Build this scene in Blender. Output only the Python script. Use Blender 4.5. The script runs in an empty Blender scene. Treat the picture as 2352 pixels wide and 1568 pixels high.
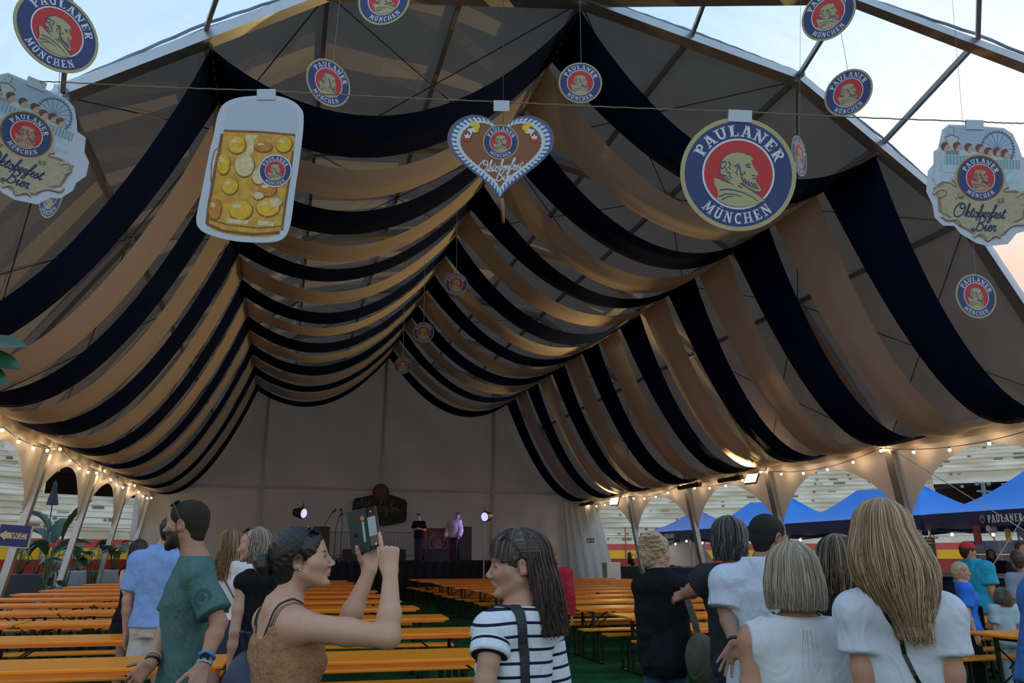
import bpy, bmesh, math, random
import numpy as np
from mathutils import Vector, Matrix
random.seed(7)
SC = bpy.context.scene
COL = SC.collection
PI = math.pi
rad = math.radians

# ---------------------------------------------------------------- camera
FPX = 1800.0
PITCH = math.atan(494 / FPX)
YAW = rad(15.9)
EYE = Vector((0, 0, 1.52))
cam_d = bpy.data.cameras.new('camera')
cam_d.sensor_width = 36
cam_d.lens = FPX / 2352 * 36
cam_d.clip_start = 0.05
cam_d.clip_end = 300
cam = bpy.data.objects.new('camera', cam_d)
COL.objects.link(cam)
cam.location = EYE
cam.rotation_euler = (PI / 2 + PITCH, 0, -YAW)
SC.camera = cam
SC.view_settings.view_transform = 'Standard'
SC.view_settings.look = 'None'
SC.view_settings.exposure = 0.0
SC.view_settings.gamma = 1
SC.view_settings.use_curve_mapping = False
cy = SC.cycles
cy.max_bounces = 6
cy.diffuse_bounces = 4
cy.glossy_bounces = 3
cy.transmission_bounces = 4
cy.transparent_max_bounces = 12
cy.use_light_tree = True
cy.caustics_reflective = False
cy.caustics_refractive = False

# ---------------------------------------------------------------- sky (dusk, sun already set on the right)
W = bpy.data.worlds.new('dusk_sky')
SC.world = W
W.use_nodes = True
wn, wl = W.node_tree.nodes, W.node_tree.links
wn.clear()
wo = wn.new('ShaderNodeOutputWorld')
bg = wn.new('ShaderNodeBackground')
SKY_STRENGTH = 1.25
bg.inputs['Strength'].default_value = SKY_STRENGTH
tc = wn.new('ShaderNodeTexCoord')
sep = wn.new('ShaderNodeSeparateXYZ')
ramp = wn.new('ShaderNodeValToRGB')
e = ramp.color_ramp.elements
e[0].position = 0.0; e[0].color = (0.55, 0.50, 0.50, 1)
e[1].position = 1.0; e[1].color = (0.28, 0.50, 0.80, 1)
for p_, c_ in ((0.18, (0.80, 0.82, 0.86, 1)), (0.45, (0.62, 0.80, 0.95, 1))):
    x_ = e.new(p_); x_.color = c_
wl.new(tc.outputs['Generated'], sep.inputs[0])
wl.new(sep.outputs['Z'], ramp.inputs[0])
glow_dir = Vector((0.80, 0.55, 0.22)).normalized()      # where the sun went down
dt = wn.new('ShaderNodeVectorMath'); dt.operation = 'DOT_PRODUCT'
dt.inputs[1].default_value = glow_dir
wl.new(tc.outputs['Generated'], dt.inputs[0])
mr = wn.new('ShaderNodeMapRange'); mr.interpolation_type = 'SMOOTHSTEP'
mr.inputs['From Min'].default_value = 0.80; mr.inputs['From Max'].default_value = 1.0
wl.new(dt.outputs['Value'], mr.inputs['Value'])
ramp2 = wn.new('ShaderNodeValToRGB')
e = ramp2.color_ramp.elements
e[0].position = 0.0; e[0].color = (1.1, 0.48, 0.28, 1)
e[1].position = 0.75; e[1].color = (0.85, 1.05, 1.15, 1)
x_ = e.new(0.30); x_.color = (1.15, 0.70, 0.48, 1)
x_ = e.new(0.42); x_.color = (1.15, 1.05, 0.95, 1)
wl.new(sep.outputs['Z'], ramp2.inputs[0])
mx = wn.new('ShaderNodeMixRGB')
wl.new(mr.outputs[0], mx.inputs[0]); wl.new(ramp.outputs[0], mx.inputs[1]); wl.new(ramp2.outputs[0], mx.inputs[2])
wl.new(mx.outputs[0], bg.inputs['Color'])
wl.new(bg.outputs[0], wo.inputs[0])

# ---------------------------------------------------------------- picture geometry -> world (numbers read off the photograph)
_h = Vector((math.sin(YAW), math.cos(YAW), 0)); _r = Vector((math.cos(YAW), -math.sin(YAW), 0))
_f = _h * math.cos(PITCH) + Vector((0, 0, math.sin(PITCH)))
_u = -_h * math.sin(PITCH) + Vector((0, 0, math.cos(PITCH)))
def ray(x, y): return _f + _r * ((x - 1176) / FPX) + _u * ((784 - y) / FPX)
def atD(x, y, D): d = ray(x, y); return EYE + d * (D / d.dot(_h))
def atY(x, y, Y): d = ray(x, y); return EYE + d * (Y / d.y)
def atX(x, y, X): d = ray(x, y); return EYE + d * (X / d.x)
def zcam(p): return (Vector(p) - EYE).dot(_f)
def atZ(x, y, Z): d = ray(x, y); return EYE + d * ((Z - EYE.z) / d.z)

# ---------------------------------------------------------------- materials
MATS = {}
def mat(name, color, rough=0.6, metal=0.0, noise=0.0, nscale=8.0, bump=0.0, bscale=60.0, emit=None, estr=1.0, trans=0.0,
        attr=None, spec=0.5, sss=0.0, stretch=None, coat=0.0, sheen=0.0, alpha=1.0, color2=None, wrinkle=0.0, wscale=7.0):
    if name in MATS: return MATS[name]
    m = bpy.data.materials.new(name); m.use_nodes = True
    n, l = m.node_tree.nodes, m.node_tree.links
    b = n['Principled BSDF']; out = n['Material Output']
    c4 = (*color, 1)
    b.inputs['Base Color'].default_value = c4
    b.inputs['Roughness'].default_value = rough
    b.inputs['Metallic'].default_value = metal
    b.inputs['Specular IOR Level'].default_value = spec
    b.inputs['Coat Weight'].default_value = coat
    b.inputs['Sheen Weight'].default_value = sheen
    if sss: b.inputs['Subsurface Weight'].default_value = sss; b.inputs['Subsurface Radius'].default_value = (0.02, 0.008, 0.004); b.inputs['Subsurface Scale'].default_value = 0.5
    tcn = n.new('ShaderNodeTexCoord'); vec = tcn.outputs['Object']
    if stretch:
        mp = n.new('ShaderNodeMapping'); mp.inputs['Scale'].default_value = stretch
        l.new(vec, mp.inputs[0]); vec = mp.outputs[0]
    src = None
    if attr:
        a = n.new('ShaderNodeVertexColor'); a.layer_name = attr; src = a.outputs[0]
    if noise or color2:
        t = n.new('ShaderNodeTexNoise'); t.inputs['Scale'].default_value = nscale; t.inputs['Detail'].default_value = 4
        l.new(vec, t.inputs['Vector'])
        if color2:
            r = n.new('ShaderNodeValToRGB'); r.color_ramp.elements[0].position = 0.40; r.color_ramp.elements[1].position = 0.60
            r.color_ramp.elements[0].color = c4; r.color_ramp.elements[1].color = (*color2, 1)
            l.new(t.outputs['Fac'], r.inputs[0]); src = r.outputs[0]
        if noise:
            mrn = n.new('ShaderNodeMapRange'); mrn.inputs['From Min'].default_value = 0.3; mrn.inputs['From Max'].default_value = 0.7
            mrn.inputs['To Min'].default_value = 1 - noise; mrn.inputs['To Max'].default_value = 1 + noise
            l.new(t.outputs['Fac'], mrn.inputs['Value'])
            vm = n.new('ShaderNodeVectorMath'); vm.operation = 'SCALE'
            if src: l.new(src, vm.inputs[0])
            else: vm.inputs[0].default_value = color
            l.new(mrn.outputs[0], vm.inputs['Scale']); src = vm.outputs[0]
    if src: l.new(src, b.inputs['Base Color'])
    if bump:
        t2 = n.new('ShaderNodeTexNoise'); t2.inputs['Scale'].default_value = bscale; t2.inputs['Detail'].default_value = 3
        l.new(vec, t2.inputs['Vector'])
        bp = n.new('ShaderNodeBump'); bp.inputs['Strength'].default_value = bump; bp.inputs['Distance'].default_value = 0.01
        l.new(t2.outputs['Fac'], bp.inputs['Height']); l.new(bp.outputs[0], b.inputs['Normal'])
    if wrinkle:
        mpw = n.new('ShaderNodeMapping'); mpw.inputs['Scale'].default_value = (1.6, 1.6, .75); mpw.inputs['Rotation'].default_value = (.2, .5, .1)
        l.new(tcn.outputs['Object'], mpw.inputs[0]); t3 = n.new('ShaderNodeTexNoise'); t3.inputs['Scale'].default_value = wscale; t3.inputs['Detail'].default_value = 2.5; t3.inputs['Distortion'].default_value = 1.2
        l.new(mpw.outputs[0], t3.inputs['Vector']); bw_ = n.new('ShaderNodeBump'); bw_.inputs['Strength'].default_value = wrinkle; bw_.inputs['Distance'].default_value = 0.06
        l.new(t3.outputs['Fac'], bw_.inputs['Height'])
        if bump: l.new(bp.outputs[0], bw_.inputs['Normal'])
        l.new(bw_.outputs[0], b.inputs['Normal'])
    if emit:
        b.inputs['Emission Color'].default_value = (*emit, 1); b.inputs['Emission Strength'].default_value = estr
    if trans:
        tr = n.new('ShaderNodeBsdfTranslucent'); ms = n.new('ShaderNodeMixShader'); ms.inputs[0].default_value = trans
        if src: l.new(src, tr.inputs[0])
        else: tr.inputs[0].default_value = c4
        l.new(b.outputs[0], ms.inputs[1]); l.new(tr.outputs[0], ms.inputs[2]); l.new(ms.outputs[0], out.inputs[0])
    MATS[name] = m
    return m

# ---------------------------------------------------------------- mesh building
class MB:
    def __init__(s): s.v = []; s.f = []; s.m = []; s.cur = 0; s.c = []; s.col = None
    def add(s, vs, fs):
        o = len(s.v); s.v.extend([tuple(p) for p in vs]); s.f.extend([tuple(i + o for i in f) for f in fs]); s.m.extend([s.cur] * len(fs))
        if s.col is not None: s.c.extend([s.col] * len(vs))
        return s
    def box(s, c, size, R=None, bev=0.0):
        x, y, z = size[0] / 2, size[1] / 2, size[2] / 2
        c = Vector(c)
        if bev:
            b = bev; vs = []
            for sx in (-1, 1):
                for sy in (-1, 1):
                    for sz in (-1, 1):
                        vs += [(sx * x, sy * (y - b), sz * (z - b)), (sx * (x - b), sy * y, sz * (z - b)), (sx * (x - b), sy * (y - b), sz * z)]
            def i(sx, sy, sz, k): return ((sx > 0) * 4 + (sy > 0) * 2 + (sz > 0)) * 3 + k
            fs = []
            for sx in (-1, 1): fs.append((i(sx, -1, -1, 0), i(sx, 1, -1, 0), i(sx, 1, 1, 0), i(sx, -1, 1, 0)))
            for sy in (-1, 1): fs.append((i(-1, sy, -1, 1), i(1, sy, -1, 1), i(1, sy, 1, 1), i(-1, sy, 1, 1)))
            for sz in (-1, 1): fs.append((i(-1, -1, sz, 2), i(1, -1, sz, 2), i(1, 1, sz, 2), i(-1, 1, sz, 2)))
            for a in (-1, 1):
                for d in (-1, 1):
                    fs.append((i(a, d, -1, 0), i(a, d, 1, 0), i(a, d, 1, 1), i(a, d, -1, 1)))
                    fs.append((i(a, -1, d, 0), i(a, 1, d, 0), i(a, 1, d, 2), i(a, -1, d, 2)))
                    fs.append((i(-1, a, d, 1), i(1, a, d, 1), i(1, a, d, 2), i(-1, a, d, 2)))
                    for q in (-1, 1): fs.append((i(a, d, q, 0), i(a, d, q, 1), i(a, d, q, 2)))
        else:
            vs = [(sx * x, sy * y, sz * z) for sx in (-1, 1) for sy in (-1, 1) for sz in (-1, 1)]
            fs = [(0, 1, 3, 2), (4, 6, 7, 5), (0, 4, 5, 1), (2, 3, 7, 6), (0, 2, 6, 4), (1, 5, 7, 3)]
        vs = [c + ((R @ Vector(v)) if R else Vector(v)) for v in vs]
        return s.add(vs, fs)
    def bar(s, a, b, w, h, up=(0, 0, 1)):
        a, b = Vector(a), Vector(b); d = b - a; L = d.length; z = d.normalized()
        x = Vector(up).cross(z)
        if x.length < 1e-4: x = Vector((1, 0, 0)).cross(z)
        x.normalize(); y = z.cross(x)
        R = Matrix((x, y, z)).transposed()
        return s.box((a + b) / 2, (w, h, L), R)
    def tube(s, pts, r, n=8, cap=True, closed=False):
        pts = [Vector(p) for p in pts]; N = len(pts); vs = []; fs = []
        rr = r if isinstance(r, (list, tuple)) else [r] * N
        prev = None
        for i, p in enumerate(pts):
            if closed: t = (pts[(i + 1) % N] - pts[i - 1]).normalized()
            else: t = (pts[min(i + 1, N - 1)] - pts[max(i - 1, 0)]).normalized()
            if prev is None:
                a = t.cross(Vector((0, 0, 1)))
                if a.length < 1e-3: a = t.cross(Vector((0, 1, 0)))
            else: a = prev - t * prev.dot(t)
            a.normalize(); prev = a; b = t.cross(a)
            for k in range(n):
                q = 2 * PI * k / n; vs.append(p + (a * math.cos(q) + b * math.sin(q)) * rr[i])
        for i in range(N if closed else N - 1):
            for k in range(n):
                j = (i + 1) % N
                fs.append((i * n + k, i * n + (k + 1) % n, j * n + (k + 1) % n, j * n + k))
        if cap and not closed: fs.append(tuple(range(n - 1, -1, -1))); fs.append(tuple((N - 1) * n + k for k in range(n)))
        return s.add(vs, fs)
    def lathe(s, prof, n=24, c=(0, 0, 0), a0=0, a1=2 * PI):
        full = abs(a1 - a0 - 2 * PI) < 1e-6; M = n if full else n + 1; vs = []; fs = []
        for k in range(M):
            q = a0 + (a1 - a0) * k / n
            for (r, z) in prof: vs.append((c[0] + r * math.cos(q), c[1] + r * math.sin(q), c[2] + z))
        P = len(prof)
        for k in range(n):
            for i in range(P - 1):
                a, b = k * P + i, ((k + 1) % M) * P + i
                fs.append((a, b, b + 1, a + 1))
        return s.add(vs, fs)
    def ball(s, c, r, n=12, m=8):
        rx, ry, rz = r if isinstance(r, (tuple, list)) else (r, r, r); vs = []; fs = []
        for i in range(m + 1):
            t = PI * i / m
            for k in range(n): q = 2 * PI * k / n; vs.append((c[0] + rx * math.sin(t) * math.cos(q), c[1] + ry * math.sin(t) * math.sin(q), c[2] + rz * math.cos(t)))
        for i in range(m):
            for k in range(n): fs.append((i * n + k, (i + 1) * n + k, (i + 1) * n + (k + 1) % n, i * n + (k + 1) % n))
        return s.add(vs, fs)
    def grid(s, P):                                   # P[i][j] points
        n, m = len(P), len(P[0]); vs = [p for row in P for p in row]
        return s.add(vs, [(i * m + j, (i + 1) * m + j, (i + 1) * m + j + 1, i * m + j + 1) for i in range(n - 1) for j in range(m - 1)])
    def prism(s, poly, z0, z1, M=None):               # 2-D outline (x, z) extruded along y from z0 to z1
        n = len(poly); vs = [(p[0], z0, p[1]) for p in poly] + [(p[0], z1, p[1]) for p in poly]
        if M is not None: vs = [M @ Vector(v) for v in vs]
        fs = [tuple(range(n - 1, -1, -1)), tuple(range(n, 2 * n))] + [(i, (i + 1) % n, (i + 1) % n + n, i + n) for i in range(n)]
        return s.add(vs, fs)
    def build(s, name, mats, parent=None, smooth=False):
        me = bpy.data.meshes.new(name); me.from_pydata(s.v, [], s.f)
        if not isinstance(mats, (list, tuple)): mats = [mats]
        for m in mats: me.materials.append(m)
        if len(mats) > 1: me.polygons.foreach_set('material_index', s.m)
        if s.c:
            ca = me.color_attributes.new('col', 'FLOAT_COLOR', 'POINT')
            ca.data.foreach_set('color', np.array([(*c, 1) for c in s.c], np.float32).ravel())
        if smooth: me.polygons.foreach_set('use_smooth', [True] * len(me.polygons))
        me.update()
        bm = bmesh.new(); bm.from_mesh(me); bmesh.ops.recalc_face_normals(bm, faces=bm.faces); bm.to_mesh(me); bm.free()
        o = bpy.data.objects.new(name, me); COL.objects.link(o)
        if parent: o.parent = parent
        return o

def thing(name, label, cat, loc=(0, 0, 0), rz=0, group=None):
    o = bpy.data.objects.new(name, None); COL.objects.link(o); o.empty_display_size = 0.1
    o.location = loc; o.rotation_euler = (0, 0, rz); o['label'] = label; o['category'] = cat
    if group: o['group'] = group
    return o
def tag(o, label, cat, group=None, kind=None):
    o['label'] = label; o['category'] = cat
    if group: o['group'] = group
    if kind: o['kind'] = kind
    return o
def struct(o, label, cat='structure'):
    o['kind'] = 'structure'; o['label'] = label; o['category'] = cat; return o
def dup(root, loc, rz=0, label=None, group=None):
    r = root.copy(); COL.objects.link(r); r.location = loc; r.rotation_euler = (0, 0, rz)
    if label: r['label'] = label
    if group: r['group'] = group
    for ch in list(root.children):
        c = ch.copy(); COL.objects.link(c); c.parent = r
        for g in ch.children:
            d = g.copy(); COL.objects.link(d); d.parent = c
    return r
ORD = ['first', 'second', 'third', 'fourth', 'fifth', 'sixth', 'seventh', 'eighth', 'ninth', 'tenth', 'eleventh', 'twelfth', 'thirteenth', 'fourteenth', 'fifteenth']
# ================================================================ TENT
TX = 4.12                       # tent centre line
Y0, BAY, NB = 10.3, 4.94, 5     # first opaque frame, bay length, bays
YB = Y0 + BAY * NB              # back wall
PROF = [(0.0, 10.40), (2.0, 10.08), (4.05, 9.66), (5.68, 8.62), (7.30, 7.35), (9.38, 4.05)]
LEGX = 10.05                    # foot of a leg
def prof_z(r):
    for (a, za), (b, zb) in zip(PROF, PROF[1:]):
        if r <= b: return za + (zb - za) * (r - a) / (b - a)
    return PROF[-1][1]
m_alu = mat('aluminium_frame', (0.46, 0.48, 0.50), 0.35, 0.8, noise=0.08, nscale=3)
m_alu2 = mat('aluminium_purlin', (0.30, 0.30, 0.31), 0.45, 0.6, noise=0.08)
m_roof = mat('tent_roof_pvc', (0.30, 0.275, 0.25), 0.6, noise=0.08, nscale=1.2, bump=0.15, bscale=2.0, trans=0.12)
m_wall = mat('tent_wall_pvc', (0.47, 0.45, 0.42), 0.55, noise=0.07, nscale=0.7, bump=0.6, bscale=1.5, trans=0.08)
m_side = mat('tent_side_pvc', (0.64, 0.60, 0.52), 0.5, noise=0.05, nscale=1.0, bump=0.5, bscale=2.0, trans=0.15)
m_navy = mat('navy_drape_cloth', (0.005, 0.010, 0.038), 0.95, noise=0.12, nscale=3, spec=0.03, trans=0.05)
m_cream = mat('cream_drape_cloth', (0.52, 0.45, 0.41), 0.9, noise=0.04, nscale=6, spec=0.1, trans=0.35, bump=0.5, bscale=2.2, stretch=(0.5, 5, 0.5))

# floor: green artificial turf inside, sand of the ring outside
m_turf = mat('artificial_turf', (0.018, 0.115, 0.045), 0.95, noise=0.35, nscale=3.0, bump=0.8, bscale=250, spec=0.1)
mb = MB()
mb.grid([[(x, y, 0.0) for x in np.linspace(-9, 30, 3)] for y in np.linspace(-6, 36, 3)])
struct(mb.build('floor', m_turf), 'green artificial turf under the tables')
m_sand = mat('ring_sand', (0.42, 0.33, 0.22), 0.95, noise=0.15, nscale=1.5, bump=0.4, bscale=40)
mb = MB(); n = 48
mb.add([(11 + 29.5 * math.cos(2 * PI * i / n), 12 + 29.5 * math.sin(2 * PI * i / n), -0.02) for i in range(n)], [tuple(range(n))])
struct(mb.build('ground', m_sand), 'sandy ground of the bullring around the turf')

# opaque roof skin
mb = MB()
xs = [-r for r, z in PROF[::-1]] + [r for r, z in PROF[1:]]
P = []
for i in range(NB * 6 + 1):
    y = Y0 + BAY * i / 6 + (0.3 if i == NB * 6 else 0)
    sagf = math.sin(PI * (i % 6) / 6)
    row = []
    for k in range(len(xs)):
        row.append((TX + xs[k], y, prof_z(abs(xs[k])) + 0.09))
        if k < len(xs) - 1:
            xm = (xs[k] + xs[k + 1]) / 2; row.append((TX + xm, y, prof_z(abs(xm)) + 0.09 - 0.05 * sagf))
    P.append(row)
mb.grid(P)
struct(mb.build('ceiling', m_roof, smooth=False), 'opaque grey beige tent roof skin over the drapes')

# back gable wall, upper and lower sheet
def wallpt(x, z, y=YB + 0.12): return (TX + x, y, z)
mb = MB()
P = []
nx = 60
for i in range(nx + 1):
    x = -9.3 + 18.6 * i / nx
    top = prof_z(abs(x)) + 0.088
    P.append([wallpt(x, 4.34 + (top - 4.34) * j / 12, YB + 0.12 + 0.05 * math.sin(x * 1.7 + j * .6) * math.sin(PI * j / 12)) for j in range(13)])
mb.grid(P)
ob = mb.build('wall_back', m_wall, smooth=True); struct(ob, 'grey beige fabric gable wall at the back of the tent')
mb = MB(); P = []
nx = 150
for i in range(nx + 1):
    x = -9.95 + 19.2 * i / nx
    am = 0.02 if x < 5.4 else 0.11
    fr = 6.5
    P.append([wallpt(x, 4.34 - 4.3 * j / 10, YB + 0.10 + am * (j / 10 + .2) * math.sin(x * fr) + 0.03 * math.sin(x * 1.3 + j)) for j in range(11)])
mb.grid(P)
m_wall2 = mat('tent_lower_wall_pvc', (0.50, 0.485, 0.46), 0.5, noise=0.07, nscale=0.9, bump=0.9, bscale=2.5, trans=0.08, stretch=(1, 1, 2.2))
ob = mb.build('wall_back', m_wall2, smooth=True); struct(ob, 'wrinkled lower fabric sheet of the back wall')
# dirt-coloured seams, bar and posts of the gable
mb = MB()
mb.bar((TX - 9.4, YB, 4.34), (TX + 9.4, YB, 4.34), 0.10, 0.10)
for x in (-5.1, -0.1, 4.95): mb.bar((TX + x, YB, 0), (TX + x, YB, prof_z(abs(x))), 0.13, 0.13, up=(0, 1, 0))
struct(mb.build('trim_1', mat('gable_post_paint', (0.50, 0.48, 0.44), 0.5, noise=0.1)), 'posts and cross bar of the back gable')

# side fabric with arched openings (left and right)
def leg_x(z): return 9.38 + (LEGX - 9.38) * (4.05 - z) / 4.05
def arch_side(sgn, bays, name, label):
    mb = MB()
    for b in bays:
        ya, yb = Y0 + BAY * b, Y0 + BAY * (b + 1); N = 28; P = []
        for i in range(N + 1):
            t = i / N; u = 2 * t - 1
            zlow = 2.25 + (3.74 - 2.25) * (max(0.0, 1 - abs(u) ** 1.9)) ** 0.80
            y = ya + (yb - ya) * t
            row = []
            for j in range(7):
                z = 4.12 + (zlow - 4.12) * j / 6
                wr = 0.035 * math.sin(z * 9 + abs(u) * 6) * (1 - abs(u)) * (j / 6) - 0.05 * math.cos(u * PI / 2) * math.sin(j / 6 * PI)
                row.append((TX + sgn * (leg_x(z) + 0.06 + wr), y, z))
            P.append(row)
        mb.grid(P)
    struct(mb.build(name, m_side, smooth=True), label)
arch_side(-1, range(0, NB), 'wall_left', 'cream side fabric with arched openings on the left side')
arch_side(1, range(0, NB), 'wall_right', 'cream side fabric with arched openings on the right side')
# eave valance strip
for sgn, nm in ((-1, 'trim_2'), (1, 'trim_3')):
    mb = MB(); P = []
    for i in range(61):
        y = Y0 + (YB - Y0) * i / 60
        P.append([(TX + sgn * (9.30 + 0.03 * math.sin(i * 1.9) * (j > 1)), y, 4.22 - 0.11 * j) for j in range(4)])
    mb.grid(P); struct(mb.build(nm, m_side, smooth=True), 'gathered cream valance along the eave on the %s' % ('left' if sgn < 0 else 'right'))

# frames: five-sided aluminium arches, each with legs
tn = 4
def frame_pts(half=None):
    pts = [(TX + s * r, z) for s, r, z in [(-1, LEGX, 0)] + [(-1, r, z) for r, z in PROF[::-1]] + [(1, r, z) for r, z in PROF[1:]] + [(1, LEGX, 0)]]
    return pts
for b in range(NB + 1):
    y = Y0 + BAY * b
    mb = MB(); pts = frame_pts()
    pts = [p for p in pts if abs(abs(p[0] - TX) - 2.0) > 0.01 and abs(abs(p[0] - TX) - 5.68) > 0.01]
    for p, q in zip(pts, pts[1:]):
        mb.bar((p[0], y, p[1]), (q[0], y, q[1]), 0.15, 0.23, up=(0, 1, 0))
    for p in pts[1:-1]: mb.box((p[0], y, p[1]), (0.2, 0.135, 0.2))
    # bolts and base plates
    for s in (-1, 1):
        mb.box((TX + s * LEGX, y, 0.01), (0.35, 0.3, 0.02))
        for r in (3.7, 4.4, 7.0, 7.6): mb.tube([(TX + s * r, y - 0.075, prof_z(r)), (TX + s * r, y + 0.075, prof_z(r))], 0.018, 6)
    struct(mb.build('trim_%d' % tn, m_alu), ['open front', 'second', 'third', 'fourth', 'fifth', 'back gable'][b] + ' aluminium frame arch of the tent'); tn += 1
# purlins along the opaque part
for r in (0.0, 2.0, 4.05, 5.68, 7.30, 9.38):
    for s in ((1,) if r == 0 else (-1, 1)):
        mb = MB(); z = prof_z(r)
        mb.bar((TX + s * r, Y0, z), (TX + s * r, YB, z), 0.07, 0.10)
        struct(mb.build('trim_%d' % tn, m_alu2), 'aluminium purlin running the length of the tent roof'); tn += 1
# bracing cables in each bay
mb = MB()
for b in (0, 1, 3):
    ya, yb = Y0 + BAY * b, Y0 + BAY * (b + 1)
    for s in (-1, 1):
        for (r0, r1) in ((0, 4.05), (4.05, 7.3), (7.3, 9.38)):
            mb.tube([(TX + s * r0, ya, prof_z(r0) - .03), (TX + s * r1, yb, prof_z(r1) - .03)], 0.011, 5)
            mb.tube([(TX + s * r1, ya, prof_z(r1) - .03), (TX + s * r0, yb, prof_z(r0) - .03)], 0.011, 5)
struct(mb.build('trim_%d' % tn, mat('steel_cable', (0.10, 0.10, 0.10), 0.5, 0.6)), 'crossed steel bracing cables under the roof'); tn += 1

# clear apse in front: rafters fanned around the ridge end, purlins between them, clear film
def ap(r, ang): return (TX + r * math.cos(rad(ang)), Y0 + r * math.sin(rad(ang)), prof_z(r))
angs = (-30, -60, -90, -120, -150)
for a in angs:
    mb = MB()
    pr = [p for p in PROF if p[0] not in (2.0, 5.68)]
    if a in (-90, -120): pr = pr[:-1]
    for (r0, z0), (r1, z1) in zip(pr, pr[1:]):
        n_ = Vector((-math.sin(rad(a)), math.cos(rad(a)), 0))
        mb.bar(ap(r0, a), ap(r1, a), 0.10, 0.20, up=n_)
    for r0, z0 in pr[1:]: mb.box(ap(r0, a), (0.17, 0.17, 0.19))
    if a in (-90, -120): pr = pr
    q = ap(9.38, a); (a in (-30, -150)) and mb.bar(q, (TX + LEGX * math.cos(rad(a)), Y0 + LEGX * math.sin(rad(a)), 0), 0.11, 0.2)
    struct(mb.build('trim_%d' % tn, m_alu), 'fanned aluminium rafter of the clear front end'); tn += 1
fan = [0, -30, -60, -90, -120, -150, -180]
mb = MB()
for r in (2.0, 4.05, 5.68, 7.30, 9.38):
    for a, b in zip(fan, fan[1:]):
        if r == 9.38 and -150 <= b <= -60: continue
        mb.bar(ap(r, a), ap(r, b), 0.055, 0.085)
        if r == 4.05:
            for e_, o_ in ((a, b), (b, a)):
                c_ = Vector(ap(r, e_)); d_ = (Vector(ap(r, o_)) - c_).normalized(); mb.box(c_ + d_ * 0.13, (0.14, 0.14, 0.05))
struct(mb.build('trim_%d' % tn, m_alu2), 'aluminium purlins between the fanned rafters'); tn += 1
m_film = bpy.data.materials.new('clear_pvc_film'); m_film.use_nodes = True
n, l = m_film.node_tree.nodes, m_film.node_tree.links; n.clear()
o_ = n.new('ShaderNodeOutputMaterial'); tb = n.new('ShaderNodeBsdfTransparent'); tb.inputs[0].default_value = (0.93, 0.96, 1, 1)
gl = n.new('ShaderNodeBsdfGlossy'); gl.inputs['Roughness'].default_value = 0.15; gl.inputs[0].default_value = (.9, .95, 1, 1)
tl = n.new('ShaderNodeBsdfTranslucent'); tl.inputs[0].default_value = (0.62, 0.78, 0.95, 1)
tx = n.new('ShaderNodeTexCoord'); mp = n.new('ShaderNodeMapping'); mp.inputs['Scale'].default_value = (0.5, 1.6, 1.0); mp.inputs['Rotation'].default_value = (0, 0, 0.6)
nz = n.new('ShaderNodeTexNoise'); nz.inputs['Scale'].default_value = 2.2; nz.inputs['Detail'].default_value = 8; nz.inputs['Roughness'].default_value = 0.65
rp = n.new('ShaderNodeMapRange'); rp.inputs['From Min'].default_value = 0.38; rp.inputs['From Max'].default_value = 0.72; rp.inputs['To Min'].default_value = 0.12; rp.inputs['To Max'].default_value = 0.30
m1 = n.new('ShaderNodeMixShader'); m2 = n.new('ShaderNodeMixShader'); m2.inputs[0].default_value = 0.04
l.new(tx.outputs['Object'], mp.inputs[0]); l.new(mp.outputs[0], nz.inputs['Vector']); l.new(nz.outputs['Fac'], rp.inputs['Value'])
l.new(rp.outputs[0], m1.inputs[0]); l.new(tb.outputs[0], m1.inputs[1]); l.new(tl.outputs[0], m1.inputs[2])
l.new(m1.outputs[0], m2.inputs[1]); l.new(gl.outputs[0], m2.inputs[2]); l.new(m2.outputs[0], o_.inputs[0])
for k, (a, b) in enumerate(zip(fan, fan[1:])):
    mb = MB(); P = []
    for r in (0.05, 2.0, 4.05, 5.68, 7.30, 9.38):
        if r == 9.38 and -120 <= a <= -60 or r == 9.38 and b in (-90, -120): continue
        p, q = Vector(ap(r, a)), Vector(ap(r, b))
        P.append([p.lerp(q, t) + Vector((0, 0, 0.07)) for t in (0, .5, 1)])
    mb.grid(P); struct(mb.build('window_%d' % (k + 1), m_film), 'clear plastic roof film sector of the front end', 'window')
# roof-edge rope along the clear film seams
mb = MB()
for r0, r1 in zip([p[0] for p in PROF], [p[0] for p in PROF][1:]):
    for a in (0, -30, -60, -180, -150):
        N = max(2, int((r1 - r0) * 6)); pts = []
        for i in range(N + 1):
            r = r0 + (r1 - r0) * i / N; q = Vector(ap(r, a)); pts.append(q + Vector((0, -0.06 if a in (0, -180) else 0, 0.10 + 0.012 * (i % 2))))
        mb.tube(pts, 0.022, 5)
struct(mb.build('trim_%d' % tn, mat('film_lacing', (0.02, 0.02, 0.025), 0.8)), 'dark laced edge between film and rafters'); tn += 1

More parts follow.
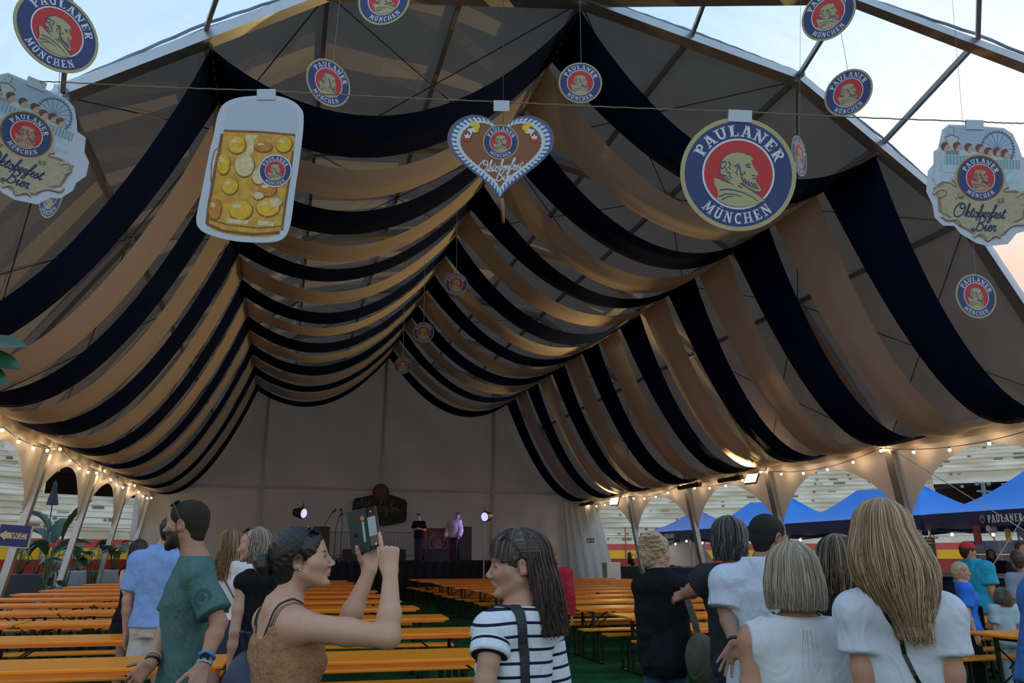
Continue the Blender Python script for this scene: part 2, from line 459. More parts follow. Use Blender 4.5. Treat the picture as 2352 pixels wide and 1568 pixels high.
# ---------------------------------------------------------------- drapes: 15 strips, alternately navy and cream
lines = [(-9.36, 4.12), (-5.58, 8.42), (0.0, 10.26), (5.58, 8.42), (9.36, 4.12)]
PITCHY = 1.650
nn = cc = 0
drng = random.Random(3)
for k in range(15):
    navy = k % 2 == 0
    ya = Y0 + 0.05 + k * PITCHY; w = 1.46
    mb = MB(); P = []
    for s in range(4):
        (xa, za), (xb, zb) = lines[s], lines[s + 1]
        sag = (1.55, 1.42, 1.42, 1.55)[s] + drng.uniform(-.07, .07)
        N = 22
        ph = drng.uniform(0, 6); nar = drng.uniform(0.20, 0.32)
        tilt = drng.uniform(-.05, .05)
        for i in range(N + (s == 3)):
            t = i / N; x = xa + (xb - xa) * t; par = 4 * t * (1 - t)
            row = []
            for j in range(15):
                v = j / 14
                wid = w - nar * 1.5 * par ** 0.8
                y = ya + w / 2 + (v - .5) * wid
                z = za + (zb - za) * t - sag * par * (1 + tilt * (v - .5)) - 0.10 * par * math.sin(PI * v)
                z += 0.018 * (1 - 0.5 * par) * math.sin(v * 40 + ph + 2 * t) + 0.02 * par * math.sin(v * 11 + ph)
                # gathered at the hanging lines
                row.append((TX + x, y, z))
            P.append(row)
    mb.grid(P)
    o = mb.build('ceiling_drape', m_navy if navy else m_cream, smooth=True)
    if navy: nn += 1; lab = '%s navy drape counted from the open front, swagged across the tent' % ORD[nn - 1]
    else: cc += 1; lab = '%s cream drape counted from the open front, swagged across the tent' % ORD[cc - 1]
    if k == 14: lab = 'rearmost navy drape swagged in front of the fabric gable wall'
    tag(o, lab, 'drape', 'navy and cream ceiling drapes')
# ropes that carry the drapes
mb = MB()
for x, z in lines: mb.tube([(TX + x, Y0, z + .02), (TX + x, YB, z + .02)], 0.03, 6)
struct(mb.build('trim_%d' % tn, mat('drape_rail', (0.16, 0.11, 0.07), 0.7)), 'rails the drapes hang from'); tn += 1
# curtain bunched at the back right corner
mb = MB(); P = []
for i in range(70):
    t = i / 69
    row = []
    for j in range(14):
        v = j / 13; z = 4.1 - 4.05 * v
        x = TX + 8.15 + 1.9 * t * (0.62 + 0.38 * v) + 0.25 * v
        y = YB - 0.15 - 1.35 * t * t + 0.10 * math.sin(t * 34 + v) * (0.4 + v)
        row.append((min(x, TX + leg_x(z) + 0.25), y, z))
    P.append(row)
mb.grid(P)
m_curt = mat('white_tent_curtain', (0.66, 0.68, 0.70), 0.5, noise=0.05, bump=0.3, bscale=5, trans=0.45)
struct(mb.build('wall_corner', m_curt, smooth=True), 'white curtain gathered at the back right corner')
# ================================================================ LAMPS
m_bulb = mat('bulb_glow', (1, 0.85, 0.6), 0.4, emit=(1.0, 0.72, 0.38), estr=14)
m_cord = mat('black_cord', (0.012, 0.012, 0.012), 0.6)
BULB_W, FLOOD_W = 8.0, 2100
def lamp_light(kind, name, loc, energy, color, **k):
    d = bpy.data.lights.new(name, kind); d.energy = energy; d.color = color
    for a, v in k.items(): setattr(d, a, v)
    o = bpy.data.objects.new(name, d); COL.objects.link(o); o.location = loc
    return o
def festoon(name, label, anchors, per, droop, light=True, watt=BULB_W, br=0.032, loc=None, group='festoon light strings'):
    t = thing(name, label, 'string lights', (0, 0, 0), 0, group)
    pts = []; bulbs = []
    for a, b in zip(anchors, anchors[1:]):
        a, b = Vector(a), Vector(b)
        for i in range(per * 2 + 1):
            s = i / (per * 2); p = a.lerp(b, s) - Vector((0, 0, droop * 4 * s * (1 - s)))
            if i < per * 2 or b == Vector(anchors[-1]): pts.append(p)
            if i % 2 == 0 and i < per * 2: bulbs.append(p)
    c = MB(); c.tube(pts, 0.008, 5); c.build('cord', m_cord, t)
    b0 = MB(); b0.ball((0, 0, -0.06), (br, br, br * 1.15), 12, 8); ob = b0.build('bulb', m_bulb, t, smooth=True)
    s0 = MB(); s0.tube([(0, 0, 0.005), (0, 0, -0.035)], br * .55, 8); os_ = s0.build('socket', m_cord, ob)
    for i, p in enumerate(bulbs):
        if i: q = ob.copy(); COL.objects.link(q); q.parent = t; u = os_.copy(); COL.objects.link(u); u.parent = q
        else: q = ob
        q.location = p
        if light: lamp_light('POINT', 'bulb_light', p + Vector((0, 0, -0.06)), watt, (1.0, 0.64, 0.33), shadow_soft_size=br * 1.5)
    return t
for s, lab in ((-1, 'string of warm bulbs along the left eave of the tent'), (1, 'string of warm bulbs along the right eave of the tent')):
    festoon('festoon_lights', lab, [(TX + s * 9.17, Y0 + BAY * b, 3.96) for b in range(NB + 1)], 5, 0.24)

# flood lights on the right eave
m_fl = mat('flood_glass', (1, 0.9, 0.6), 0.3, emit=(1.0, 0.76, 0.30), estr=9)
m_dark = mat('dark_metal', (0.02, 0.02, 0.022), 0.5, 0.3)
m_black = mat('black_plastic', (0.012, 0.012, 0.014), 0.45)
for px, Yf, lab, w in ((1745, Y0 + 2 * BAY - .25, 'bright rectangular flood light on the right eave glaring warm yellow', 1.0),
                       (1424, Y0 + 4 * BAY - .2, 'smaller looking flood light at the far end of the right eave', 0.35)):
    p = Vector((TX + 8.7, Yf, 3.66))
    t = thing('flood_light', lab, 'lamp', p, 0, 'flood lights on the eave')
    aim = Vector((-0.80, -0.25, 0.52)).normalized() if w == 1 else Vector((-0.80, -0.45, 0.38)).normalized()
    R = aim.to_track_quat('Z', 'Y').to_matrix()
    h = MB(); h.box((0, 0, 0), (0.42, 0.32, 0.07), R, bev=0.015); h.bar((0, 0, 0), (0.2, 0, 0.16), 0.03, 0.03); h.build('housing', m_dark, t)
    g = MB(); g.box(R @ Vector((0, 0, 0.04)), (0.38, 0.28, 0.02), R); g.build('glass', m_fl, t)
    L = lamp_light('SPOT', 'flood_beam', p + aim * 0.12, FLOOD_W * w, (1.0, 0.68, 0.26), spot_size=rad(110), spot_blend=0.7, shadow_soft_size=0.05)
    L.rotation_euler = (-aim).to_track_quat('Z', 'Y').to_euler()
m_heat = mat('heater_body', (0.03, 0.025, 0.025), 0.6)
for k, (ya, yb) in enumerate(((Y0 + 4.55 * BAY, Y0 + 4.85 * BAY), (Y0 + 2.62 * BAY, Y0 + 2.92 * BAY), (Y0 + 2.12 * BAY, Y0 + 2.38 * BAY))):
    mb = MB(); mb.tube([(TX + 8.9, ya, 3.80), (TX + 8.9, yb, 3.80)], 0.07, 10); mb.bar((TX + 8.9, (ya + yb) / 2, 3.80), (TX + 9.2, (ya + yb) / 2, 3.95), .04, .04)
    tag(mb.build('infrared_heater', m_heat, smooth=False), ['dark tube heater near the back end of the right eave', 'dark tube heater on the right eave left of the bright flood light', 'dark tube heater tucked right beside the bright flood light'][k], 'heater', 'tube heaters on the eave')

# ================================================================ STADIUM
CX, CY = 11.0, 12.0
def arc(prof, a0, a1, n, mbx): mbx.lathe(prof, n, (CX, CY, 0), rad(a0), rad(a1))
m_stand = mat('terrace_concrete', (0.80, 0.755, 0.66), 0.85, color2=(0.60, 0.52, 0.38), noise=0.0, nscale=0.35, bump=0.3, bscale=5, stretch=(1, 1, 6))
m_white = mat('white_wash', (0.80, 0.80, 0.78), 0.8, noise=0.06, nscale=1.0)
m_red = mat('barrier_red', (0.42, 0.035, 0.02), 0.6, noise=0.1, nscale=2)
m_red2 = mat('wall_red', (0.60, 0.10, 0.08), 0.6, noise=0.08, nscale=1)
m_yel = mat('wall_yellow', (0.85, 0.55, 0.02), 0.6, noise=0.06, nscale=1)
RISE, RUN = 0.30, 0.62
def rows(r, z, n):
    pr = []
    for i in range(n):
        pr += [(r, z), (r, z + RISE * .78), (r - 0.05, z + RISE * .78), (r - 0.05, z + RISE)]
        r += RUN; z += RISE; pr.append((r, z))
    return pr, r, z
def stand(a0, a1, gallery, name, label):
    mb = MB(); n = int((a1 - a0) / 2) + 1
    pr, r, z = rows(31.6, 2.35, 6)
    arc([(30.6, 2.2), (31.6, 2.2)] + pr, a0, a1, n, mb)
    if gallery:
        arc([(r, z), (r, z + .12), (r + .15, z + .12), (r + .15, z)], a0, a1, n, mb)
        pr2, r2, z2 = rows(r - .3, z + 1.75, 20)
        arc([(r - .3, z + 1.35), (r - .3, z + 1.75)] + pr2, a0, a1, n, mb)
    else:
        pr2, r2, z2 = rows(r, z, 26); arc(pr2, a0, a1, n, mb)
    struct(mb.build(name, m_stand), label)
    if gallery:
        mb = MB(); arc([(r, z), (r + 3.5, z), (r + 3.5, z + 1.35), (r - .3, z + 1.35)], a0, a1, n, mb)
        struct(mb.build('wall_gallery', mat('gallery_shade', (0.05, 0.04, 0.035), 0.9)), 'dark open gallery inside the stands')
        mb = MB()
        for q in (a0, a1):
            c, s_ = math.cos(rad(q)), math.sin(rad(q)); P = lambda rr, zz: (CX + rr * c, CY + rr * s_, zz)
            mb.add([P(r - .3, z), P(r2, z2 - 1.9), P(r2, z2), P(r - .3, z + 1.75)], [(0, 1, 2, 3)])
        struct(mb.build('wall_gallery_end', m_stand), 'end faces of the raised terrace above the gallery')
        mb = MB()
        for k in range(int((a1 - a0) / 1.6)):
            q = rad(a0 + .8 + k * 1.6); mb.box((CX + (r + .25) * math.cos(q), CY + (r + .25) * math.sin(q), z + 1.22), (.12, .12, .16))
        struct(mb.build('trim_gallery', m_white), 'white beam ends under the gallery roof edge')
stand(20, 45.5, True, 'stadium_stand', 'terraces with dark gallery on the far right')
stand(45.5, 100, False, 'stadium_stand', 'pale terraced seating of the bullring beyond the right arches')
stand(100, 127.5, True, 'stadium_stand', 'terraces with dark gallery on the left')
stand(127.5, 205, False, 'stadium_stand', 'pale terraced seating of the bullring on the far left')
# small raised boxes, coloured dark to stand for gaps and seat slots in the terraces
mb = MB(); rg = random.Random(11)
for k in range(800):
    a = rg.uniform(22, 175); i = rg.randrange(28)
    r, z = 31.6 + RUN * i, 2.35 + RISE * i
    if (20 < a < 45.5 or 100 < a < 127.5):
        if 5 <= i: r = 31.6 + 6 * RUN - .3 + RUN * (i - 6); z = 2.35 + 6 * RISE + 1.75 + RISE * (i - 6)
        if i == 5: continue
    q = rad(a); R = Matrix.Rotation(q, 3, 'Z')
    mb.box((CX + (r - .04) * math.cos(q), CY + (r - .04) * math.sin(q), z + .13), (0.05, rg.choice((.10, .14, .16, .5)), rg.choice((.10, .08, .022))), R)
o = mb.build('terrace_gaps', mat('slot_dark', (0.17, 0.155, 0.125), 0.9)); tag(o, 'dark boxes drawn as slots in the pale terraces', 'slots', kind='stuff')
mb = MB()
for (a, r, z0, h) in ((122.5, 34.5, 3.7, 1.5), (41.5, 34.5, 3.7, 1.6)):
    q = rad(a); x, y = CX + r * math.cos(q), CY + r * math.sin(q)
    mb = MB(); mb.tube([(x, y, z0 - .1), (x, y, z0 + h)], 0.11, 8); mb.bar((x - .45, y, z0 + h * .8), (x + .45, y, z0 + h * .8), .1, .1)
    for dx in (-.4, 0, .4): mb.ball((x + dx, y, z0 + h + .08), .12, 8, 6)
    tag(mb.build('lamp_post', mat('grey_blue_metal', (0.16, 0.20, 0.24), 0.5)), 'grey lamp column in front of the dark gallery on the %s' % ('left' if a > 90 else 'right'), 'lamp post', 'lamp columns of the stands')
# folded dark tarpaulin on the stand at the left
p = atD(124, 1132, 31); mb = MB()
mb.lathe([(0.01, .95), (0.07, .82), (0.11, .5), (0.17, .25), (0.22, 0.0)], 14, (p.x, p.y, p.z - .45)); mb.tube([(p.x, p.y, p.z - 1.6), (p.x, p.y, p.z)], .02, 6)
tag(mb.build('covered_parasol', mat('dark_blue_grey_cloth', (0.03, 0.045, 0.06), 0.9)), 'dark folded parasol standing on the left terrace beside the gallery', 'parasol')
# wall round the ring: red, yellow, red bands
for z0, z1, m, nm, lab in ((-0.02, 0.9, m_red, 'wall_ring', 'red lower band of the ring wall'), (0.9, 1.42, m_red2, 'wall_ring', 'dull red middle band of the ring wall'),
                           (1.42, 1.86, m_yel, 'wall_ring', 'yellow band of the ring wall'), (1.86, 2.2, m_red2, 'wall_ring', 'top red band of the ring wall')):
    mb = MB(); arc([(30.3, z0), (30.3, z1), (30.6, z1)], 15, 205, 96, mb); struct(mb.build(nm, m), lab)
mb = MB(); arc([(28.5, 0), (28.5, 1.42), (28.62, 1.42), (28.62, 0)], 15, 205, 96, mb)
struct(mb.build('wall_barrier', m_red), 'red wooden barrier running round the ring')
mb = MB()
for a in range(16, 204, 5):
    q = rad(a); mb.tube([(CX + 30.25 * math.cos(q), CY + 30.25 * math.sin(q), 1.4), (CX + 30.25 * math.cos(q), CY + 30.25 * math.sin(q), 3.1)], .035, 6)
for z in (2.65, 3.05):
    mb.tube([(CX + 30.25 * math.cos(rad(a)), CY + 30.25 * math.sin(rad(a)), z) for a in range(16, 204, 3)], .014, 5)
struct(mb.build('trim_railing', mat('rust_post', (0.35, 0.12, 0.08), 0.6)), 'thin posts and cables on top of the ring wall')
# white wedge shapes on the ring wall
for (x, y, w, h, lab) in ((1560, 1262, 1.6, .55, 'white wedge shape painted on the wall behind the blond woman'), (1575, 1300, 2.2, .95, 'white arched hatch in the red barrier')):
    p = atD(x, y, 36 if h < .9 else 33)
    mb = MB(); poly = [(-w / 2, 0), (w / 2, 0)] + [(w / 2 * math.cos(PI * i / 10), h * math.sin(PI * i / 10)) for i in range(1, 10)]
    Mx = Matrix.Translation(p) @ Matrix.Rotation(-YAW - .25, 4, 'Z')
    mb.prism(poly, -.04, .04, Mx); tag(mb.build('white_hatch', m_white), lab, 'hatch')

# ================================================================ TABLES AND BENCHES
m_or = mat('orange_varnished_wood', (0.90, 0.27, 0.008), 0.42, noise=0.10, nscale=3.0, bump=0.05, bscale=20, stretch=(0.6, 9, 1), coat=0.08, spec=0.35)
m_or2 = mat('orange_edge_wood', (0.72, 0.16, 0.015), 0.4, noise=0.08, coat=0.2)
m_leg = mat('green_black_steel', (0.010, 0.022, 0.016), 0.4, 0.4)
TL = 2.47
def make_table():
    t = thing('beer_table', 'x', 'table')
    mb = MB(); mb.box((0, 0, .755), (TL, .70, .028), bev=.006); mb.build('tabletop', m_or, t)
    mb = MB()
    for s in (-1, 1):
        mb.box((0, s * .335, .735), (TL - .1, .022, .03)); mb.box((s * .95, 0, .728), (.10, .60, .035))
    mb.build('batten', m_or2, t)
    for s in (-1, 1):
        mb = MB(); x = s * .93
        for q in (-1, 1): mb.bar((x, q * .24, .71), (x, q * .24, .01), .035, .035)
        mb.bar((x, -.25, .018), (x, .25, .018), .035, .03); mb.bar((x, -.25, .70), (x, .25, .70), .03, .03)
        mb.build('leg_frame', m_leg, t)
        mb = MB()
        for q in (-1, 1): mb.bar((x, q * .12, .42), (x - s * .42, q * .12, .72), .016, .016)
        mb.bar((x, -.24, .25), (x, .24, .62), .012, .012); mb.bar((x, .24, .25), (x, -.24, .62), .012, .012)
        mb.build('brace', m_leg, t)
    return t
def make_bench():
    t = thing('beer_bench', 'x', 'bench')
    mb = MB(); mb.box((0, 0, .475), (TL, .26, .028), bev=.006); mb.build('seat', m_or, t)
    for s in (-1, 1):
        mb = MB(); x = s * .93
        for q in (-1, 1): mb.bar((x, q * .10, .45), (x, q * .10, .01), .03, .03)
        mb.bar((x, -.14, .016), (x, .14, .016), .03, .026); mb.box((x, 0, .452), (.08, .22, .02))
        mb.build('leg_frame', m_leg, t)
    return t
tb0, bn0 = make_table(), make_bench(); used = {'t': 0, 'b': 0}
def put(kind, x, y, rz, label, group):
    src = tb0 if kind == 't' else bn0
    if not used[kind]:
        used[kind] = 1; src.location = (x, y, 0); src.rotation_euler = (0, 0, rz); src['label'] = label; src['group'] = group; return src
    return dup(src, (x, y, 0), rz, label, group)
trng = random.Random(5)
def block(side, x_aisle, dirn, ntab, yfs, tilt, skip, cols):
    for r, yf in enumerate(yfs):
        jx = trng.uniform(-.06, .06)
        for c in range(ntab):
            if (r, c) in skip: continue
            x = x_aisle + dirn * (TL / 2 + c * (TL + .03)) + jx
            y = yf + .35 + tilt * (x - x_aisle) + trng.uniform(-.02, .02)
            rz = math.atan(tilt) + trng.uniform(-.008, .008)
            where = cols[c]; rn = ORD[r]
            put('t', x, y, rz, 'orange beer table %s, %s row back, %s of the aisle' % (where, rn, side), 'orange beer tables')
            for q, nm in ((-1, 'near side'), (1, 'far side')):
                put('b', x + trng.uniform(-.012, .012), y + q * ((.55 if side == 'left' else .50) + trng.uniform(-.01, .02)), rz + trng.uniform(-.01, .01),
                    'bench, %s of the table %s, %s row %s of aisle' % (nm, where, rn, side), 'orange beer benches')
block('left', 2.16, -1, 3, [6.25 + 2.07 * k for k in range(11)], -0.05, {(0, 2), (10, 2)}, ['at the aisle', 'mid row', 'by the arches'])
block('right', 4.38, 1, 3, [6.45] + [8.15 + 1.78 * k for k in range(12)], -0.02, {(0, 0)}, ['at the aisle', 'mid row', 'by the arches'])

# ================================================================ POP-UP CANOPIES AND BAR ON THE RIGHT
m_blue = mat('canopy_blue', (0.035, 0.29, 0.95), 0.65, noise=0.05, bump=0.25, bscale=3, trans=0.25)
m_lblue = mat('canopy_pale_blue', (0.16, 0.26, 0.66), 0.7, noise=0.05, bump=0.25, bscale=3, trans=0.25)
m_val = mat('canopy_navy_valance', (0.008, 0.014, 0.06), 0.8, noise=0.1, bump=0.3, bscale=5)
m_letter = mat('lettering_white', (0.75, 0.78, 0.82), 0.6)
m_grey = mat('grey_metal', (0.30, 0.31, 0.32), 0.4, 0.6)
CANX = 15.35
CANOPIES = []
for k, (ya, yb, m, lab) in enumerate(((28.5, 33.0, m_lblue, 'paler blue pop-up canopy farthest along beyond the right arches'), (22.4, 28.2, m_blue, 'blue pop-up canopy behind the grey-haired man'),
                                      (16.6, 22.2, m_blue, 'blue pop-up canopy behind the long-haired blond woman'), (10.6, 16.4, m_blue, 'blue pop-up canopy over the bar at the right edge'))):
    t = thing('pop_up_canopy', lab, 'canopy', (CANX, (ya + yb) / 2, 0), 0, 'pop-up canopies'); L = (yb - ya) / 2; Wd = 3.2; CANOPIES.append((t, L))
    mb = MB(); ze, zr = 2.52, 3.50; N = 10; r0 = L * .45 if k else 0.05
    rc = [(Wd / 2, -r0), (Wd / 2, r0)]
    cor = [(0, -L), (0, L), (Wd, L), (Wd, -L)]
    def sub(a, b, c, d):
        P = []
        for i in range(N + 1):
            u = i / N; row = []
            for j in range(N + 1):
                v = j / N
                p = Vector(a).lerp(Vector(b), v).lerp(Vector(d).lerp(Vector(c), v), u)
                p.z -= 0.16 * math.sin(PI * u) + 0.05 * math.sin(PI * v) * math.sin(PI * (1 - u) / 2)
                row.append(p)
            P.append(row)
        mb.grid(P)
    A, B = (rc[0][0], rc[0][1], zr), (rc[1][0], rc[1][1], zr); c0, c1, c2, c3 = [(x, y, ze) for x, y in cor]
    sub(A, B, c1, c0); sub(B, A, c3, c2); sub(A, A, c0, c3); sub(B, B, c2, c1)
    mb.build('roof', m, t, smooth=True)
    mb = MB(); ring = []
    for (x0, y0), (x1, y1) in zip(cor, cor[1:] + cor[:1]):
        for i in range(12): s = i / 12; ring.append((x0 + (x1 - x0) * s, y0 + (y1 - y0) * s, s))
    n = len(ring); vs = []
    for x, y, s in ring: vs += [(x, y, ze + .01), (x - .02, y, ze - .2), (x, y, ze - .36 - .03 * math.sin(s * 18))]
    mb.add(vs, [(3 * i + j, 3 * ((i + 1) % n) + j, 3 * ((i + 1) % n) + j + 1, 3 * i + j + 1) for i in range(n) for j in range(2)])
    mb.build('valance', m_val, t)
    for x, y in cor:
        mb = MB(); mb.bar((x + (.05 if x == 0 else -.05), y * .985, 0), (x + (.05 if x == 0 else -.05), y * .985, ze - .05), .05, .05); mb.build('leg', m_grey, t)
festoon('festoon_lights', 'string of bulbs hanging under the blue canopies outside', [(15.1, 33, 2.12), (15.1, 28.3, 2.16), (15.1, 22.3, 2.16), (15.1, 16.5, 2.16), (15.1, 10.8, 2.2)], 5, 0.13, True, 2.0, 0.035)
# bar counter
t = thing('bar_counter', 'long navy fronted bar counter under the blue canopy', 'counter', (15.55, 0, 0))
mb = MB(); mb.box((.3, 14.9, .52), (.6, 5.4, 1.04)); mb.build('front', mat('bar_navy', (0.010, 0.016, 0.075), 0.6), t)
mb = MB(); mb.box((.3, 14.9, 1.07), (.74, 5.5, .05), bev=.01); mb.build('worktop', m_grey, t)
mb = MB()
for i in range(3): mb.box((.28, 12.9 + i * 1.7, 1.13), (.4, .5, .05))
mb.build('drip_tray', m_grey, t)
mb = MB(); mb.box((15.72, 14.35, 1.14), (.2, .34, .11), bev=.02); tag(mb.build('pink_box', mat('pink_box', (.65, .04, .12), .5)), 'small pink box on the bar worktop', 'box')
for k, (y, z, s) in enumerate(((13.9, 1.5, 1.35), (15.9, 1.5, 1.2), (17.3, 1.45, .7))):
    mb = MB(); rg = random.Random(k)
    for i in range(5):
        for j in range(3): mb.box((18.1 + rg.uniform(-.05, .05), y + (j - 1) * s * .42, .32 + i * .36), (.5, s * .4, .33), bev=.03)
    tag(mb.build('shrink_wrapped_stack', mat('shrink_wrap', (0.55, 0.58, 0.62), 0.25, noise=.2, nscale=6, bump=.8, bscale=12), smooth=False),
        ['plastic wrapped stack of boxes behind the dark-haired bartender', 'plastic wrapped stack of boxes behind the man in the red cap', 'narrow wrapped stack left of the man in the red cap'][k], 'boxes', 'wrapped stacks behind the bar')
# menu board hanging on the front of the bar
p = atD(2134, 1285, 17.2); t = thing('menu_board', 'dark hanging menu board with tan lines and round badges', 'sign', p, -.15)
def rect(mb, x0, z0, x1, z1, y): mb.add([(x0, y, z0), (x1, y, z0), (x1, y, z1), (x0, y, z1)], [(0, 1, 2, 3)])
mb = MB(); mb.box((0, 0, .15), (.34, .03, .62)); mb.build('board', m_black, t)
mb = MB()
for i in range(7): w = (.10, .12, .08, .12, .06, .11, .09)[i]; rect(mb, -w, .40 - i * .07, w, .425 - i * .07, -.02)
mb.build('menu_lines', mat('tan_paint', (0.42, 0.30, 0.14), .7), t)
mb = MB()
for s in (-1, 1): mb.tube([(s * .13, -.02, -.17), (s * .13, -.03, -.17)], .065, 14)
mb.build('badge', mat('tan_paint', (0.42, 0.30, 0.14), .7), t)
mb = MB(); mb.bar((.0, 0, .46), (.0, 0, .9), .01, .01); mb.build('hanger', m_black, t)
m_mug = mat('amber_print', (0.62, 0.30, 0.02), 0.5, color2=(0.75, 0.48, 0.06), nscale=18)
for k, (x, y, kind, lab) in enumerate(((2245, 1228, 'r', 'dark red banner hanging under the canopy above the man in the red cap'), (2278, 1218, 'h', 'small heart-shaped cut-out hanging under the right canopy'), (2316, 1230, 'm', 'small beer mug cut-out hanging under the right canopy'), (2350, 1225, 'h', 'second small grey cut-out at the right edge under the canopy'))):
    p = atD(x, y, 18.2); mb = MB()
    if kind == 'r': mb.box(p, (.20, .02, .42)); m = mat('dark_red_banner', (.12, .012, .012), .7)
    elif kind == 'h':
        poly = [(.16 * math.sin(a) ** 3, .010 * (13 * math.cos(a) - 5 * math.cos(2 * a) - 2 * math.cos(3 * a) - math.cos(4 * a))) for a in [2 * PI * i / 24 for i in range(24)]]
        mb.prism(poly, -.006, .006, Matrix.Translation(p)); m = mat('grey_card', (.25, .25, .27), .6)
    else:
        mb.box(p, (.17, .012, .30), bev=.005); m = m_mug
    mb.tube([p + Vector((0, 0, .12)), p + Vector((0, 0, .5))], .004, 4)
    tag(mb.build('hanging_cutout', m), lab, 'hanging sign')
# guy ropes crossing in front of the right canopy
for a, b, lab in (((2062, 1040, 15.5), (2430, 1265, 15.6), 'thin pale guy rope running down from the tent leg past the right canopy'), ((2260, 1330, 15.8), (2400, 1110, 15.8), 'second thin rope crossing in front of the right canopy')):
    mb = MB(); mb.tube([atD(*a), atD(*b)], .009, 5); tag(mb.build('guy_rope', mat('pale_rope', (.45, .45, .47), .7)), lab, 'rope')
# things outside the right arches
p = atD(1405, 1322, 33); 
mb = MB(); mb.box((p.x, p.y, .65), (.6, .5, 1.3), bev=.02); tag(mb.build('white_cabinet', m_white), 'white cabinet outside below the green emergency sign', 'cabinet')
t = thing('emergency_sign', 'green emergency exit sign with a lit lamp behind the white cabinet', 'sign', atD(1404, 1298, 34.8), -.35)
mb = MB(); mb.box((0, 0, 0), (.78, .03, .24)); mb.bar((-.3, .05, -1.2), (-.3, .05, 0), .04, .04); mb.bar((.3, .05, -1.2), (.3, .05, 0), .04, .04); mb.build('board', mat('exit_green', (.01, .16, .08), .5), t)
EMSIGN = t
mb = MB(); mb.box((.10, -.05, -.04), (.10, .05, .06)); mb.build('lamp', mat('exit_lamp', (.4, 1, .6), .5, emit=(.3, 1, .5), estr=4), t)
for x, y, D, sz, lab in ((1445, 1322, 34, (.95, .6, 1.15), 'dark grey crate outside the last right arch'), (1520, 1318, 32.5, (.9, .6, 1.2), 'black crate behind the blond woman in black'), (1575, 1320, 29.2, (1.3, .6, 1.15), 'navy counter block behind the grey-haired man')):
    q = atD(x, y, D); mb = MB(); mb.box((q.x, q.y, sz[2] / 2), sz, bev=.02); tag(mb.build('crate', m_dark if 'navy' not in lab else m_val), lab, 'crate', 'dark crates outside the right arches')
q = atD(1557, 1280, 33.6); mb = MB(); mb.lathe([(.13, 0), (.13, 2.3), (0, 2.3)], 12, (q.x, q.y, 0)); tag(mb.build('post', mat('dark_brown_post', (.05, .03, .02), .7)), 'thick dark brown post behind the blond woman in black', 'post')
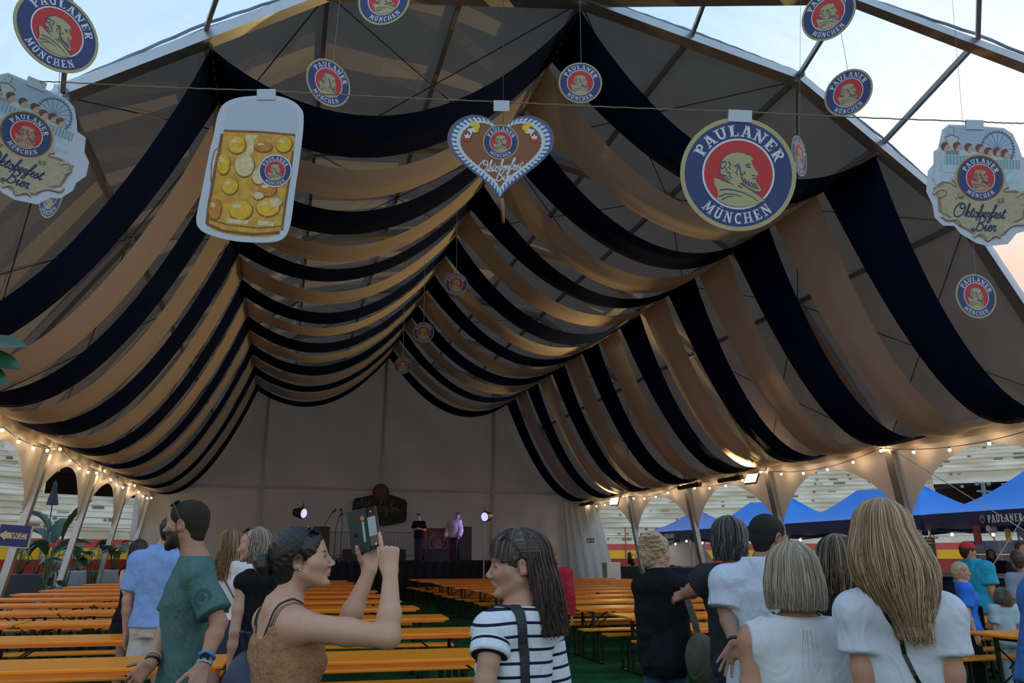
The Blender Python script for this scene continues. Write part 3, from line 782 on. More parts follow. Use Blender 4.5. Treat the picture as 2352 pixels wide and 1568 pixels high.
# ================================================================ SCULPTING ENGINE (signed distance fields -> surface nets)
def nrm(v): v = np.array(v, float); return v / (np.linalg.norm(v) + 1e-9)
class Field:
    def __init__(s): s.p = []
    def cone(s, a, b, ra, rb, k=0.02, op='u'):
        a, b = np.array(a, float), np.array(b, float); ba = b - a; L2 = ba @ ba + 1e-12; m = max(ra, rb)
        def f(X, Y, Z):
            x, y, z = X - a[0], Y - a[1], Z - a[2]
            t = np.clip((x * ba[0] + y * ba[1] + z * ba[2]) / L2, 0, 1)
            return np.sqrt((x - t * ba[0]) ** 2 + (y - t * ba[1]) ** 2 + (z - t * ba[2]) ** 2) - (ra + (rb - ra) * t)
        s.p.append((op, f, np.minimum(a, b) - m, np.maximum(a, b) + m, k)); return s
    def flat(s, a, b, ra, rb, k=0.01, op='u', sq=1.0, side=(1, 0, 0)):
        a, b = np.array(a, float), np.array(b, float); ba = b - a; L = np.linalg.norm(ba); u = ba / L; m = max(ra, rb) * max(sq, 1)
        sd = nrm(np.array(side) - u * (np.array(side) @ u)); w = np.cross(u, sd)
        def f(X, Y, Z):
            x, y, z = X - a[0], Y - a[1], Z - a[2]
            t = x * u[0] + y * u[1] + z * u[2]; q = x * sd[0] + y * sd[1] + z * sd[2]; r = x * w[0] + y * w[1] + z * w[2]
            R = ra + (rb - ra) * np.clip(t / L, 0, 1)
            return np.maximum(np.sqrt((q / sq) ** 2 + r ** 2) - R, np.maximum(-t, t - L))
        s.p.append((op, f, np.minimum(a, b) - m, np.maximum(a, b) + m, k)); return s
    def ell(s, c, r, R=None, k=0.02, op='u'):
        c, r = np.array(c, float), np.array(r, float) * np.ones(3); m = r.max()
        def f(X, Y, Z):
            x, y, z = X - c[0], Y - c[1], Z - c[2]
            if R is not None: x, y, z = [R[0, i] * x + R[1, i] * y + R[2, i] * z for i in range(3)]
            k0 = np.sqrt((x / r[0]) ** 2 + (y / r[1]) ** 2 + (z / r[2]) ** 2); k1 = np.sqrt((x / r[0] ** 2) ** 2 + (y / r[1] ** 2) ** 2 + (z / r[2] ** 2) ** 2)
            return k0 * (k0 - 1) / (k1 + 1e-6)
        s.p.append((op, f, c - m, c + m, k)); return s
    def trunk(s, secs, k=0.02, op='u', grow=0.0, z0=None, z1=None, e=2.4, wr=0.0, seed=0.0):
        S = np.array(secs, float); z0 = S[0, 0] if z0 is None else z0; z1 = S[-1, 0] if z1 is None else z1
        A = S[:, 2].max() + grow + .02; B = S[:, 3].max() + grow + abs(S[:, 1]).max() + .02
        def f(X, Y, Z):
            cy, a, b = [np.interp(Z, S[:, 0], S[:, i]) for i in (1, 2, 3)]
            a = a + grow; b = b + grow
            q = (np.abs(X / a) ** e + np.abs((Y - cy) / b) ** e) ** (1 / e)
            d = (q - 1) * np.minimum(a, b)
            if wr: d = d + wr * (np.sin(Z * 38 + 5 * np.sin(X * 9 + seed) + 4 * np.sin(Y * 11)) * .5 + np.sin(Z * 21 - X * 17 + seed) * .6 + np.sin(X * 45 + 3 * np.sin(Z * 7 + seed)) * .35)
            return np.maximum(d, np.maximum(z0 - Z, Z - z1))
        s.p.append((op, f, np.array([-A, -B, z0]), np.array([A, B, z1]), k)); return s
    def box(s, lo, hi, k=0.01, op='s'):
        lo, hi = np.array(lo, float), np.array(hi, float)
        def f(X, Y, Z): return np.maximum(np.maximum(np.maximum(lo[0] - X, X - hi[0]), np.maximum(lo[1] - Y, Y - hi[1])), np.maximum(lo[2] - Z, Z - hi[2]))
        s.p.append((op, f, lo, hi, k)); return s
    def bounds(s):
        lo = np.min([p[2] for p in s.p if p[0] == 'u'], 0); hi = np.max([p[3] for p in s.p if p[0] == 'u'], 0); return lo, hi
    def sample(s, lo, hi, cell):
        ax = [np.arange(lo[i], hi[i] + cell, cell) for i in range(3)]
        F = np.full([len(a) for a in ax], 0.3, np.float32)
        for op, f, plo, phi, k in s.p:
            pad = k + 3 * cell
            sl = []
            for i in range(3):
                i0 = int(max(0, math.floor((plo[i] - pad - lo[i]) / cell))); i1 = int(min(len(ax[i]), math.ceil((phi[i] + pad - lo[i]) / cell) + 1)); sl.append(slice(i0, i1))
            if any(q.start >= q.stop for q in sl): continue
            X = ax[0][sl[0]].reshape(-1, 1, 1); Y = ax[1][sl[1]].reshape(1, -1, 1); Z = ax[2][sl[2]].reshape(1, 1, -1)
            d = f(X, Y, Z); G = F[tuple(sl)]
            if op == 'u':
                h = np.clip(0.5 + 0.5 * (G - d) / k, 0, 1); F[tuple(sl)] = G * (1 - h) + d * h - k * h * (1 - h)
            else:
                d = -d; h = np.clip(0.5 - 0.5 * (G - d) / k, 0, 1); F[tuple(sl)] = G * (1 - h) + d * h + k * h * (1 - h)
        return F, ax
    def mesh(s, cell, lo=None, hi=None, holes=()):
        if lo is None: lo, hi = s.bounds(); lo = lo - 2.5 * cell; hi = hi + 2.5 * cell
        F, ax = s.sample(np.array(lo, float), np.array(hi, float), cell)
        I = F < 0; n = np.array(F.shape) - 1
        cnt = np.zeros(n, np.int8)
        for a in (0, 1):
            for b in (0, 1):
                for c in (0, 1): cnt += I[a:a + n[0], b:b + n[1], c:c + n[2]]
        act = (cnt > 0) & (cnt < 8); ijk = np.argwhere(act)
        if not len(ijk): return np.zeros((0, 3)), np.zeros((0, 4), int)
        idx = -np.ones(n, np.int64); idx[act] = np.arange(len(ijk))
        P = np.zeros((len(ijk), 3)); C = np.zeros(len(ijk))
        for d in range(3):
            o = [q for q in range(3) if q != d]
            for u in (0, 1):
                for v in (0, 1):
                    off = np.zeros(3, int); off[o[0]] = u; off[o[1]] = v; A = ijk + off; B = A.copy(); B[:, d] += 1
                    fa = F[A[:, 0], A[:, 1], A[:, 2]]; fb = F[B[:, 0], B[:, 1], B[:, 2]]; m = (fa < 0) != (fb < 0)
                    t = np.where(m, fa / (fa - fb + 1e-12), 0); pos = A.astype(float); pos[:, d] += t; P[m] += pos[m]; C[m] += 1
        V = P / C[:, None] * cell + np.array([a[0] for a in ax])
        Q = []
        for d in range(3):
            o = [q for q in range(3) if q != d]
            sa = [slice(None)] * 3; sb = [slice(None)] * 3; sa[d] = slice(0, -1); sb[d] = slice(1, None)
            e = I[tuple(sa)] != I[tuple(sb)]; E_ = np.argwhere(e)
            E_ = E_[(E_[:, o[0]] > 0) & (E_[:, o[1]] > 0) & (E_[:, o[0]] < n[o[0]]) & (E_[:, o[1]] < n[o[1]])]
            def cellid(du, dv): c = E_.copy(); c[:, o[0]] -= du; c[:, o[1]] -= dv; return idx[c[:, 0], c[:, 1], c[:, 2]]
            q = np.stack([cellid(0, 0), cellid(1, 0), cellid(1, 1), cellid(0, 1)], 1)
            fl = I[E_[:, 0], E_[:, 1], E_[:, 2]] ^ (d == 1)
            q[~fl] = q[~fl][:, ::-1]; Q.append(q)
        Q = np.concatenate(Q)
        for hl, hh in holes:
            c = V[Q].mean(1); Q = Q[~np.all((c > hl) & (c < hh), 1)]
        return V, Q
def mesh_obj(name, parts, mats, parent=None, colfn=None, attrs=None):
    Vs, Qs, o = [], [], 0
    for V, Q in parts:
        if len(Q) == 0: continue
        Vs.append(V); Qs.append(Q + o); o += len(V)
    V = np.concatenate(Vs); Q = np.concatenate(Qs)
    me = bpy.data.meshes.new(name); me.from_pydata(V.tolist(), [], Q.tolist())
    me.materials.append(mats)
    me.polygons.foreach_set('use_smooth', [True] * len(me.polygons))
    if colfn is not None:
        c = np.ones((len(V), 4), np.float32); c[:, :3] = colfn(V)
        ca = me.color_attributes.new('col', 'FLOAT_COLOR', 'POINT'); ca.data.foreach_set('color', c.ravel())
    if attrs is not None:
        at = me.attributes.new('sc', 'FLOAT', 'POINT'); at.data.foreach_set('value', attrs(V).astype(np.float32))
    me.update()
    ob = bpy.data.objects.new(name, me); COL.objects.link(ob)
    if parent: ob.parent = parent
    return ob
def rotm(yaw, pitch=0.0, roll=0.0):
    return np.array((Matrix.Rotation(yaw, 3, 'Z') @ Matrix.Rotation(pitch, 3, 'X') @ Matrix.Rotation(roll, 3, 'Y')))

# ---------------------------------------------------------------- head (local frame: y forward, z up, origin between the ears)
def head_prims(F, c, R, s, sex='f', age=0, ears=(1, 1), detail=True):
    T = lambda p: c + R @ (np.array(p, float) * s)
    def el(p, r, k=.02, op='u', q=None): F.ell(T(p), np.array(r) * s, R if q is None else R @ q, k * s, op)
    def cn(a, b, ra, rb, k=.015, op='u'): F.cone(T(a), T(b), ra * s, rb * s, k * s, op)
    el((0, -.016, .036), (.074, .093, .080)); el((0, .032, .028), (.062, .058, .062)); el((0, .030, -.028), (.058, .060, .075))
    m = sex == 'm'
    for x in (-1, 1):
        cn((x * .054, .004, -.050), (x * .020, .066, -.094), .018 if m else .015, .016 if m else .012, .03)
        cn((x * .050, .045, -.020), (x * .030, .074, -.030), .018, .014, .03)
    cn((-.010, .081, -.096), (.010, .081, -.096), .015 if m else .012, .015 if m else .012, .02)
    if not detail: 
        cn((0, .090, -.004), (0, .108, -.034), .007, .011, .012)
    else:
        cn((-.030, .079, .016), (.030, .079, .016), .009 if m else .007, .009 if m else .007, .02)
        for x in (-1, 1): el((x * .031, .098, -.001), (.017, .016, .013), .014, 's')
        for x in (-1, 1): el((x * .031, .0765, -.002), (.0145, .0125, .0115), .004)
        for x in (-1, 1): el((x * .031, .0905, -.0025), (.0120, .0075, .0040), .0025, 's')
        cn((0, .087, .008), (0, .108, -.029), .0055, .0080, .010); el((0, .1085, -.0325), (.0100, .0100, .0085), .008)
        for x in (-1, 1): el((x * .0125, .101, -.037), (.0065, .009, .0065), .006)
        cn((0, .095, -.048), (0, .094, -.056), .006, .006, .008)
        cn((-.019, .082, -.063), (0, .0915, -.0605), .0035, .0055, .005); cn((.019, .082, -.063), (0, .0915, -.0605), .0035, .0055, .005)
        cn((-.018, .082, -.0685), (0, .0895, -.072), .0035, .0065, .005); cn((.018, .082, -.0685), (0, .0895, -.072), .0035, .0065, .005)
        cn((-.021, .0925, -.0662), (.021, .0925, -.0662), .0016, .0016, .003, 's')
        el((0, .096, -.082), (.020, .008, .005), .010, 's')
        if age:
            for x in (-1, 1):
                cn((x * .022, .098, -.040), (x * .030, .082, -.066), .0016, .0016, .006, 's')
                for j in range(3): cn((x * (.050 + .006 * j), .045 - .018 * j, -.055 - .004 * j), (x * (.046 + .003 * j), .028 - .018 * j, -.100 - .002 * j), .0016, .0014, .006, 's')
    for x, on in zip((-1, 1), ears):
        if not on: continue
        q = rotm(-x * .35, -.20)
        el((x * .075, -.012, -.006), (.009, .019, .031), .004, q=q); el((x * .083, -.008, -.004), (.006, .010, .018), .004, 's', q=q)
        el((x * .075, -.002, -.028), (.006, .008, .010), .004)
    return T
def finger(F, base, d, n, L, r, curl, k=.004):
    """three phalanges from base along d, bending towards -n"""
    p = np.array(base, float); u = nrm(d); n = nrm(n); ang = 0; side = np.cross(u, n)
    for i, (f, c) in enumerate(zip((.45, .30, .25), curl)):
        ang += c; v = u * math.cos(ang) - n * math.sin(ang); q = p + v * L * f
        F.cone(p, q, r * (1 - .09 * i), r * (1 - .09 * (i + 1)), k); p = q
    return p
def hand(F, wrist, d, n, s=1.0, curls=None, thumb=1, spread=.10, thumb_dir=None, wr=.026):
    """d points from wrist to fingertips, n out of the back of the hand, thumb = +1/-1 picks the side"""
    w = np.array(wrist, float); d = nrm(d); n = nrm(np.array(n) - d * (np.array(n) @ d)); sd = np.cross(d, n) * thumb
    P = lambda a, b, c: w + (d * a + sd * b + n * c) * s
    curls = curls or [(.25, .35, .25)] * 4
    for b, kx in ((.027, .0), (.009, .003), (-.010, .002), (-.027, -.002)):
        F.cone(P(.005, b * .55, 0), P(.082 + kx, b, .002), .0135 * s, .0105 * s, .012 * s)
    F.cone(P(.0, .016, -.004), P(.050, .030, -.010), .015 * s, .013 * s, .014 * s)
    tips = []
    for i, (b, L, r) in enumerate(((.028, .072, .0086), (.009, .080, .0088), (-.010, .074, .0083), (-.028, .058, .0074))):
        dd = d + sd * spread * (1.5 - i) * .6
        tips.append(finger(F, P(.084 - (.006 if i in (0,) else .012 if i == 3 else 0), b, .001), dd, n, L * s, r * s, curls[i]))
    td = thumb_dir if thumb_dir is not None else d * .72 + sd * .62 - n * .35
    td = nrm(td); b0 = P(.020, .026, -.008); b1 = b0 + td * .040 * s; b2 = b1 + nrm(td + d * .25) * .032 * s; b3 = b2 + nrm(td + d * .45) * .026 * s
    F.cone(b0, b1, .0135 * s, .0108 * s, .010 * s); F.cone(b1, b2, .0105 * s, .0095 * s, .004); F.cone(b2, b3, .0094 * s, .0075 * s, .004)
    return tips, b3

SECF = [(.455, .0, .150, .105), (.50, -.008, .176, .122), (.54, -.006, .168, .115), (.585, .0, .136, .092), (.62, .004, .126, .086), (.67, .006, .134, .094),
        (.72, .016, .148, .112), (.76, .006, .152, .098), (.795, -.006, .142, .076), (.82, -.012, .100, .058), (.845, -.012, .060, .050)]
SECM = [(.455, .0, .150, .108), (.50, -.004, .168, .120), (.54, .0, .164, .112), (.60, .004, .152, .104), (.66, .006, .160, .110),
        (.72, .010, .178, .122), (.77, .002, .182, .112), (.80, -.006, .165, .088), (.825, -.012, .104, .062), (.85, -.012, .062, .054)]
m_skin_cache = {}
def skin(tone):
    k = 'skin_%d%d%d' % tuple(int(c * 100) for c in tone)
    return mat(k, tone, 0.48, attr='col', noise=0.05, nscale=25, spec=0.35, sss=0.0, bump=0.08, bscale=300)

class Person:
    def __init__(s, label, pos, face, H=1.7, sex='f', build=1.0, cell=.008, tone=(.50, .30, .21), head=None, headyaw=0, headpitch=0, headroll=0, age=0, detail=True, hs=None, group=None):
        f = Vector((face[0], face[1], 0)).normalized(); rz = math.atan2(-f.x, f.y)
        s.root = thing('person', label, 'person', (pos[0], pos[1], pos[2] if len(pos) > 2 else 0), rz, group)
        s.rz = rz; s.H = H; s.sex = sex; s.b = build; s.cell = cell; s.tone = np.array(tone); s.F = Field(); s.detail = detail; s.age = age
        k = H / (1.68 if sex == 'f' else 1.78); s.k = k
        S = SECF if sex == 'f' else SECM
        s.S = [(z * H, cy * k, a * k * build, b * k * (build if build < 1.1 else build * 1.05)) for z, cy, a, b in S]
        s.hs = (hs or (.97 if sex == 'f' else 1.02)) * (1 if H > 1.5 else .94)
        s.hc = np.array(head if head is not None else (0, .012 * k, H - .118 * s.hs)); s.R = rotm(headyaw, headpitch, headroll)
        s.sh = {x: np.array((x * (.148 if sex == 'f' else .176) * k * (1 + (build - 1) * .7), -.012 * k, .795 * H)) for x in (-1, 1)}
        s.ar = (.046, .036, .036, .024) if sex == 'f' else (.054, .043, .043, .029)
        s.ar = [r * k * (1 + (build - 1) * .8) for r in s.ar]
        s.fine = []; s.F.trunk(s.S, k=.03)
        s.T = head_prims(s.F, s.hc, s.R, s.hs, sex, age, detail=detail)
        nb = np.array((0, -.022 * k, .825 * H)); nr = (.050, .046) if sex == 'f' else (.062, .058)
        s.F.cone(nb, s.T((0, -.020, -.055)), nr[0] * s.hs, nr[1] * s.hs, .035)
        s.F.cone((0, -.012 * k, .80 * H), nb, .052 * k, .052 * k, .05)
        s.arms = {}; s.gp = {0: [], -1: [], 1: []}
    def bk(s, x, zf, off=.004, side=-1):                # point on the back (or chest) surface
        S = np.array(s.S); z = zf * s.H; cy, a, b = [float(np.interp(z, S[:, 0], S[:, i])) for i in (1, 2, 3)]
        q = max(0, 1 - abs(x / (a + off)) ** 2.4) ** (1 / 2.4); return (x, cy + side * (b + off) * q, z)
    def loc(s, w):                                   # world point -> local
        d = Vector(w) - s.root.location; c, n = math.cos(-s.rz), math.sin(-s.rz)
        return np.array((d.x * c - d.y * n, d.x * n + d.y * c, d.z))
    def ldir(s, w): c, n = math.cos(-s.rz), math.sin(-s.rz); return np.array((w[0] * c - w[1] * n, w[0] * n + w[1] * c, w[2]))
    def arm(s, x, el, wr, hd=None, hn=None, fine=0, **kw):
        sh = s.sh[x]; el, wr = np.array(el, float), np.array(wr, float); a = s.ar
        n0 = len(s.F.p)
        s.F.cone(sh + np.array((-x * .045, 0, .006)), sh, a[0] * 1.02, a[0] * 1.02, .04)
        s.F.cone(sh, sh * .45 + el * .55, a[0] * 1.04, a[0] * .93, .025); s.F.cone(sh * .45 + el * .55, el, a[0] * .93, a[1], .02)
        m = el * .68 + wr * .32; s.F.cone(el, m, a[1], a[2] * 1.02, .02); s.F.cone(m, wr, a[2] * 1.02, a[3], .02)
        s.arms[x] = (sh, el, wr); s.gp[x] = s.F.p[n0:]
        if hd is None: hd = wr - el
        if hn is None: hn = (x, 0.1, 0)
        tips = hand(s.F, wr, hd, hn, s=s.k * (.95 if s.sex == 'f' else 1.06), thumb=kw.pop('thumb', None) or (1 if np.cross(nrm(hd), nrm(hn)) @ np.array((0, 1, 0)) > 0 else -1), **kw)
        if fine:
            lo = wr - .19; hi = wr + .19; s.fine.append((lo, hi, fine))
        return tips
    def relax(s, x, fwd=0.0, out=.03, **kw):
        sh = s.sh[x]; H = s.H
        el = sh + np.array((x * out, -.02 + fwd * .3, -.175 * H)); wr = el + np.array((x * .0, .05 + fwd, -.150 * H)); 
        return s.arm(x, el, wr, **kw)
    def legs(s, bare=False, step=0.0):
        H = s.H; s.lg = {}
        for x in (-1, 1):
            hp = np.array((x * .085 * s.k * s.b, 0, .50 * H)); kn = np.array((x * .090 * s.k, .02 + x * step * .5, .275 * H)); an = np.array((x * .085 * s.k, -.02 + x * step, .05 * H)); s.lg[x] = (hp, kn, an)
            if bare:
                s.F.cone(hp, kn, .080 * s.k, .052 * s.k, .03); s.F.cone(kn, kn * .6 + an * .4, .050 * s.k, .052 * s.k, .02); s.F.cone(kn * .6 + an * .4, an, .052 * s.k, .034 * s.k, .02)
    def body(s, paint=None, zcut=None):
        lo, hi = s.F.bounds(); c = s.cell; lo = lo - 3 * c; hi = hi + 3 * c
        if zcut: lo[2] = zcut
        parts = []; holes = []
        hc = s.hc
        if s.detail and c > .0045:
            r = .150 * s.hs; fl, fh = hc - r, hc + r; parts.append(s.F.mesh(min(c, .0042), fl, fh)); holes.append((fl + .012, fh - .012))
        for fl, fh, cc in s.fine: parts.append(s.F.mesh(cc, fl, fh)); holes.append((fl + .010, fh - .010))
        parts.append(s.F.mesh(c, lo, hi, holes))
        tone = s.tone; T = s; Rt = s.R.T
        def colf(V):
            C = np.tile(tone, (len(V), 1)); L = (V - s.hc) @ s.R / s.hs     # head-local
            x, y, z = L[:, 0], L[:, 1], L[:, 2]; ax = np.abs(x)
            def mix(m, col): C[:] = C * (1 - m[:, None]) + np.array(col) * m[:, None]
            fr = (y > .055) & (y < .13)
            mix(np.clip(1.2 - ((ax / .021) ** 2 + ((z + .0665) / .0085) ** 2), 0, 1) * fr * .75, tone * np.array((.95, .62, .62)))
            mix(np.clip(1 - ((ax - .04) / .018) ** 2 - ((z + .035) / .018) ** 2, 0, 1) * fr * .35, tone * np.array((1.12, .85, .8)))
            bz = .017 - .12 * (ax - .03) ** 2 / .03
            mix(np.clip(1.3 - ((ax - .032) / .017) ** 2 - ((z - bz) / .0035) ** 2, 0, 1) * fr * .8, s.brow)
            mix(np.clip(1.0 - ((ax - .031) / .0165) ** 2 - ((z + .001) / .0125) ** 2, 0, 1) * fr * .35, tone * .5)
            mix(np.clip((ax - .074) / .006, 0, 1) * (ax < .1) * (np.abs(y + .01) < .03) * (np.abs(z) < .04) * .4, tone * np.array((1.15, .8, .75)))
            if paint: paint(C, x, y, z, ax, mix)
            return C
        ob = mesh_obj('body', parts, skin(tuple(s.tone)), s.root, colf)
        if s.detail:
            mb = MB()
            for x in (-1, 1): mb.ball(s.T((x * .031, .0772, -.0025)), .0108 * s.hs, 12, 8)
            e = mb.build('eyes', mat('eye_white', (.62, .60, .57), .2), s.root, smooth=True)
            mb = MB()
            for x in (-1, 1): mb.ball(s.T((x * .031, .0842, -.0025)), .0054 * s.hs, 10, 6)
            mb.build('iris', mat('eye_iris', (.03, .018, .01), .15), e, smooth=True)
            mb = MB()
            for x in (-1, 1): mb.tube([s.T((x * (.031 + u * .0145), .0890 - abs(u) ** 2 * .009, .0022 - abs(u) ** 2 * .006)) for u in np.linspace(-1, 1, 9)], .0013, 5)
            mb.build('eyelashes', mat('lash', (.01, .008, .006), .6), e)
        return ob
    brow = (.05, .03, .02)
    # ---------------- clothing
    def top(s, name, m, hem=.50, neck=.835, grow=.012, sleeve=.0, slen=None, wr=.003, flare=0.0, cell=None, colfn=None, attrs=None, ztop=None, neckr=.075, neckfwd=.0, low=0, collar=False, sgrow=.010, armhole=.0, split=False, neckback=0.0):
        ztop = ztop or (.872 if collar else .846); c = cell or s.cell; H = s.H; F = Field()
        S = [(z, cy, a + flare * max(0, (.66 * H - z) / (.2 * H)) * .10, b + flare * max(0, (.66 * H - z) / (.2 * H)) * .08) for z, cy, a, b in s.S]
        S = [(S[0][0] - .12, S[0][1], S[0][2], S[0][3])] + S
        F.trunk(S, k=.02, grow=grow, z0=hem * H, z1=ztop * H, wr=wr, seed=H * 10)
        G = []
        def grown(p, g, cut=None):
            op, f, lo_, hi_, k = p
            def h(X, Y, Z):
                d = f(X, Y, Z) - g
                if cut is not None: c0, u = cut; d = np.maximum(d, (X - c0[0]) * u[0] + (Y - c0[1]) * u[1] + (Z - c0[2]) * u[2])
                return d
            return (op, h, lo_ - g, hi_ + g, k)
        for x in (-1, 1):
            if sleeve > 0 or armhole:
                for p in s.gp[0]: F.p.append(grown(p, grow + .002, None if sleeve > 0 else (s.sh[x] * (.80 + armhole, 1, 1), np.array((x, 0, 0.)))) )
            if sleeve > 0:
                sh, el, wrs = s.arms[x]; a = s.ar; T_ = Field() if split else F
                u1, u2 = nrm(el - sh), nrm(wrs - el)
                if sleeve <= 1:
                    e2 = sh + (el - sh) * sleeve
                    for p in s.gp[x][:3]: T_.p.append(grown(p, grow + .002, (e2, u1)))
                    T_.flat(sh + (e2 - sh) * .3, e2, a[0] * .98 + grow, a[0] * .98 + grow + sgrow, .03)
                    if split: G.append((T_, sh, u1)); F.p.append(grown(s.gp[x][0], grow + .001))
                else:
                    e2 = el + (wrs - el) * (sleeve - 1)
                    for p in s.gp[x]: T_.p.append(grown(p, grow + .001, (e2, u2)))
        F.box((-1, -1, ztop * H), (1, 1, 3), k=.004, op='s')
        if armhole < 0:
            for x in (-1, 1): F.ell((x * .222, -.01, .79 * H), (.056, .12, .13), k=.008, op='s')
        if neckr: F.ell((0, neckfwd - .008, (neck + .018) * H), (neckr, neckr * .84, .036 + low * .3), k=.008, op='s')
        if low: F.ell((0, -.14, .845 * H), (.115, .12, low), k=.015, op='s')
        if collar: F.flat((0, -.015, .822 * H), (0, .0, .862 * H), .075 * s.k, .066 * s.k, .008)
        if collar: F.flat((0, -.012, .85 * H), (0, .0, .90 * H), .058 * s.k, .058 * s.k, .006, 's')
        o = mesh_obj(name, [F.mesh(c)], m, s.root, colfn, attrs)
        for T_, sh, u in G: mesh_obj('sleeve', [T_.mesh(c)], m, s.root, None, lambda V, sh=sh, u=u: -((V - sh) @ u) + 10.0)
        return o
    def trousers(s, m, hem=.04, waist=.60, name='trousers', loose=.018, cell=None):
        F = Field(); H = s.H
        F.trunk([(.44 * H, 0, .13 * s.k, .10 * s.k)] + s.S[:5], k=.02, grow=.008, z0=.455 * H, z1=waist * H, wr=.002)
        for x in (-1, 1):
            hp, kn, an = s.lg[x]
            e = an if hem < .2 else hp + (kn - hp) * (1 - (hem - .275) / .225 if hem > .275 else 1)
            if hem < .2:
                F.flat(hp, kn, .086 * s.k * s.b, .060 * s.k + loose * .6, .03); F.cone(kn, kn, .058 * s.k + loose * .5, .058 * s.k + loose * .5, .02); F.flat(kn, an + (an - kn) * .08, .060 * s.k + loose * .5, .044 * s.k + loose, .02)
            else: F.flat(hp, e, .090 * s.k * s.b, .074 * s.k + loose, .03)
            F.cone(hp + np.array((0, -.02, .0)), hp + np.array((0, -.03, .02)), .092 * s.k * s.b, .085 * s.k * s.b, .03)
        return mesh_obj(name, [F.mesh(cell or s.cell * 1.2)], m, s.root)
    def skirt(s, m, hem=.40, waist=.62, flare=.05, name='skirt'):
        F = Field(); H = s.H
        F.trunk([(hem * H - .02, 0, .172 * s.k + flare, .125 * s.k + flare), (.47 * H, 0, .176 * s.k + flare * .4, .125 * s.k + flare * .4)] + s.S[1:6], k=.02, grow=.014, z0=hem * H, z1=waist * H, wr=.004)
        return mesh_obj(name, [F.mesh(s.cell * 1.2)], m, s.root)
    def shoes(s, m):
        for x in (-1, 1):
            hp, kn, an = s.lg[x]; F = Field()
            F.cone(an * (1, 1, 0) + np.array((0, -.02, .045)), an * (1, 1, 0) + np.array((x * .01, .15, .032)), .040 * s.k, .034 * s.k, .02); F.cone(an * (1, 1, 0) + np.array((0, -.015, .05)), an, .042 * s.k, .038 * s.k, .02)
            F.box((-1, -1, -1), (1, 1, .002), k=.004)
            mesh_obj('shoe', [F.mesh(max(s.cell, .008))], m, s.root)
    def strap(s, pts, w, m, name='strap', th=.004):
        """flat band through local points laid around the body"""
        mb = MB(); pts = [np.array(p, float) for p in pts]; n = len(pts); P = []
        ctr = np.array((0, 0, 0))
        for i, p in enumerate(pts):
            t = nrm(pts[min(i + 1, n - 1)] - pts[max(i - 1, 0)]); out = nrm((p[0], p[1] + .001, 0.25 * 0)); sd = nrm(np.cross(t, out)); out = nrm(np.cross(sd, t))
            P.append([p - sd * w / 2, p - sd * w / 2 + out * th, p + sd * w / 2 + out * th, p + sd * w / 2, p - sd * w / 2])
        mb.grid(P); return mb.build(name, m, s.root, smooth=False)
    def lay(s, pts, objs, off=.003, n=6):                # lay a line of points on the surface of the given meshes
        from mathutils.bvhtree import BVHTree
        tr = [BVHTree.FromPolygons([v.co for v in o.data.vertices], [tuple(p.vertices) for p in o.data.polygons]) for o in objs]
        P = []
        for a, b in zip(pts, pts[1:]):
            for i in range(n): P.append(Vector(a).lerp(Vector(b), i / n))
        P.append(Vector(pts[-1])); out = []
        for p in P:
            best = None
            for t in tr:
                l, nn_, _, d = t.find_nearest(p)
                ax = Vector((0, 0, p.z)); k = (l - Vector((0, 0, l.z))).length + l.z * .5
                if best is None or k > best[0]: best = (k, l, nn_)
            nn_ = best[2]
            if nn_.dot(best[1] - Vector((0, 0, best[1].z - .02))) < 0: nn_ = -nn_
            out.append((best[1] + nn_ * off, nn_))
        return out
    def band(s, pts, objs, w, m, name, off=.004, parent=None, th=.003):
        L = s.lay(pts, objs, off); mb = MB(); G = []
        for i, (p, nn_) in enumerate(L):
            t = (L[min(i + 1, len(L) - 1)][0] - L[max(i - 1, 0)][0]).normalized(); sd = nn_.cross(t).normalized() * w / 2
            G.append([p - sd - nn_ * th, p - sd, p + sd, p + sd - nn_ * th])
        mb.grid(G); return mb.build(name, m, parent or s.root, smooth=False)
    def crew(s, m, r=.070, z0=.838, z1=.826):
        mb = MB(); k = s.k; mb.tube([(r * k * math.sin(a), -.012 + -.062 * k * r / .07 * math.cos(a), (z0 * (1 + math.cos(a)) / 2 + z1 * (1 - math.cos(a)) / 2) * s.H) for a in [2 * PI * i / 28 for i in range(28)]], .0095, 7, closed=True)
        return mb.build('neckband', m, s.root, smooth=True)
    # ---------------- hair
    def cap(s, m, grow=.007, front=.060, low=-.030, name='hair', cell=None, noise=.0015, nf=90, side=.0, extra=None):
        F = Field(); T, R, h = s.T, s.R, s.hs
        def el(p, r, k=.01, op='u'): F.ell(T(p), np.array(r) * h, R, k * h, op)
        el((0, -.018, .036), (.074 + grow, .093 + grow, .080 + grow)); el((0, .020, .036), (.063 + grow, .060 + grow * .6, .060 + grow), .02); F.cone(T((0, -.055, -.02)), T((0, -.052, low)), (.050 + grow) * h, (.044 + grow) * h, .03)
        if extra: extra(F, T, el)
        # cut away the face and the ears
        el((0, .098, front - .075), (.085, .062, .083), .012, 's'); el((0, .05, -.06), (.12, .075, .062), .01, 's')
        for x in (-1, 1): el((x * .080, -.004, -.014), (.022, .026 + side, .036), .006, 's')
        def wob(X, Y, Z): return 0
        V, Q = F.mesh(cell or max(.0042, s.cell * .7))
        if noise:
            L = (V - s.hc) @ s.R; n = nrmV(L - np.array((0, -.02, .02)))
            V = V + n @ s.R.T * (noise * np.sin(L[:, 0] * nf * 3 + 4 * np.sin(L[:, 2] * nf)) + noise * np.sin(L[:, 1] * nf * 2.3 + L[:, 2] * nf * 2))[:, None]
        return mesh_obj(name, [(V, Q)], m, s.root)
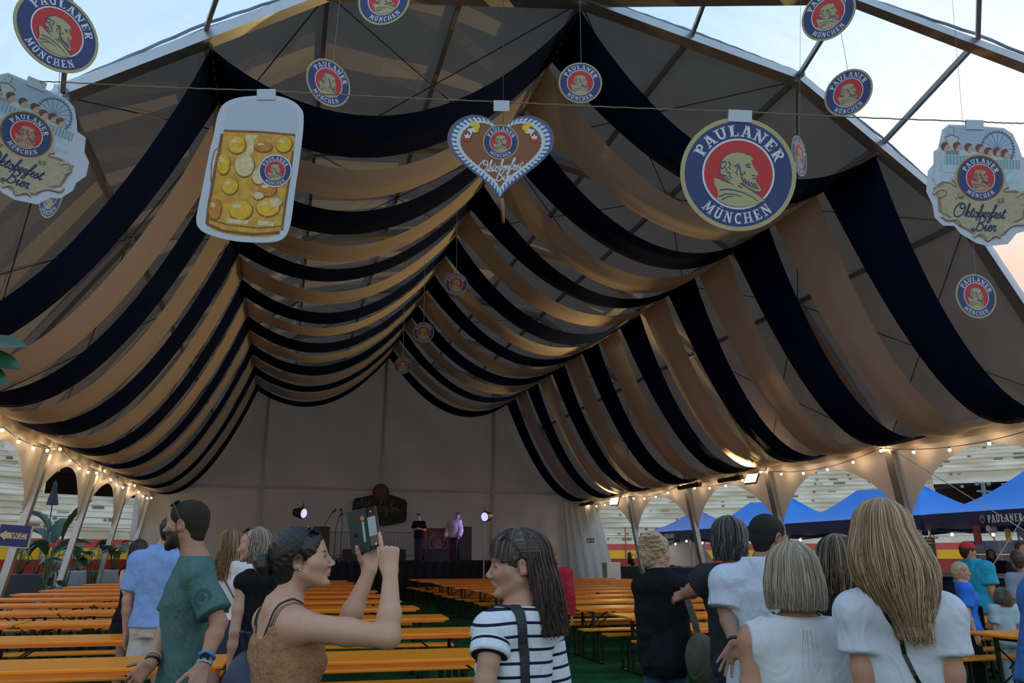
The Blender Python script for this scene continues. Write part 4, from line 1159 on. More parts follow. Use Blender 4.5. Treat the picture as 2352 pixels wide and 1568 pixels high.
    def strands(s, path, n, cols, r=.0016, seed=1, name='hair', seg=14, base=None, mm=None, jit=.004):
        """path(phi01, t, rnd) -> head-local point, drawn as tapered locks; base colour volume under it"""
        rg = random.Random(seed); mb = MB(); np_ = 3
        for i in range(n):
            u = (i + rg.random()) / n; q = [rg.gauss(0, 1) for _ in range(4)]; c = cols[min(len(cols) - 1, int(rg.random() ** 1.2 * len(cols)))]; f = rg.uniform(.8, 1.15)
            mb.col = tuple(x * f for x in c)
            pts = [s.T(path(u, t / (seg - 1), q)) for t in range(seg)]
            mb.tube(pts, [r * (.7 + .6 * math.sin(PI * min(1, t / (seg - 1) * 1.1) * .9 + .3)) for t in range(seg)], np_, cap=False)
        o = mb.build(name, mm or mat('hair_strand', (.3, .2, .1), .42, attr='col', spec=.45), s.root, smooth=True)
        return o
    def shell(s, path, m, nu=48, nt=20, name='hair_volume', q=(0, 0, 0, 0), scale=.975, closed=False):
        mb = MB(); mb.grid([[s.T(np.array(path(u / (nu - 1), t / (nt - 1), q)) * np.array((scale, scale, 1))) for t in range(nt)] for u in range(nu)])
        return mb.build(name, m, s.root, smooth=True)
def nrmV(V): return V / (np.linalg.norm(V, axis=1, keepdims=True) + 1e-9)
# ================================================================ PEOPLE
RR, HH = Vector(_r), Vector(_h)
def dirw(a, b): return (RR * a + HH * b)
FAIR, TAN, WARM, PINK = (.50, .29, .20), (.38, .20, .13), (.44, .25, .165), (.50, .285, .21)
def mk(label, hx, hy, D, tf, hf=None, bx=None, dD=0, pitch=0, roll=0, z=0, sex='f', hs=None, snap=None, **kw):
    if snap:                                            # stand in the walkway between two rows of benches
        g = atD(bx or hx, hy, D)
        base = (7.635 - .05 * (g.x - 2.16), 2.07) if snap == 'L' else (7.61 - .02 * (g.x - 4.38), 1.78)
        D *= (base[0] + base[1] * round((g.y - base[0]) / base[1])) / g.y
    hw = atD(hx, hy, D); tf = dirw(*tf); hf = dirw(*(hf or (0, 0))) if hf else tf
    h = (hs or (.97 if sex == 'f' else 1.02)); H = hw.z - z + .118 * h
    g = atD(bx or hx, hy, D + dD); y = math.atan2(-hf.x, hf.y) - math.atan2(-tf.x, tf.y); y = (y + PI) % (2 * PI) - PI
    P = Person(label, (g.x, g.y, z), tf, H=H, sex=sex, headyaw=y, headpitch=pitch, headroll=roll, hs=h, **kw)
    old = P.hc.copy(); new = P.loc(hw); new[2] = H - .118 * h
    # rebuild the field with the head where the photograph puts it
    P.hc = new; P.F = Field(); P.F.trunk(P.S, k=.03); k = P.k
    P.T = head_prims(P.F, P.hc, P.R, P.hs, sex, P.age, detail=P.detail)
    nb = np.array((0, -.022 * k, .825 * H)); nr = (.050, .046) if sex == 'f' else (.062, .058)
    P.F.cone(nb, P.T((0, -.020, -.055)), nr[0] * k, nr[1] * k, .035); n0 = len(P.F.p); P.F.cone((0, -.012 * k, .80 * H), nb, .052 * k, .052 * k, .05)
    for x in (-1, 1): P.F.cone(P.sh[x] * (.35, 1, 1) + np.array((0, -.005, .018 * k)), P.sh[x] + np.array((0, 0, .004)), .046 * k, P.ar[0] * .95, .045)
    P.gp[0] = P.F.p[n0:]
    return P
def pl(P, x, y, D): return P.loc(atD(x, y, D))
def hpath(zend, A=2.2, rx=.082, ryb=.106, ryf=.085, tc=.42, w=lambda s: 1, xw=lambda s: 1, wave=.005, jit=.003, top=(0, -.012), cy=-.016, bend=lambda s: 0, curl=0.0):
    def f(u, t, q):
        ph = (u * 2 - 1) * A + q[0] * .05 * A / 2
        ry = ryb if math.cos(ph) > 0 else ryf
        if t < tc:
            th = t / tc * PI / 2; s_ = math.sin(th); z = .036 + .090 * math.cos(th); m = s_; s = 0
        else:
            s = (t - tc) / (1 - tc); z = .036 - s * (.036 - zend) * (1 + q[3] * .03); m = w(s)
        r = 1 + q[1] * jit * 8
        x = rx * m * math.sin(ph) * r * xw(s); y = cy - ry * m * math.cos(ph) * r
        x += wave * s * math.sin(s * 7 + q[2] * 2) + bend(s); y += wave * s * math.cos(s * 6 + q[2] * 3) - curl * s
        return (x + top[0] * (1 - m if t < tc else 0), y, z + q[2] * .0012)
    return f
c_black = mat('black_cloth', (.010, .010, .012), .85, noise=.2, spec=.15, wrinkle=.45)
c_darkT = mat('dark_grey_cloth', (.022, .025, .032), .85, noise=.15, spec=.2, wrinkle=.45)
c_jeans = mat('dark_jeans', (.018, .030, .065), .8, noise=.25, nscale=15, wrinkle=.45)
c_white = mat('white_cloth', (.62, .66, .72), .8, noise=.03, trans=.05)
c_shoe = mat('dark_shoe', (.02, .018, .018), .6)
h_dark = mat('dark_hair', (.014, .010, .009), .40, noise=.4, nscale=40, stretch=(1, 1, .15), bump=.5, bscale=120, spec=.5)
h_brown = mat('brown_hair', (.045, .028, .018), .42, noise=.4, nscale=40, stretch=(1, 1, .15), bump=.5, bscale=120)
h_blond = mat('blond_hair', (.42, .32, .19), .45, noise=.3, nscale=35, bump=.6, bscale=90)
h_grey = mat('grey_brown_hair', (.050, .036, .030), .45, noise=.5, nscale=35, bump=.6, bscale=90)
g_black = mat('sunglass_black', (.008, .008, .008), .15)
def glasses(P, y=.090, z=-.002, up=False, m=g_black):
    """spectacles on the nose or sunglasses pushed up into the hair; temples reach back over the ears"""
    mb = MB(); T = P.T
    if up: zc, yc, zt, yt = .100, .050, .030, -.005
    else: zc, yc, zt, yt = z, y, .010, -.005
    for x in (-1, 1):
        n = 14; cx = x * .033
        ring = [(cx + .026 * math.cos(a), yc + .006 * (1 - abs(math.cos(a))) + (.022 * math.sin(a) * (-.8) if up else 0), zc + .020 * math.sin(a) * (.75 if up else 1)) for a in [2 * PI * i / n for i in range(n)]]
        mb.tube([T(p) for p in ring], .0022, 6, closed=True)
        if up: mb.add([T(p) for p in ring], [tuple(range(n))])
        mb.tube([T((x * .058, yc, zc + .004)), T((x * (.080 if not up else .086), (yc + yt) / 2, (zc + zt) / 2 + .014)), T((x * (.080 if not up else .087), yt, zt)), T((x * .079, yt - .022, zt - .018))], .0021, 6)
    mb.tube([T((-.008, yc + .004, zc + .004)), T((0, yc + .008, zc + .007)), T((.008, yc + .004, zc + .004))], .002, 6)
    return mb.build('sunglasses' if up else 'glasses', m, P.root)

# --- woman photographing with her phone
P = mk('woman in a brown gauze top with a dark bun raising a phone', 694, 1284, 2.95, (.82, .58), (.985, .17), bx=668, pitch=.15, tone=(.50, .285, .195), cell=.0055, build=1.06)
phw = dict(top=atD(852, 1163, 3.0), bot=atD(865, 1262, 3.0))
P.brow = (.03, .02, .015)
tips, th = P.arm(1, pl(P, 893, 1462, 2.72), pl(P, 897, 1314, 2.80), hd=P.ldir((-RR * .10 + HH * .10 + Vector((0, 0, 1)))), hn=P.ldir(-HH + RR * .25), thumb=-1, fine=.0028,
      curls=[(.12, .10, .06), (1.25, 1.35, .8), (1.30, 1.35, .8), (1.30, 1.30, .8)], thumb_dir=P.ldir(-RR * .35 + HH * .75 + Vector((0, 0, .7))))
P.arm(-1, pl(P, 792, 1446, 3.03), pl(P, 849, 1312, 3.055), hd=P.ldir(RR * .10 + HH * .22 + Vector((0, 0, 1))), hn=P.ldir(HH * .85 + RR * .15), thumb=1, fine=.0028,
      curls=[(.10, .35, .35)] * 4, thumb_dir=P.ldir(-RR * .30 - HH * .85 + Vector((0, 0, .75))))
P.legs()
B6 = P.body(paint=lambda C, x, y, z, ax, mix: mix(np.clip((z + .03) / .03, 0, 1) * (y < .045 + z * .25 - .02) * (z > -.02) * .9, (.03, .02, .015)))
P.cap(h_dark, grow=.008, front=.052, low=-.045, noise=.0008, extra=lambda F, T, el: None)
F = Field()
for i in range(10):                                    # coiled bun
    a = i * .9; F.cone(P.T((.022 * math.cos(a), -.142 + .016 * math.sin(a * .5), -.004 + .024 * math.sin(a))), P.T((.022 * math.cos(a + .9), -.142 + .016 * math.sin(a * .5 + .45), -.004 + .024 * math.sin(a + .9))), .019, .019, .004)
F.ell(P.T((0, -.138, -.002)), (.036, .030, .036), k=.008); F.cone(P.T((0, -.10, -.004)), P.T((0, -.13, -.004)), .024, .020, .01)
mesh_obj('hair_bun', [F.mesh(.003)], h_dark, P.root)
pth = hpath(-.05, A=2.5, rx=.0845, ryb=.104, ryf=.083, tc=.75, wave=.001, jit=.0006)
def pull(u, t, q):                                      # hair pulled back towards the bun
    s0 = P0 = np.array((.0, 0, 0)); a = (u * 2 - 1) * 1.9; st = np.array((.074 * math.sin(a), .050 * math.cos(a) + .015, .060 + .058 * math.cos(a) * .9)); en = np.array((.010 * math.sin(a), -.118, .0 + .012 * math.cos(a)))
    p = st * (1 - t) + en * t; c = np.array((0, -.018, .030)); d = p - c; n = np.sqrt((d[0] / .0835) ** 2 + (d[1] / .1025) ** 2 + (d[2] / .0895) ** 2); tgt = 1.0 + q[1] * .004
    return c + d / n * tgt if t < .92 else p
P.strands(pull, 260, [(.016, .012, .010), (.03, .022, .018), (.05, .04, .035)], r=.0011, name='pulled_back_hair')
glasses(P, up=True)
mb = MB(); mb.ball(P.T((.079, -.004, -.036)), .004, 8, 6); mb.build('earring', mat('silver', (.8, .8, .8), .2, 1), P.root, smooth=True)
c_gauze = mat('brown_gauze_cloth', (.34, .175, .095), .9, noise=.14, nscale=30, bump=.9, bscale=60, spec=.1, wrinkle=.45)
def gath(V): return V
T6 = P.top('gauze_top', c_gauze, hem=.42, grow=.014, sleeve=0, wr=.004, flare=.9, neckr=.13, low=.14, armhole=.0, neck=.80, neckfwd=.03, ztop=.795)
mt = mat('thin_strap', (.015, .015, .018), .7); mt2 = mat('brown_strap', (.30, .15, .08), .8)
H_ = P.H; k_ = P.k
for x0, x1 in ((-.020, -.095), (-.010, -.075), (.004, .068), (.014, .090)):
    P.band([(x0, -.14, .725 * H_), ((x0 + x1) / 2, -.13, .765 * H_), (x1, -.11, .80 * H_), (x1 * 1.08, -.06, .835 * H_), (x1 * 1.12, -.01, .848 * H_), (x1 * 1.1, .05, .83 * H_)], [B6], .006, mt, 'bra_strap')
for x in (-1, 1):
    P.band([(x * .104, -.13, .745 * H_), (x * .102, -.12, .79 * H_), (x * .106, -.08, .84 * H_), (x * .108, -.01, .86 * H_), (x * .105, .06, .83 * H_)], [B6], .009, mt2, 'shoulder_strap')
P.trousers(c_jeans, loose=.02); P.shoes(c_shoe)
# the phone with its open wallet case
t = thing('phone', 'smartphone in an open dark green wallet case held up by the woman in brown', 'phone', tuple((phw['top'] + phw['bot']) / 2))
ax_z = (phw['top'] - phw['bot']).normalized(); nr_ = (-RR * .78 - HH * .60); nr_ = (nr_ - ax_z * nr_.dot(ax_z)).normalized(); ax_x = ax_z.cross(nr_)
R3 = Matrix((ax_x, -nr_, ax_z)).transposed()
mb = MB(); mb.box((0, 0, 0), (.074, .009, .156), R3, bev=.003); mb.build('phone_body', g_black, t)
def quad(mb, R, cx, cz, w, h, off): mb.add([R @ Vector((cx + a * w / 2, -off, cz + b * h / 2)) for a, b in ((-1, -1), (1, -1), (1, 1), (-1, 1))], [(0, 1, 2, 3)])
mb = MB(); quad(mb, R3, 0, .008, .062, .070, .0052); mb.build('screen_picture', mat('screen_sky', (.02, .02, .02), .3, emit=(.16, .24, .28), estr=.8), t)
mb = MB(); quad(mb, R3, 0, -.045, .062, .034, .0052); mb.build('screen_picture', mat('screen_dim', (.02, .02, .02), .3, emit=(.07, .06, .045), estr=.6), t)
mb = MB(); quad(mb, R3, 0, .062, .010, .005, .0053); quad(mb, R3, .012, -.058, .010, .008, .0054); mb.build('screen_buttons', mat('screen_btn', (.1, .1, .1), .3, emit=(.5, .3, .2), estr=.8), t)
f_n = (-HH * .93 - RR * .30); f_n = (f_n - ax_z * f_n.dot(ax_z)).normalized(); fx = ax_z.cross(f_n); R4 = Matrix((fx, -f_n, ax_z)).transposed()
hinge = R3 @ Vector((-.038, 0, 0))
mb = MB(); o4 = hinge - fx * .042
mb.box(o4, (.082, .005, .162), R4, bev=.002); fl = mb.build('case_flap', mat('dark_green_leatherette', (.020, .030, .028), .6), t)
mb = MB()
for cx, cz, w, h in ((.022, -.005, .010, .075),): mb.add([o4 + R4 @ Vector((cx + a * w / 2, -.0035, cz + b * h / 2)) for a, b in ((-1, -1), (1, -1), (1, 1), (-1, 1))], [(0, 1, 2, 3)])
mb.build('card', mat('pale_card', (.30, .42, .45), .5), fl)
mb = MB(); mb.tube([o4 + R4 @ Vector((.022, -.0034, .045)), o4 + R4 @ Vector((.022, -.0044, .045))], .009, 12); mb.build('card_dot', mat('orange_dot', (.75, .16, .02), .5), fl)
mb = MB(); mb.tube([o4 + R4 @ Vector((-.012, -.0030, -.012)), o4 + R4 @ Vector((-.012, -.0040, -.012))], .008, 12); mb.build('magnet', g_black, fl)
# her backpack
q = atD(566, 1590, 2.98); t = thing('backpack', 'dark navy backpack at the back of the woman in brown', 'backpack', tuple(q), P.rz + .25)
F = Field(); F.ell((0, 0, -.06), (.125, .085, .20), k=.03); F.box((-.2, .05, -.4), (.2, .3, .3), k=.02, op='s'); mb_ = mesh_obj('bag_body', [F.mesh(.008)], mat('navy_nylon', (.010, .018, .055), .55, noise=.2, bump=.5, bscale=15), t)
mb = MB(); mb.tube([(-.03, 0, .13), (-.03, -.02, .20), (.03, -.02, .20), (.03, 0, .13)], .010, 6); mb.build('handle', mat('navy_nylon', (0, 0, 0)), t)
mb = MB(); P_ = [[(.02 + dx + .05 * s_, .06 + .02 * s_, .08 + .12 * s_) for dx in (0, .045)] for s_ in np.linspace(0, 1, 6)]; mb.grid(P_); mb.build('strap', mat('navy_nylon', (0, 0, 0)), t)

# --- woman in the striped T-shirt
P = mk('woman in a navy and white striped T-shirt looking left', 1190, 1297, 2.85, (-.72, .70), (-.97, -.10), bx=1188, pitch=-.05, age=1, tone=(.42, .235, .16), cell=.0055, build=.90)
P.brow = (.10, .07, .05)
P.arm(-1, pl(P, 1122, 1520, 2.70), pl(P, 1098, 1660, 2.66)); P.relax(1); P.legs()
B7 = P.body()
P.cap(h_grey, grow=.010, front=.030, low=-.07, noise=.0012)
hp = hpath(-.235, A=1.5, rx=.080, ryb=.104, ryf=.090, tc=.45, w=lambda s: 1 + .10 * math.sin(PI * s), xw=lambda s: 1 - .18 * s, wave=.012, bend=lambda s: .0, curl=.03, jit=.006)
P.strands(hp, 900, [(.028, .018, .013), (.042, .027, .020), (.055, .037, .028), (.07, .050, .04)], r=.0016, name='long_dark_hair', seg=16)
P.shell(hp, h_dark, scale=.93)
def bangs(u, t, q):
    a = (u * 2 - 1) * 1.35; st = np.array((.035 * math.sin(a), .005 + .02 * math.cos(a), .128 - .004 * abs(q[0]))); en = np.array((.083 * math.sin(a), .015 + .078 * math.cos(a), .046 - .035 * abs(math.sin(a)) + q[3] * .006))
    p = st * (1 - t) + en * t; p = p + np.array((math.sin(a) * .012, math.cos(a) * .022, .012)) * math.sin(PI * t * .9); return p + np.array((q[0] * .001, q[1] * .0015, q[2] * .002))
def crown(u, t, q):
    a = (u * 2 - 1) * 1.5; st = np.array((.062 * math.sin(a), .040 * math.cos(a) + .005, .105 * math.cos(a * .8))); en = np.array((.03 * math.sin(a), -.115, .035 + .02 * math.cos(a)))
    p = st * (1 - t) + en * t; c = np.array((0, -.018, .030)); d = p - c; n = np.sqrt((d[0] / .0865) ** 2 + (d[1] / .1055) ** 2 + (d[2] / .0925) ** 2); return c + d / n * (1.0 + q[1] * .006)
P.strands(crown, 420, [(.045, .030, .022), (.07, .05, .04), (.10, .08, .068), (.20, .18, .165)], r=.0013, name='swept_back_hair', seed=14)
P.strands(bangs, 460, [(.045, .030, .022), (.075, .055, .045), (.12, .10, .09), (.24, .22, .205)], r=.0010, name='fringe', seed=4)
glasses(P, up=True)
# stripes follow a per-vertex length along shirt and sleeve
m_str = mat('striped_jersey', (.60, .66, .74), .85, spec=.2, wrinkle=.45)
n, l = m_str.node_tree.nodes, m_str.node_tree.links
at_ = n.new('ShaderNodeAttribute'); at_.attribute_name = 'sc'
m1 = n.new('ShaderNodeMath'); m1.operation = 'MULTIPLY'; m1.inputs[1].default_value = 1 / .042
m2_ = n.new('ShaderNodeMath'); m2_.operation = 'FRACT'; m3 = n.new('ShaderNodeMath'); m3.operation = 'LESS_THAN'; m3.inputs[1].default_value = .22
mxs = n.new('ShaderNodeMixRGB'); mxs.inputs[1].default_value = (.60, .66, .74, 1); mxs.inputs[2].default_value = (.010, .014, .030, 1)
l.new(at_.outputs['Fac'], m1.inputs[0]); l.new(m1.outputs[0], m2_.inputs[0]); l.new(m2_.outputs[0], m3.inputs[0]); l.new(m3.outputs[0], mxs.inputs[0]); l.new(mxs.outputs[0], n['Principled BSDF'].inputs['Base Color'])
T7 = P.top('striped_shirt', m_str, hem=.50, grow=.014, sleeve=.72, wr=.0018, neckr=.066, neck=.845, attrs=lambda V: V[:, 2] + .006 * np.sin(V[:, 0] * 14) - .02 * V[:, 0], split=True, sgrow=.008)
P.trousers(c_jeans); P.shoes(c_shoe)
t = thing('shoulder_bag', 'black shoulder bag hanging on the back of the woman in stripes', 'bag', tuple(P.root.location), P.rz)
H_ = P.H; mst = mat('black_webbing', (.012, .016, .024), .6)
P.band([(-.085, .05, .84 * H_), (-.086, -.03, .87 * H_), (-.084, -.10, .84 * H_), (-.080, -.13, .79 * H_), (-.070, -.15, .72 * H_), (-.05, -.15, .64 * H_), (-.03, -.15, .56 * H_)], [T7], .036, mst, 'strap', parent=t); P.crew(c_white, .068)
F = Field(); F.ell((-.02, -.205, .49 * H_), (.13, .05, .12), k=.02); mesh_obj('bag_body', [F.mesh(.008)], mst, t)
mb = MB(); mb.tube([(-.03, -.18, .565 * H_), (.0, -.185, .61 * H_), (.04, -.185, .62 * H_), (.06, -.18, .59 * H_), (.05, -.18, .55 * H_)], .005, 6); mb.build('handle', mst, t)

# --- man in the teal T-shirt
P = mk('bearded man in a teal T-shirt walking left', 428, 1203, 4.1, (-.86, -.50), (-.994, .11), bx=450, sex='m', tone=(.38, .195, .125), cell=.007, build=.82)
P.brow = (.04, .03, .02)
P.arm(-1, pl(P, 503, 1430, 3.92), pl(P, 468, 1528, 3.80), fine=.004); P.arm(1, pl(P, 388, 1430, 4.15), pl(P, 348, 1522, 3.95), hd=P.ldir(-RR * .75 - Vector((0, 0, .8))), hn=P.ldir(-HH + RR * .2 + Vector((0, 0, .3))), fine=.004)
P.legs(step=.12)
def beard(C, x, y, z, ax, mix):
    m = np.clip((-.030 - z) / .012 + (.0 - y) * 0, 0, 1) * np.clip((y + .012 + .0) / .012, 0, 1) * (z > -.125); m = m * (1 - np.clip(1.3 - (ax / .020) ** 2 - ((z + .062) / .010) ** 2, 0, 1) * (y > .08))
    m = m * np.clip((y - (-.035 - z) * .55 * 0) / .01 + 1, 0, 1); mix(m * .92, (.035, .025, .02))
    mix(np.clip(1 - (ax - .065) ** 2 / .0003, 0, 1) * (np.abs(y - .005) < .014) * (z > -.05) * (z < .05) * .8, (.05, .035, .03))
P.body(paint=beard)
F = Field()
for a, b in (((-.050, .022, -.062), (-.024, .066, -.098)), ((.050, .022, -.062), (.024, .066, -.098)), ((-.024, .070, -.102), (.024, .070, -.102)), ((0, .070, -.098), (0, .082, -.112))): F.cone(P.T(a), P.T(b), .019, .019, .01)
F.ell(P.T((0, .125, -.066)), (.028, .032, .013), k=.004, op='s'); mesh_obj('beard', [F.mesh(.004)], mat('beard_hair', (.030, .022, .017), .8, noise=.4, nscale=150, bump=1, bscale=300), P.root)
P.cap(mat('cropped_hair', (.034, .025, .019), .8, noise=.35, nscale=220, bump=.5, bscale=420, spec=.2), grow=.004, front=.066, low=-.055, noise=.0004)
glasses(P, up=True, m=mat('blue_grey_frame', (.05, .08, .11), .3))
c_teal = mat('teal_marl_jersey', (.075, .150, .150), .9, noise=.12, nscale=60, spec=.2, bump=.2, bscale=200, wrinkle=.45)
P.top('tshirt', c_teal, hem=.478, grow=.014, sleeve=.80, wr=.0028, neckr=.074, neck=.838, sgrow=.022)
P.crew(c_teal, .074, .842, .826); P.trousers(mat('blue_jeans', (.030, .075, .20), .8, noise=.2, nscale=20)); P.shoes(c_shoe)
sh, el, wr_ = P.arms[-1]; u_ = nrm(el - sh); out = nrm(P.ldir(-HH)); out = nrm(out - u_ * (out @ u_)); sd_ = np.cross(u_, out); c0 = sh + u_ * .135 + out * (P.ar[0] * 1.02 + .030)
mb = MB()
for i in range(24):
    a = 2 * PI * i / 24; r0, r1, w = (.030, .047, .0026)
    d1 = sd_ * math.cos(a) + u_ * math.sin(a); d2 = -sd_ * math.sin(a) + u_ * math.cos(a); cv = lambda r: -out * (r * math.cos(a)) ** 2 * 5.5
    mb.add([c0 + d1 * r0 - d2 * w + cv(r0), c0 + d1 * r1 - d2 * w + cv(r1), c0 + d1 * r1 + d2 * w + cv(r1), c0 + d1 * r0 + d2 * w + cv(r0)], [(0, 1, 2, 3)])
star = []
for i in range(10): a = 2 * PI * i / 10 + .3; r = .027 if i % 2 == 0 else .014; star.append(c0 + (sd_ * math.cos(a) + u_ * math.sin(a)) * r - out * (r * math.cos(a)) ** 2 * 5.5)
mb.add(star, [tuple(range(10))]); mb.build('sleeve_print', mat('dark_teal_print', (.028, .07, .08), .8), P.root)
mb = MB()
for i in range(16):
    rg = random.Random(i); c1 = P.loc(atD(396, 1332, 3.95)); 
fw = nrm(wr_ - el)
def ringaround(P, c, ax, r, th, m, name, n=18):
    a = nrm(np.cross(ax, (0.3, 1, .2))); b = np.cross(ax, a); mb = MB(); mb.tube([c + (a * math.cos(2 * PI * i / n) + b * math.sin(2 * PI * i / n)) * r for i in range(n)], th, 7, closed=True); return mb.build(name, m, P.root, smooth=True)
w = ringaround(P, wr_ - fw * .045, fw, .031, .009, mat('blue_strap', (.01, .22, .60), .5), 'watch_strap')
mb = MB(); o_ = nrm(P.ldir(-HH + RR * .1)); mb.tube([wr_ - fw * .045 + o_ * .030, wr_ - fw * .045 + o_ * .043], .021, 18); mb.build('watch', g_black, P.root)
ringaround(P, wr_ - fw * .018, fw, .031, .0045, mat('turquoise_beads', (.05, .50, .60), .4, bump=1, bscale=200), 'bracelet'); ringaround(P, wr_ - fw * .008, fw, .032, .0045, mat('white_beads', (.6, .65, .68), .4, bump=1, bscale=200), 'bracelet')
w2, e2 = P.arms[1][2], P.arms[1][1]; f2 = nrm(w2 - e2); ringaround(P, w2 - f2 * .01, f2, .033, .0045, g_black, 'bracelet'); ringaround(P, w2 - f2 * .035, f2, .034, .004, mat('pale_cord', (.4, .38, .34), .7), 'bracelet')

# --- grey blond bob, white sleeveless blouse
P = mk('woman with an ash-blond bob in a sleeveless white blouse', 1820, 1326, 2.85, (.02, 1), bx=1818, tone=(.42, .21, .14), cell=.0065, build=1.10, detail=False)
P.relax(-1, out=.035); P.relax(1, out=.03); P.legs(); P.body()
bw = lambda s: 1 + .17 * math.sin(PI * min(1, s * .62)) - .08 * s ** 3
hb = hpath(-.100, A=2.45, rx=.088, ryb=.108, ryf=.095, tc=.45, w=bw, wave=.003, jit=.0035)
P.strands(hb, 1500, [(.24, .185, .13), (.31, .25, .18), (.40, .33, .245), (.52, .45, .35)], r=.0014, name='bob_hair', seg=15, seed=2)
P.shell(hb, mat('ash_hair_under', (.17, .14, .10), .6), scale=.965)
T14 = P.top('blouse', mat('white_crepe', (.55, .585, .62), .8, noise=.02, wrinkle=.3), hem=.42, grow=.018, sleeve=0, wr=.0022, flare=.5, neckr=.060, neck=.845, armhole=-.05)
H_ = P.H; mb = MB(); mb.tube([(.080 * math.sin(a), -.012 - .078 * math.cos(a), (.842 + .008 * (1 - math.cos(a)) / 2) * H_) for a in np.linspace(-2.2, 2.2, 21)], .010, 6); mb.build('neckband', mat('white_crepe', (0, 0, 0)), P.root, smooth=True)
mb = MB()
for x in (-.018, -.006, .006, .018): mb.tube([p for p, _ in P.lay([(x, -.14, .826 * H_), (x * 1.3, -.14, .80 * H_), (x * 1.8, -.15, .755 * H_)], [T14], .0005)], [.0042] * 6 + [.004, .0035, .003, .0025, .002, .0015, .001], 6)
mb.build('pleats', mat('white_crepe', (0, 0, 0)), P.root, smooth=True)
P.trousers(c_jeans); P.shoes(c_shoe)

# --- long blond hair, white T-shirt
P = mk('tall woman with very long blond hair in a white T-shirt', 2022, 1234, 2.58, (.28, .95), (.15, 1), bx=2042, tone=(.42, .215, .145), cell=.0065, build=.74, roll=.06, detail=False)
P.relax(-1, out=.0); P.relax(1, out=.0); P.legs(); P.body()
bw = lambda s: 1 + .22 * math.sin(PI * min(1, s * 1.1)) - .10 * s
hl = hpath(-.295, A=2.0, rx=.086, ryb=.108, ryf=.092, tc=.34, w=bw, xw=lambda s: 1 + .28 * math.sin(PI * min(1, s * 1.2)) - .40 * s * s, wave=.012, jit=.004, bend=lambda s: .060 * s, curl=.03)
P.strands(hl, 1700, [(.24, .145, .075), (.32, .205, .11), (.42, .29, .165), (.52, .40, .26)], r=.0014, name='long_blond_hair', seg=18, seed=3)
P.shell(hl, mat('blond_hair_under', (.20, .145, .085), .6), scale=.955)
T16 = P.top('tshirt', mat('white_rib', (.52, .565, .64), .85, noise=.03, wrinkle=.45), hem=.46, grow=.016, sleeve=.36, wr=.0045, neckr=.085, sgrow=.016)
P.trousers(c_jeans); P.shoes(c_shoe)
H_ = P.H; P.band([(-.10, .04, .85 * H_), (-.09, -.06, .86 * H_), (-.06, -.14, .80 * H_), (.0, -.16, .72 * H_), (.06, -.16, .65 * H_), (.12, -.13, .58 * H_), (.17, -.05, .53 * H_)], [T16], .012, g_black, 'bag_strap')

# --- man in the white shirt with glasses
P = mk('man with glasses in a white shirt holding his left palm open behind him', 1766, 1233, 4.4, (.28, .96), (.86, .50), bx=1736, sex='m', tone=(.30, .16, .105), cell=.007)
P.brow = (.03, .02, .015)
P.arm(-1, pl(P, 1668, 1402, 4.42), pl(P, 1687, 1478, 4.22), hd=P.ldir(-RR * .62 - HH * .15 - Vector((0, 0, 1))), hn=P.ldir(HH), thumb=1, fine=.0035, curls=[(.15, .25, .15)] * 4, spread=.30)
P.relax(1); P.legs(); P.body()
P.cap(mat('cropped_black_hair', (.014, .011, .010), .7, noise=.3, nscale=200, bump=.5, bscale=400, spec=.3), grow=.006, front=.058, low=-.045, noise=.0004)
glasses(P)
P.top('shirt', mat('white_shirt_cloth', (.50, .57, .68), .85, noise=.05, nscale=20, wrinkle=.45), hem=.44, grow=.024, sleeve=.85, wr=.003, flare=.3, neckr=0, collar=True, sgrow=.022)
P.trousers(mat('dark_jeans2', (.020, .030, .050), .8, noise=.3, nscale=12)); P.shoes(c_shoe)
sh, el, wr_ = P.arms[-1]; f2 = nrm(wr_ - el); ringaround(P, wr_ - f2 * .012, f2, .031, .009, g_black, 'wristband')

# --- grey-haired man in the black T-shirt
P = mk('man with long grey hair in a black T-shirt reaching out his left arm', 1672, 1234, 4.9, (.05, 1), (-.15, 1), bx=1684, sex='m', tone=(.38, .19, .13), cell=.009, detail=False)
P.arm(-1, pl(P, 1597, 1352, 4.95), pl(P, 1572, 1366, 5.12), hd=P.ldir(HH * .9 - RR * .5 - Vector((0, 0, .2))), hn=P.ldir(-RR - HH * .3 + Vector((0, 0, .5)))); P.relax(1); P.legs(); P.body()
hg = hpath(-.125, A=2.3, rx=.088, ryb=.110, ryf=.09, tc=.5, w=lambda s: 1 + .10 * math.sin(PI * s) - .12 * s, wave=.012, jit=.008)
P.strands(hg, 500, [(.035, .03, .03), (.07, .065, .062), (.13, .12, .115), (.22, .21, .20)], r=.0028, name='grey_hair', seg=12, seed=6); P.shell(hg, h_grey, scale=.95)
P.top('tshirt', c_darkT, hem=.47, grow=.022, sleeve=.72, wr=.003, neckr=.08, sgrow=.016); P.trousers(c_jeans); P.shoes(c_shoe)

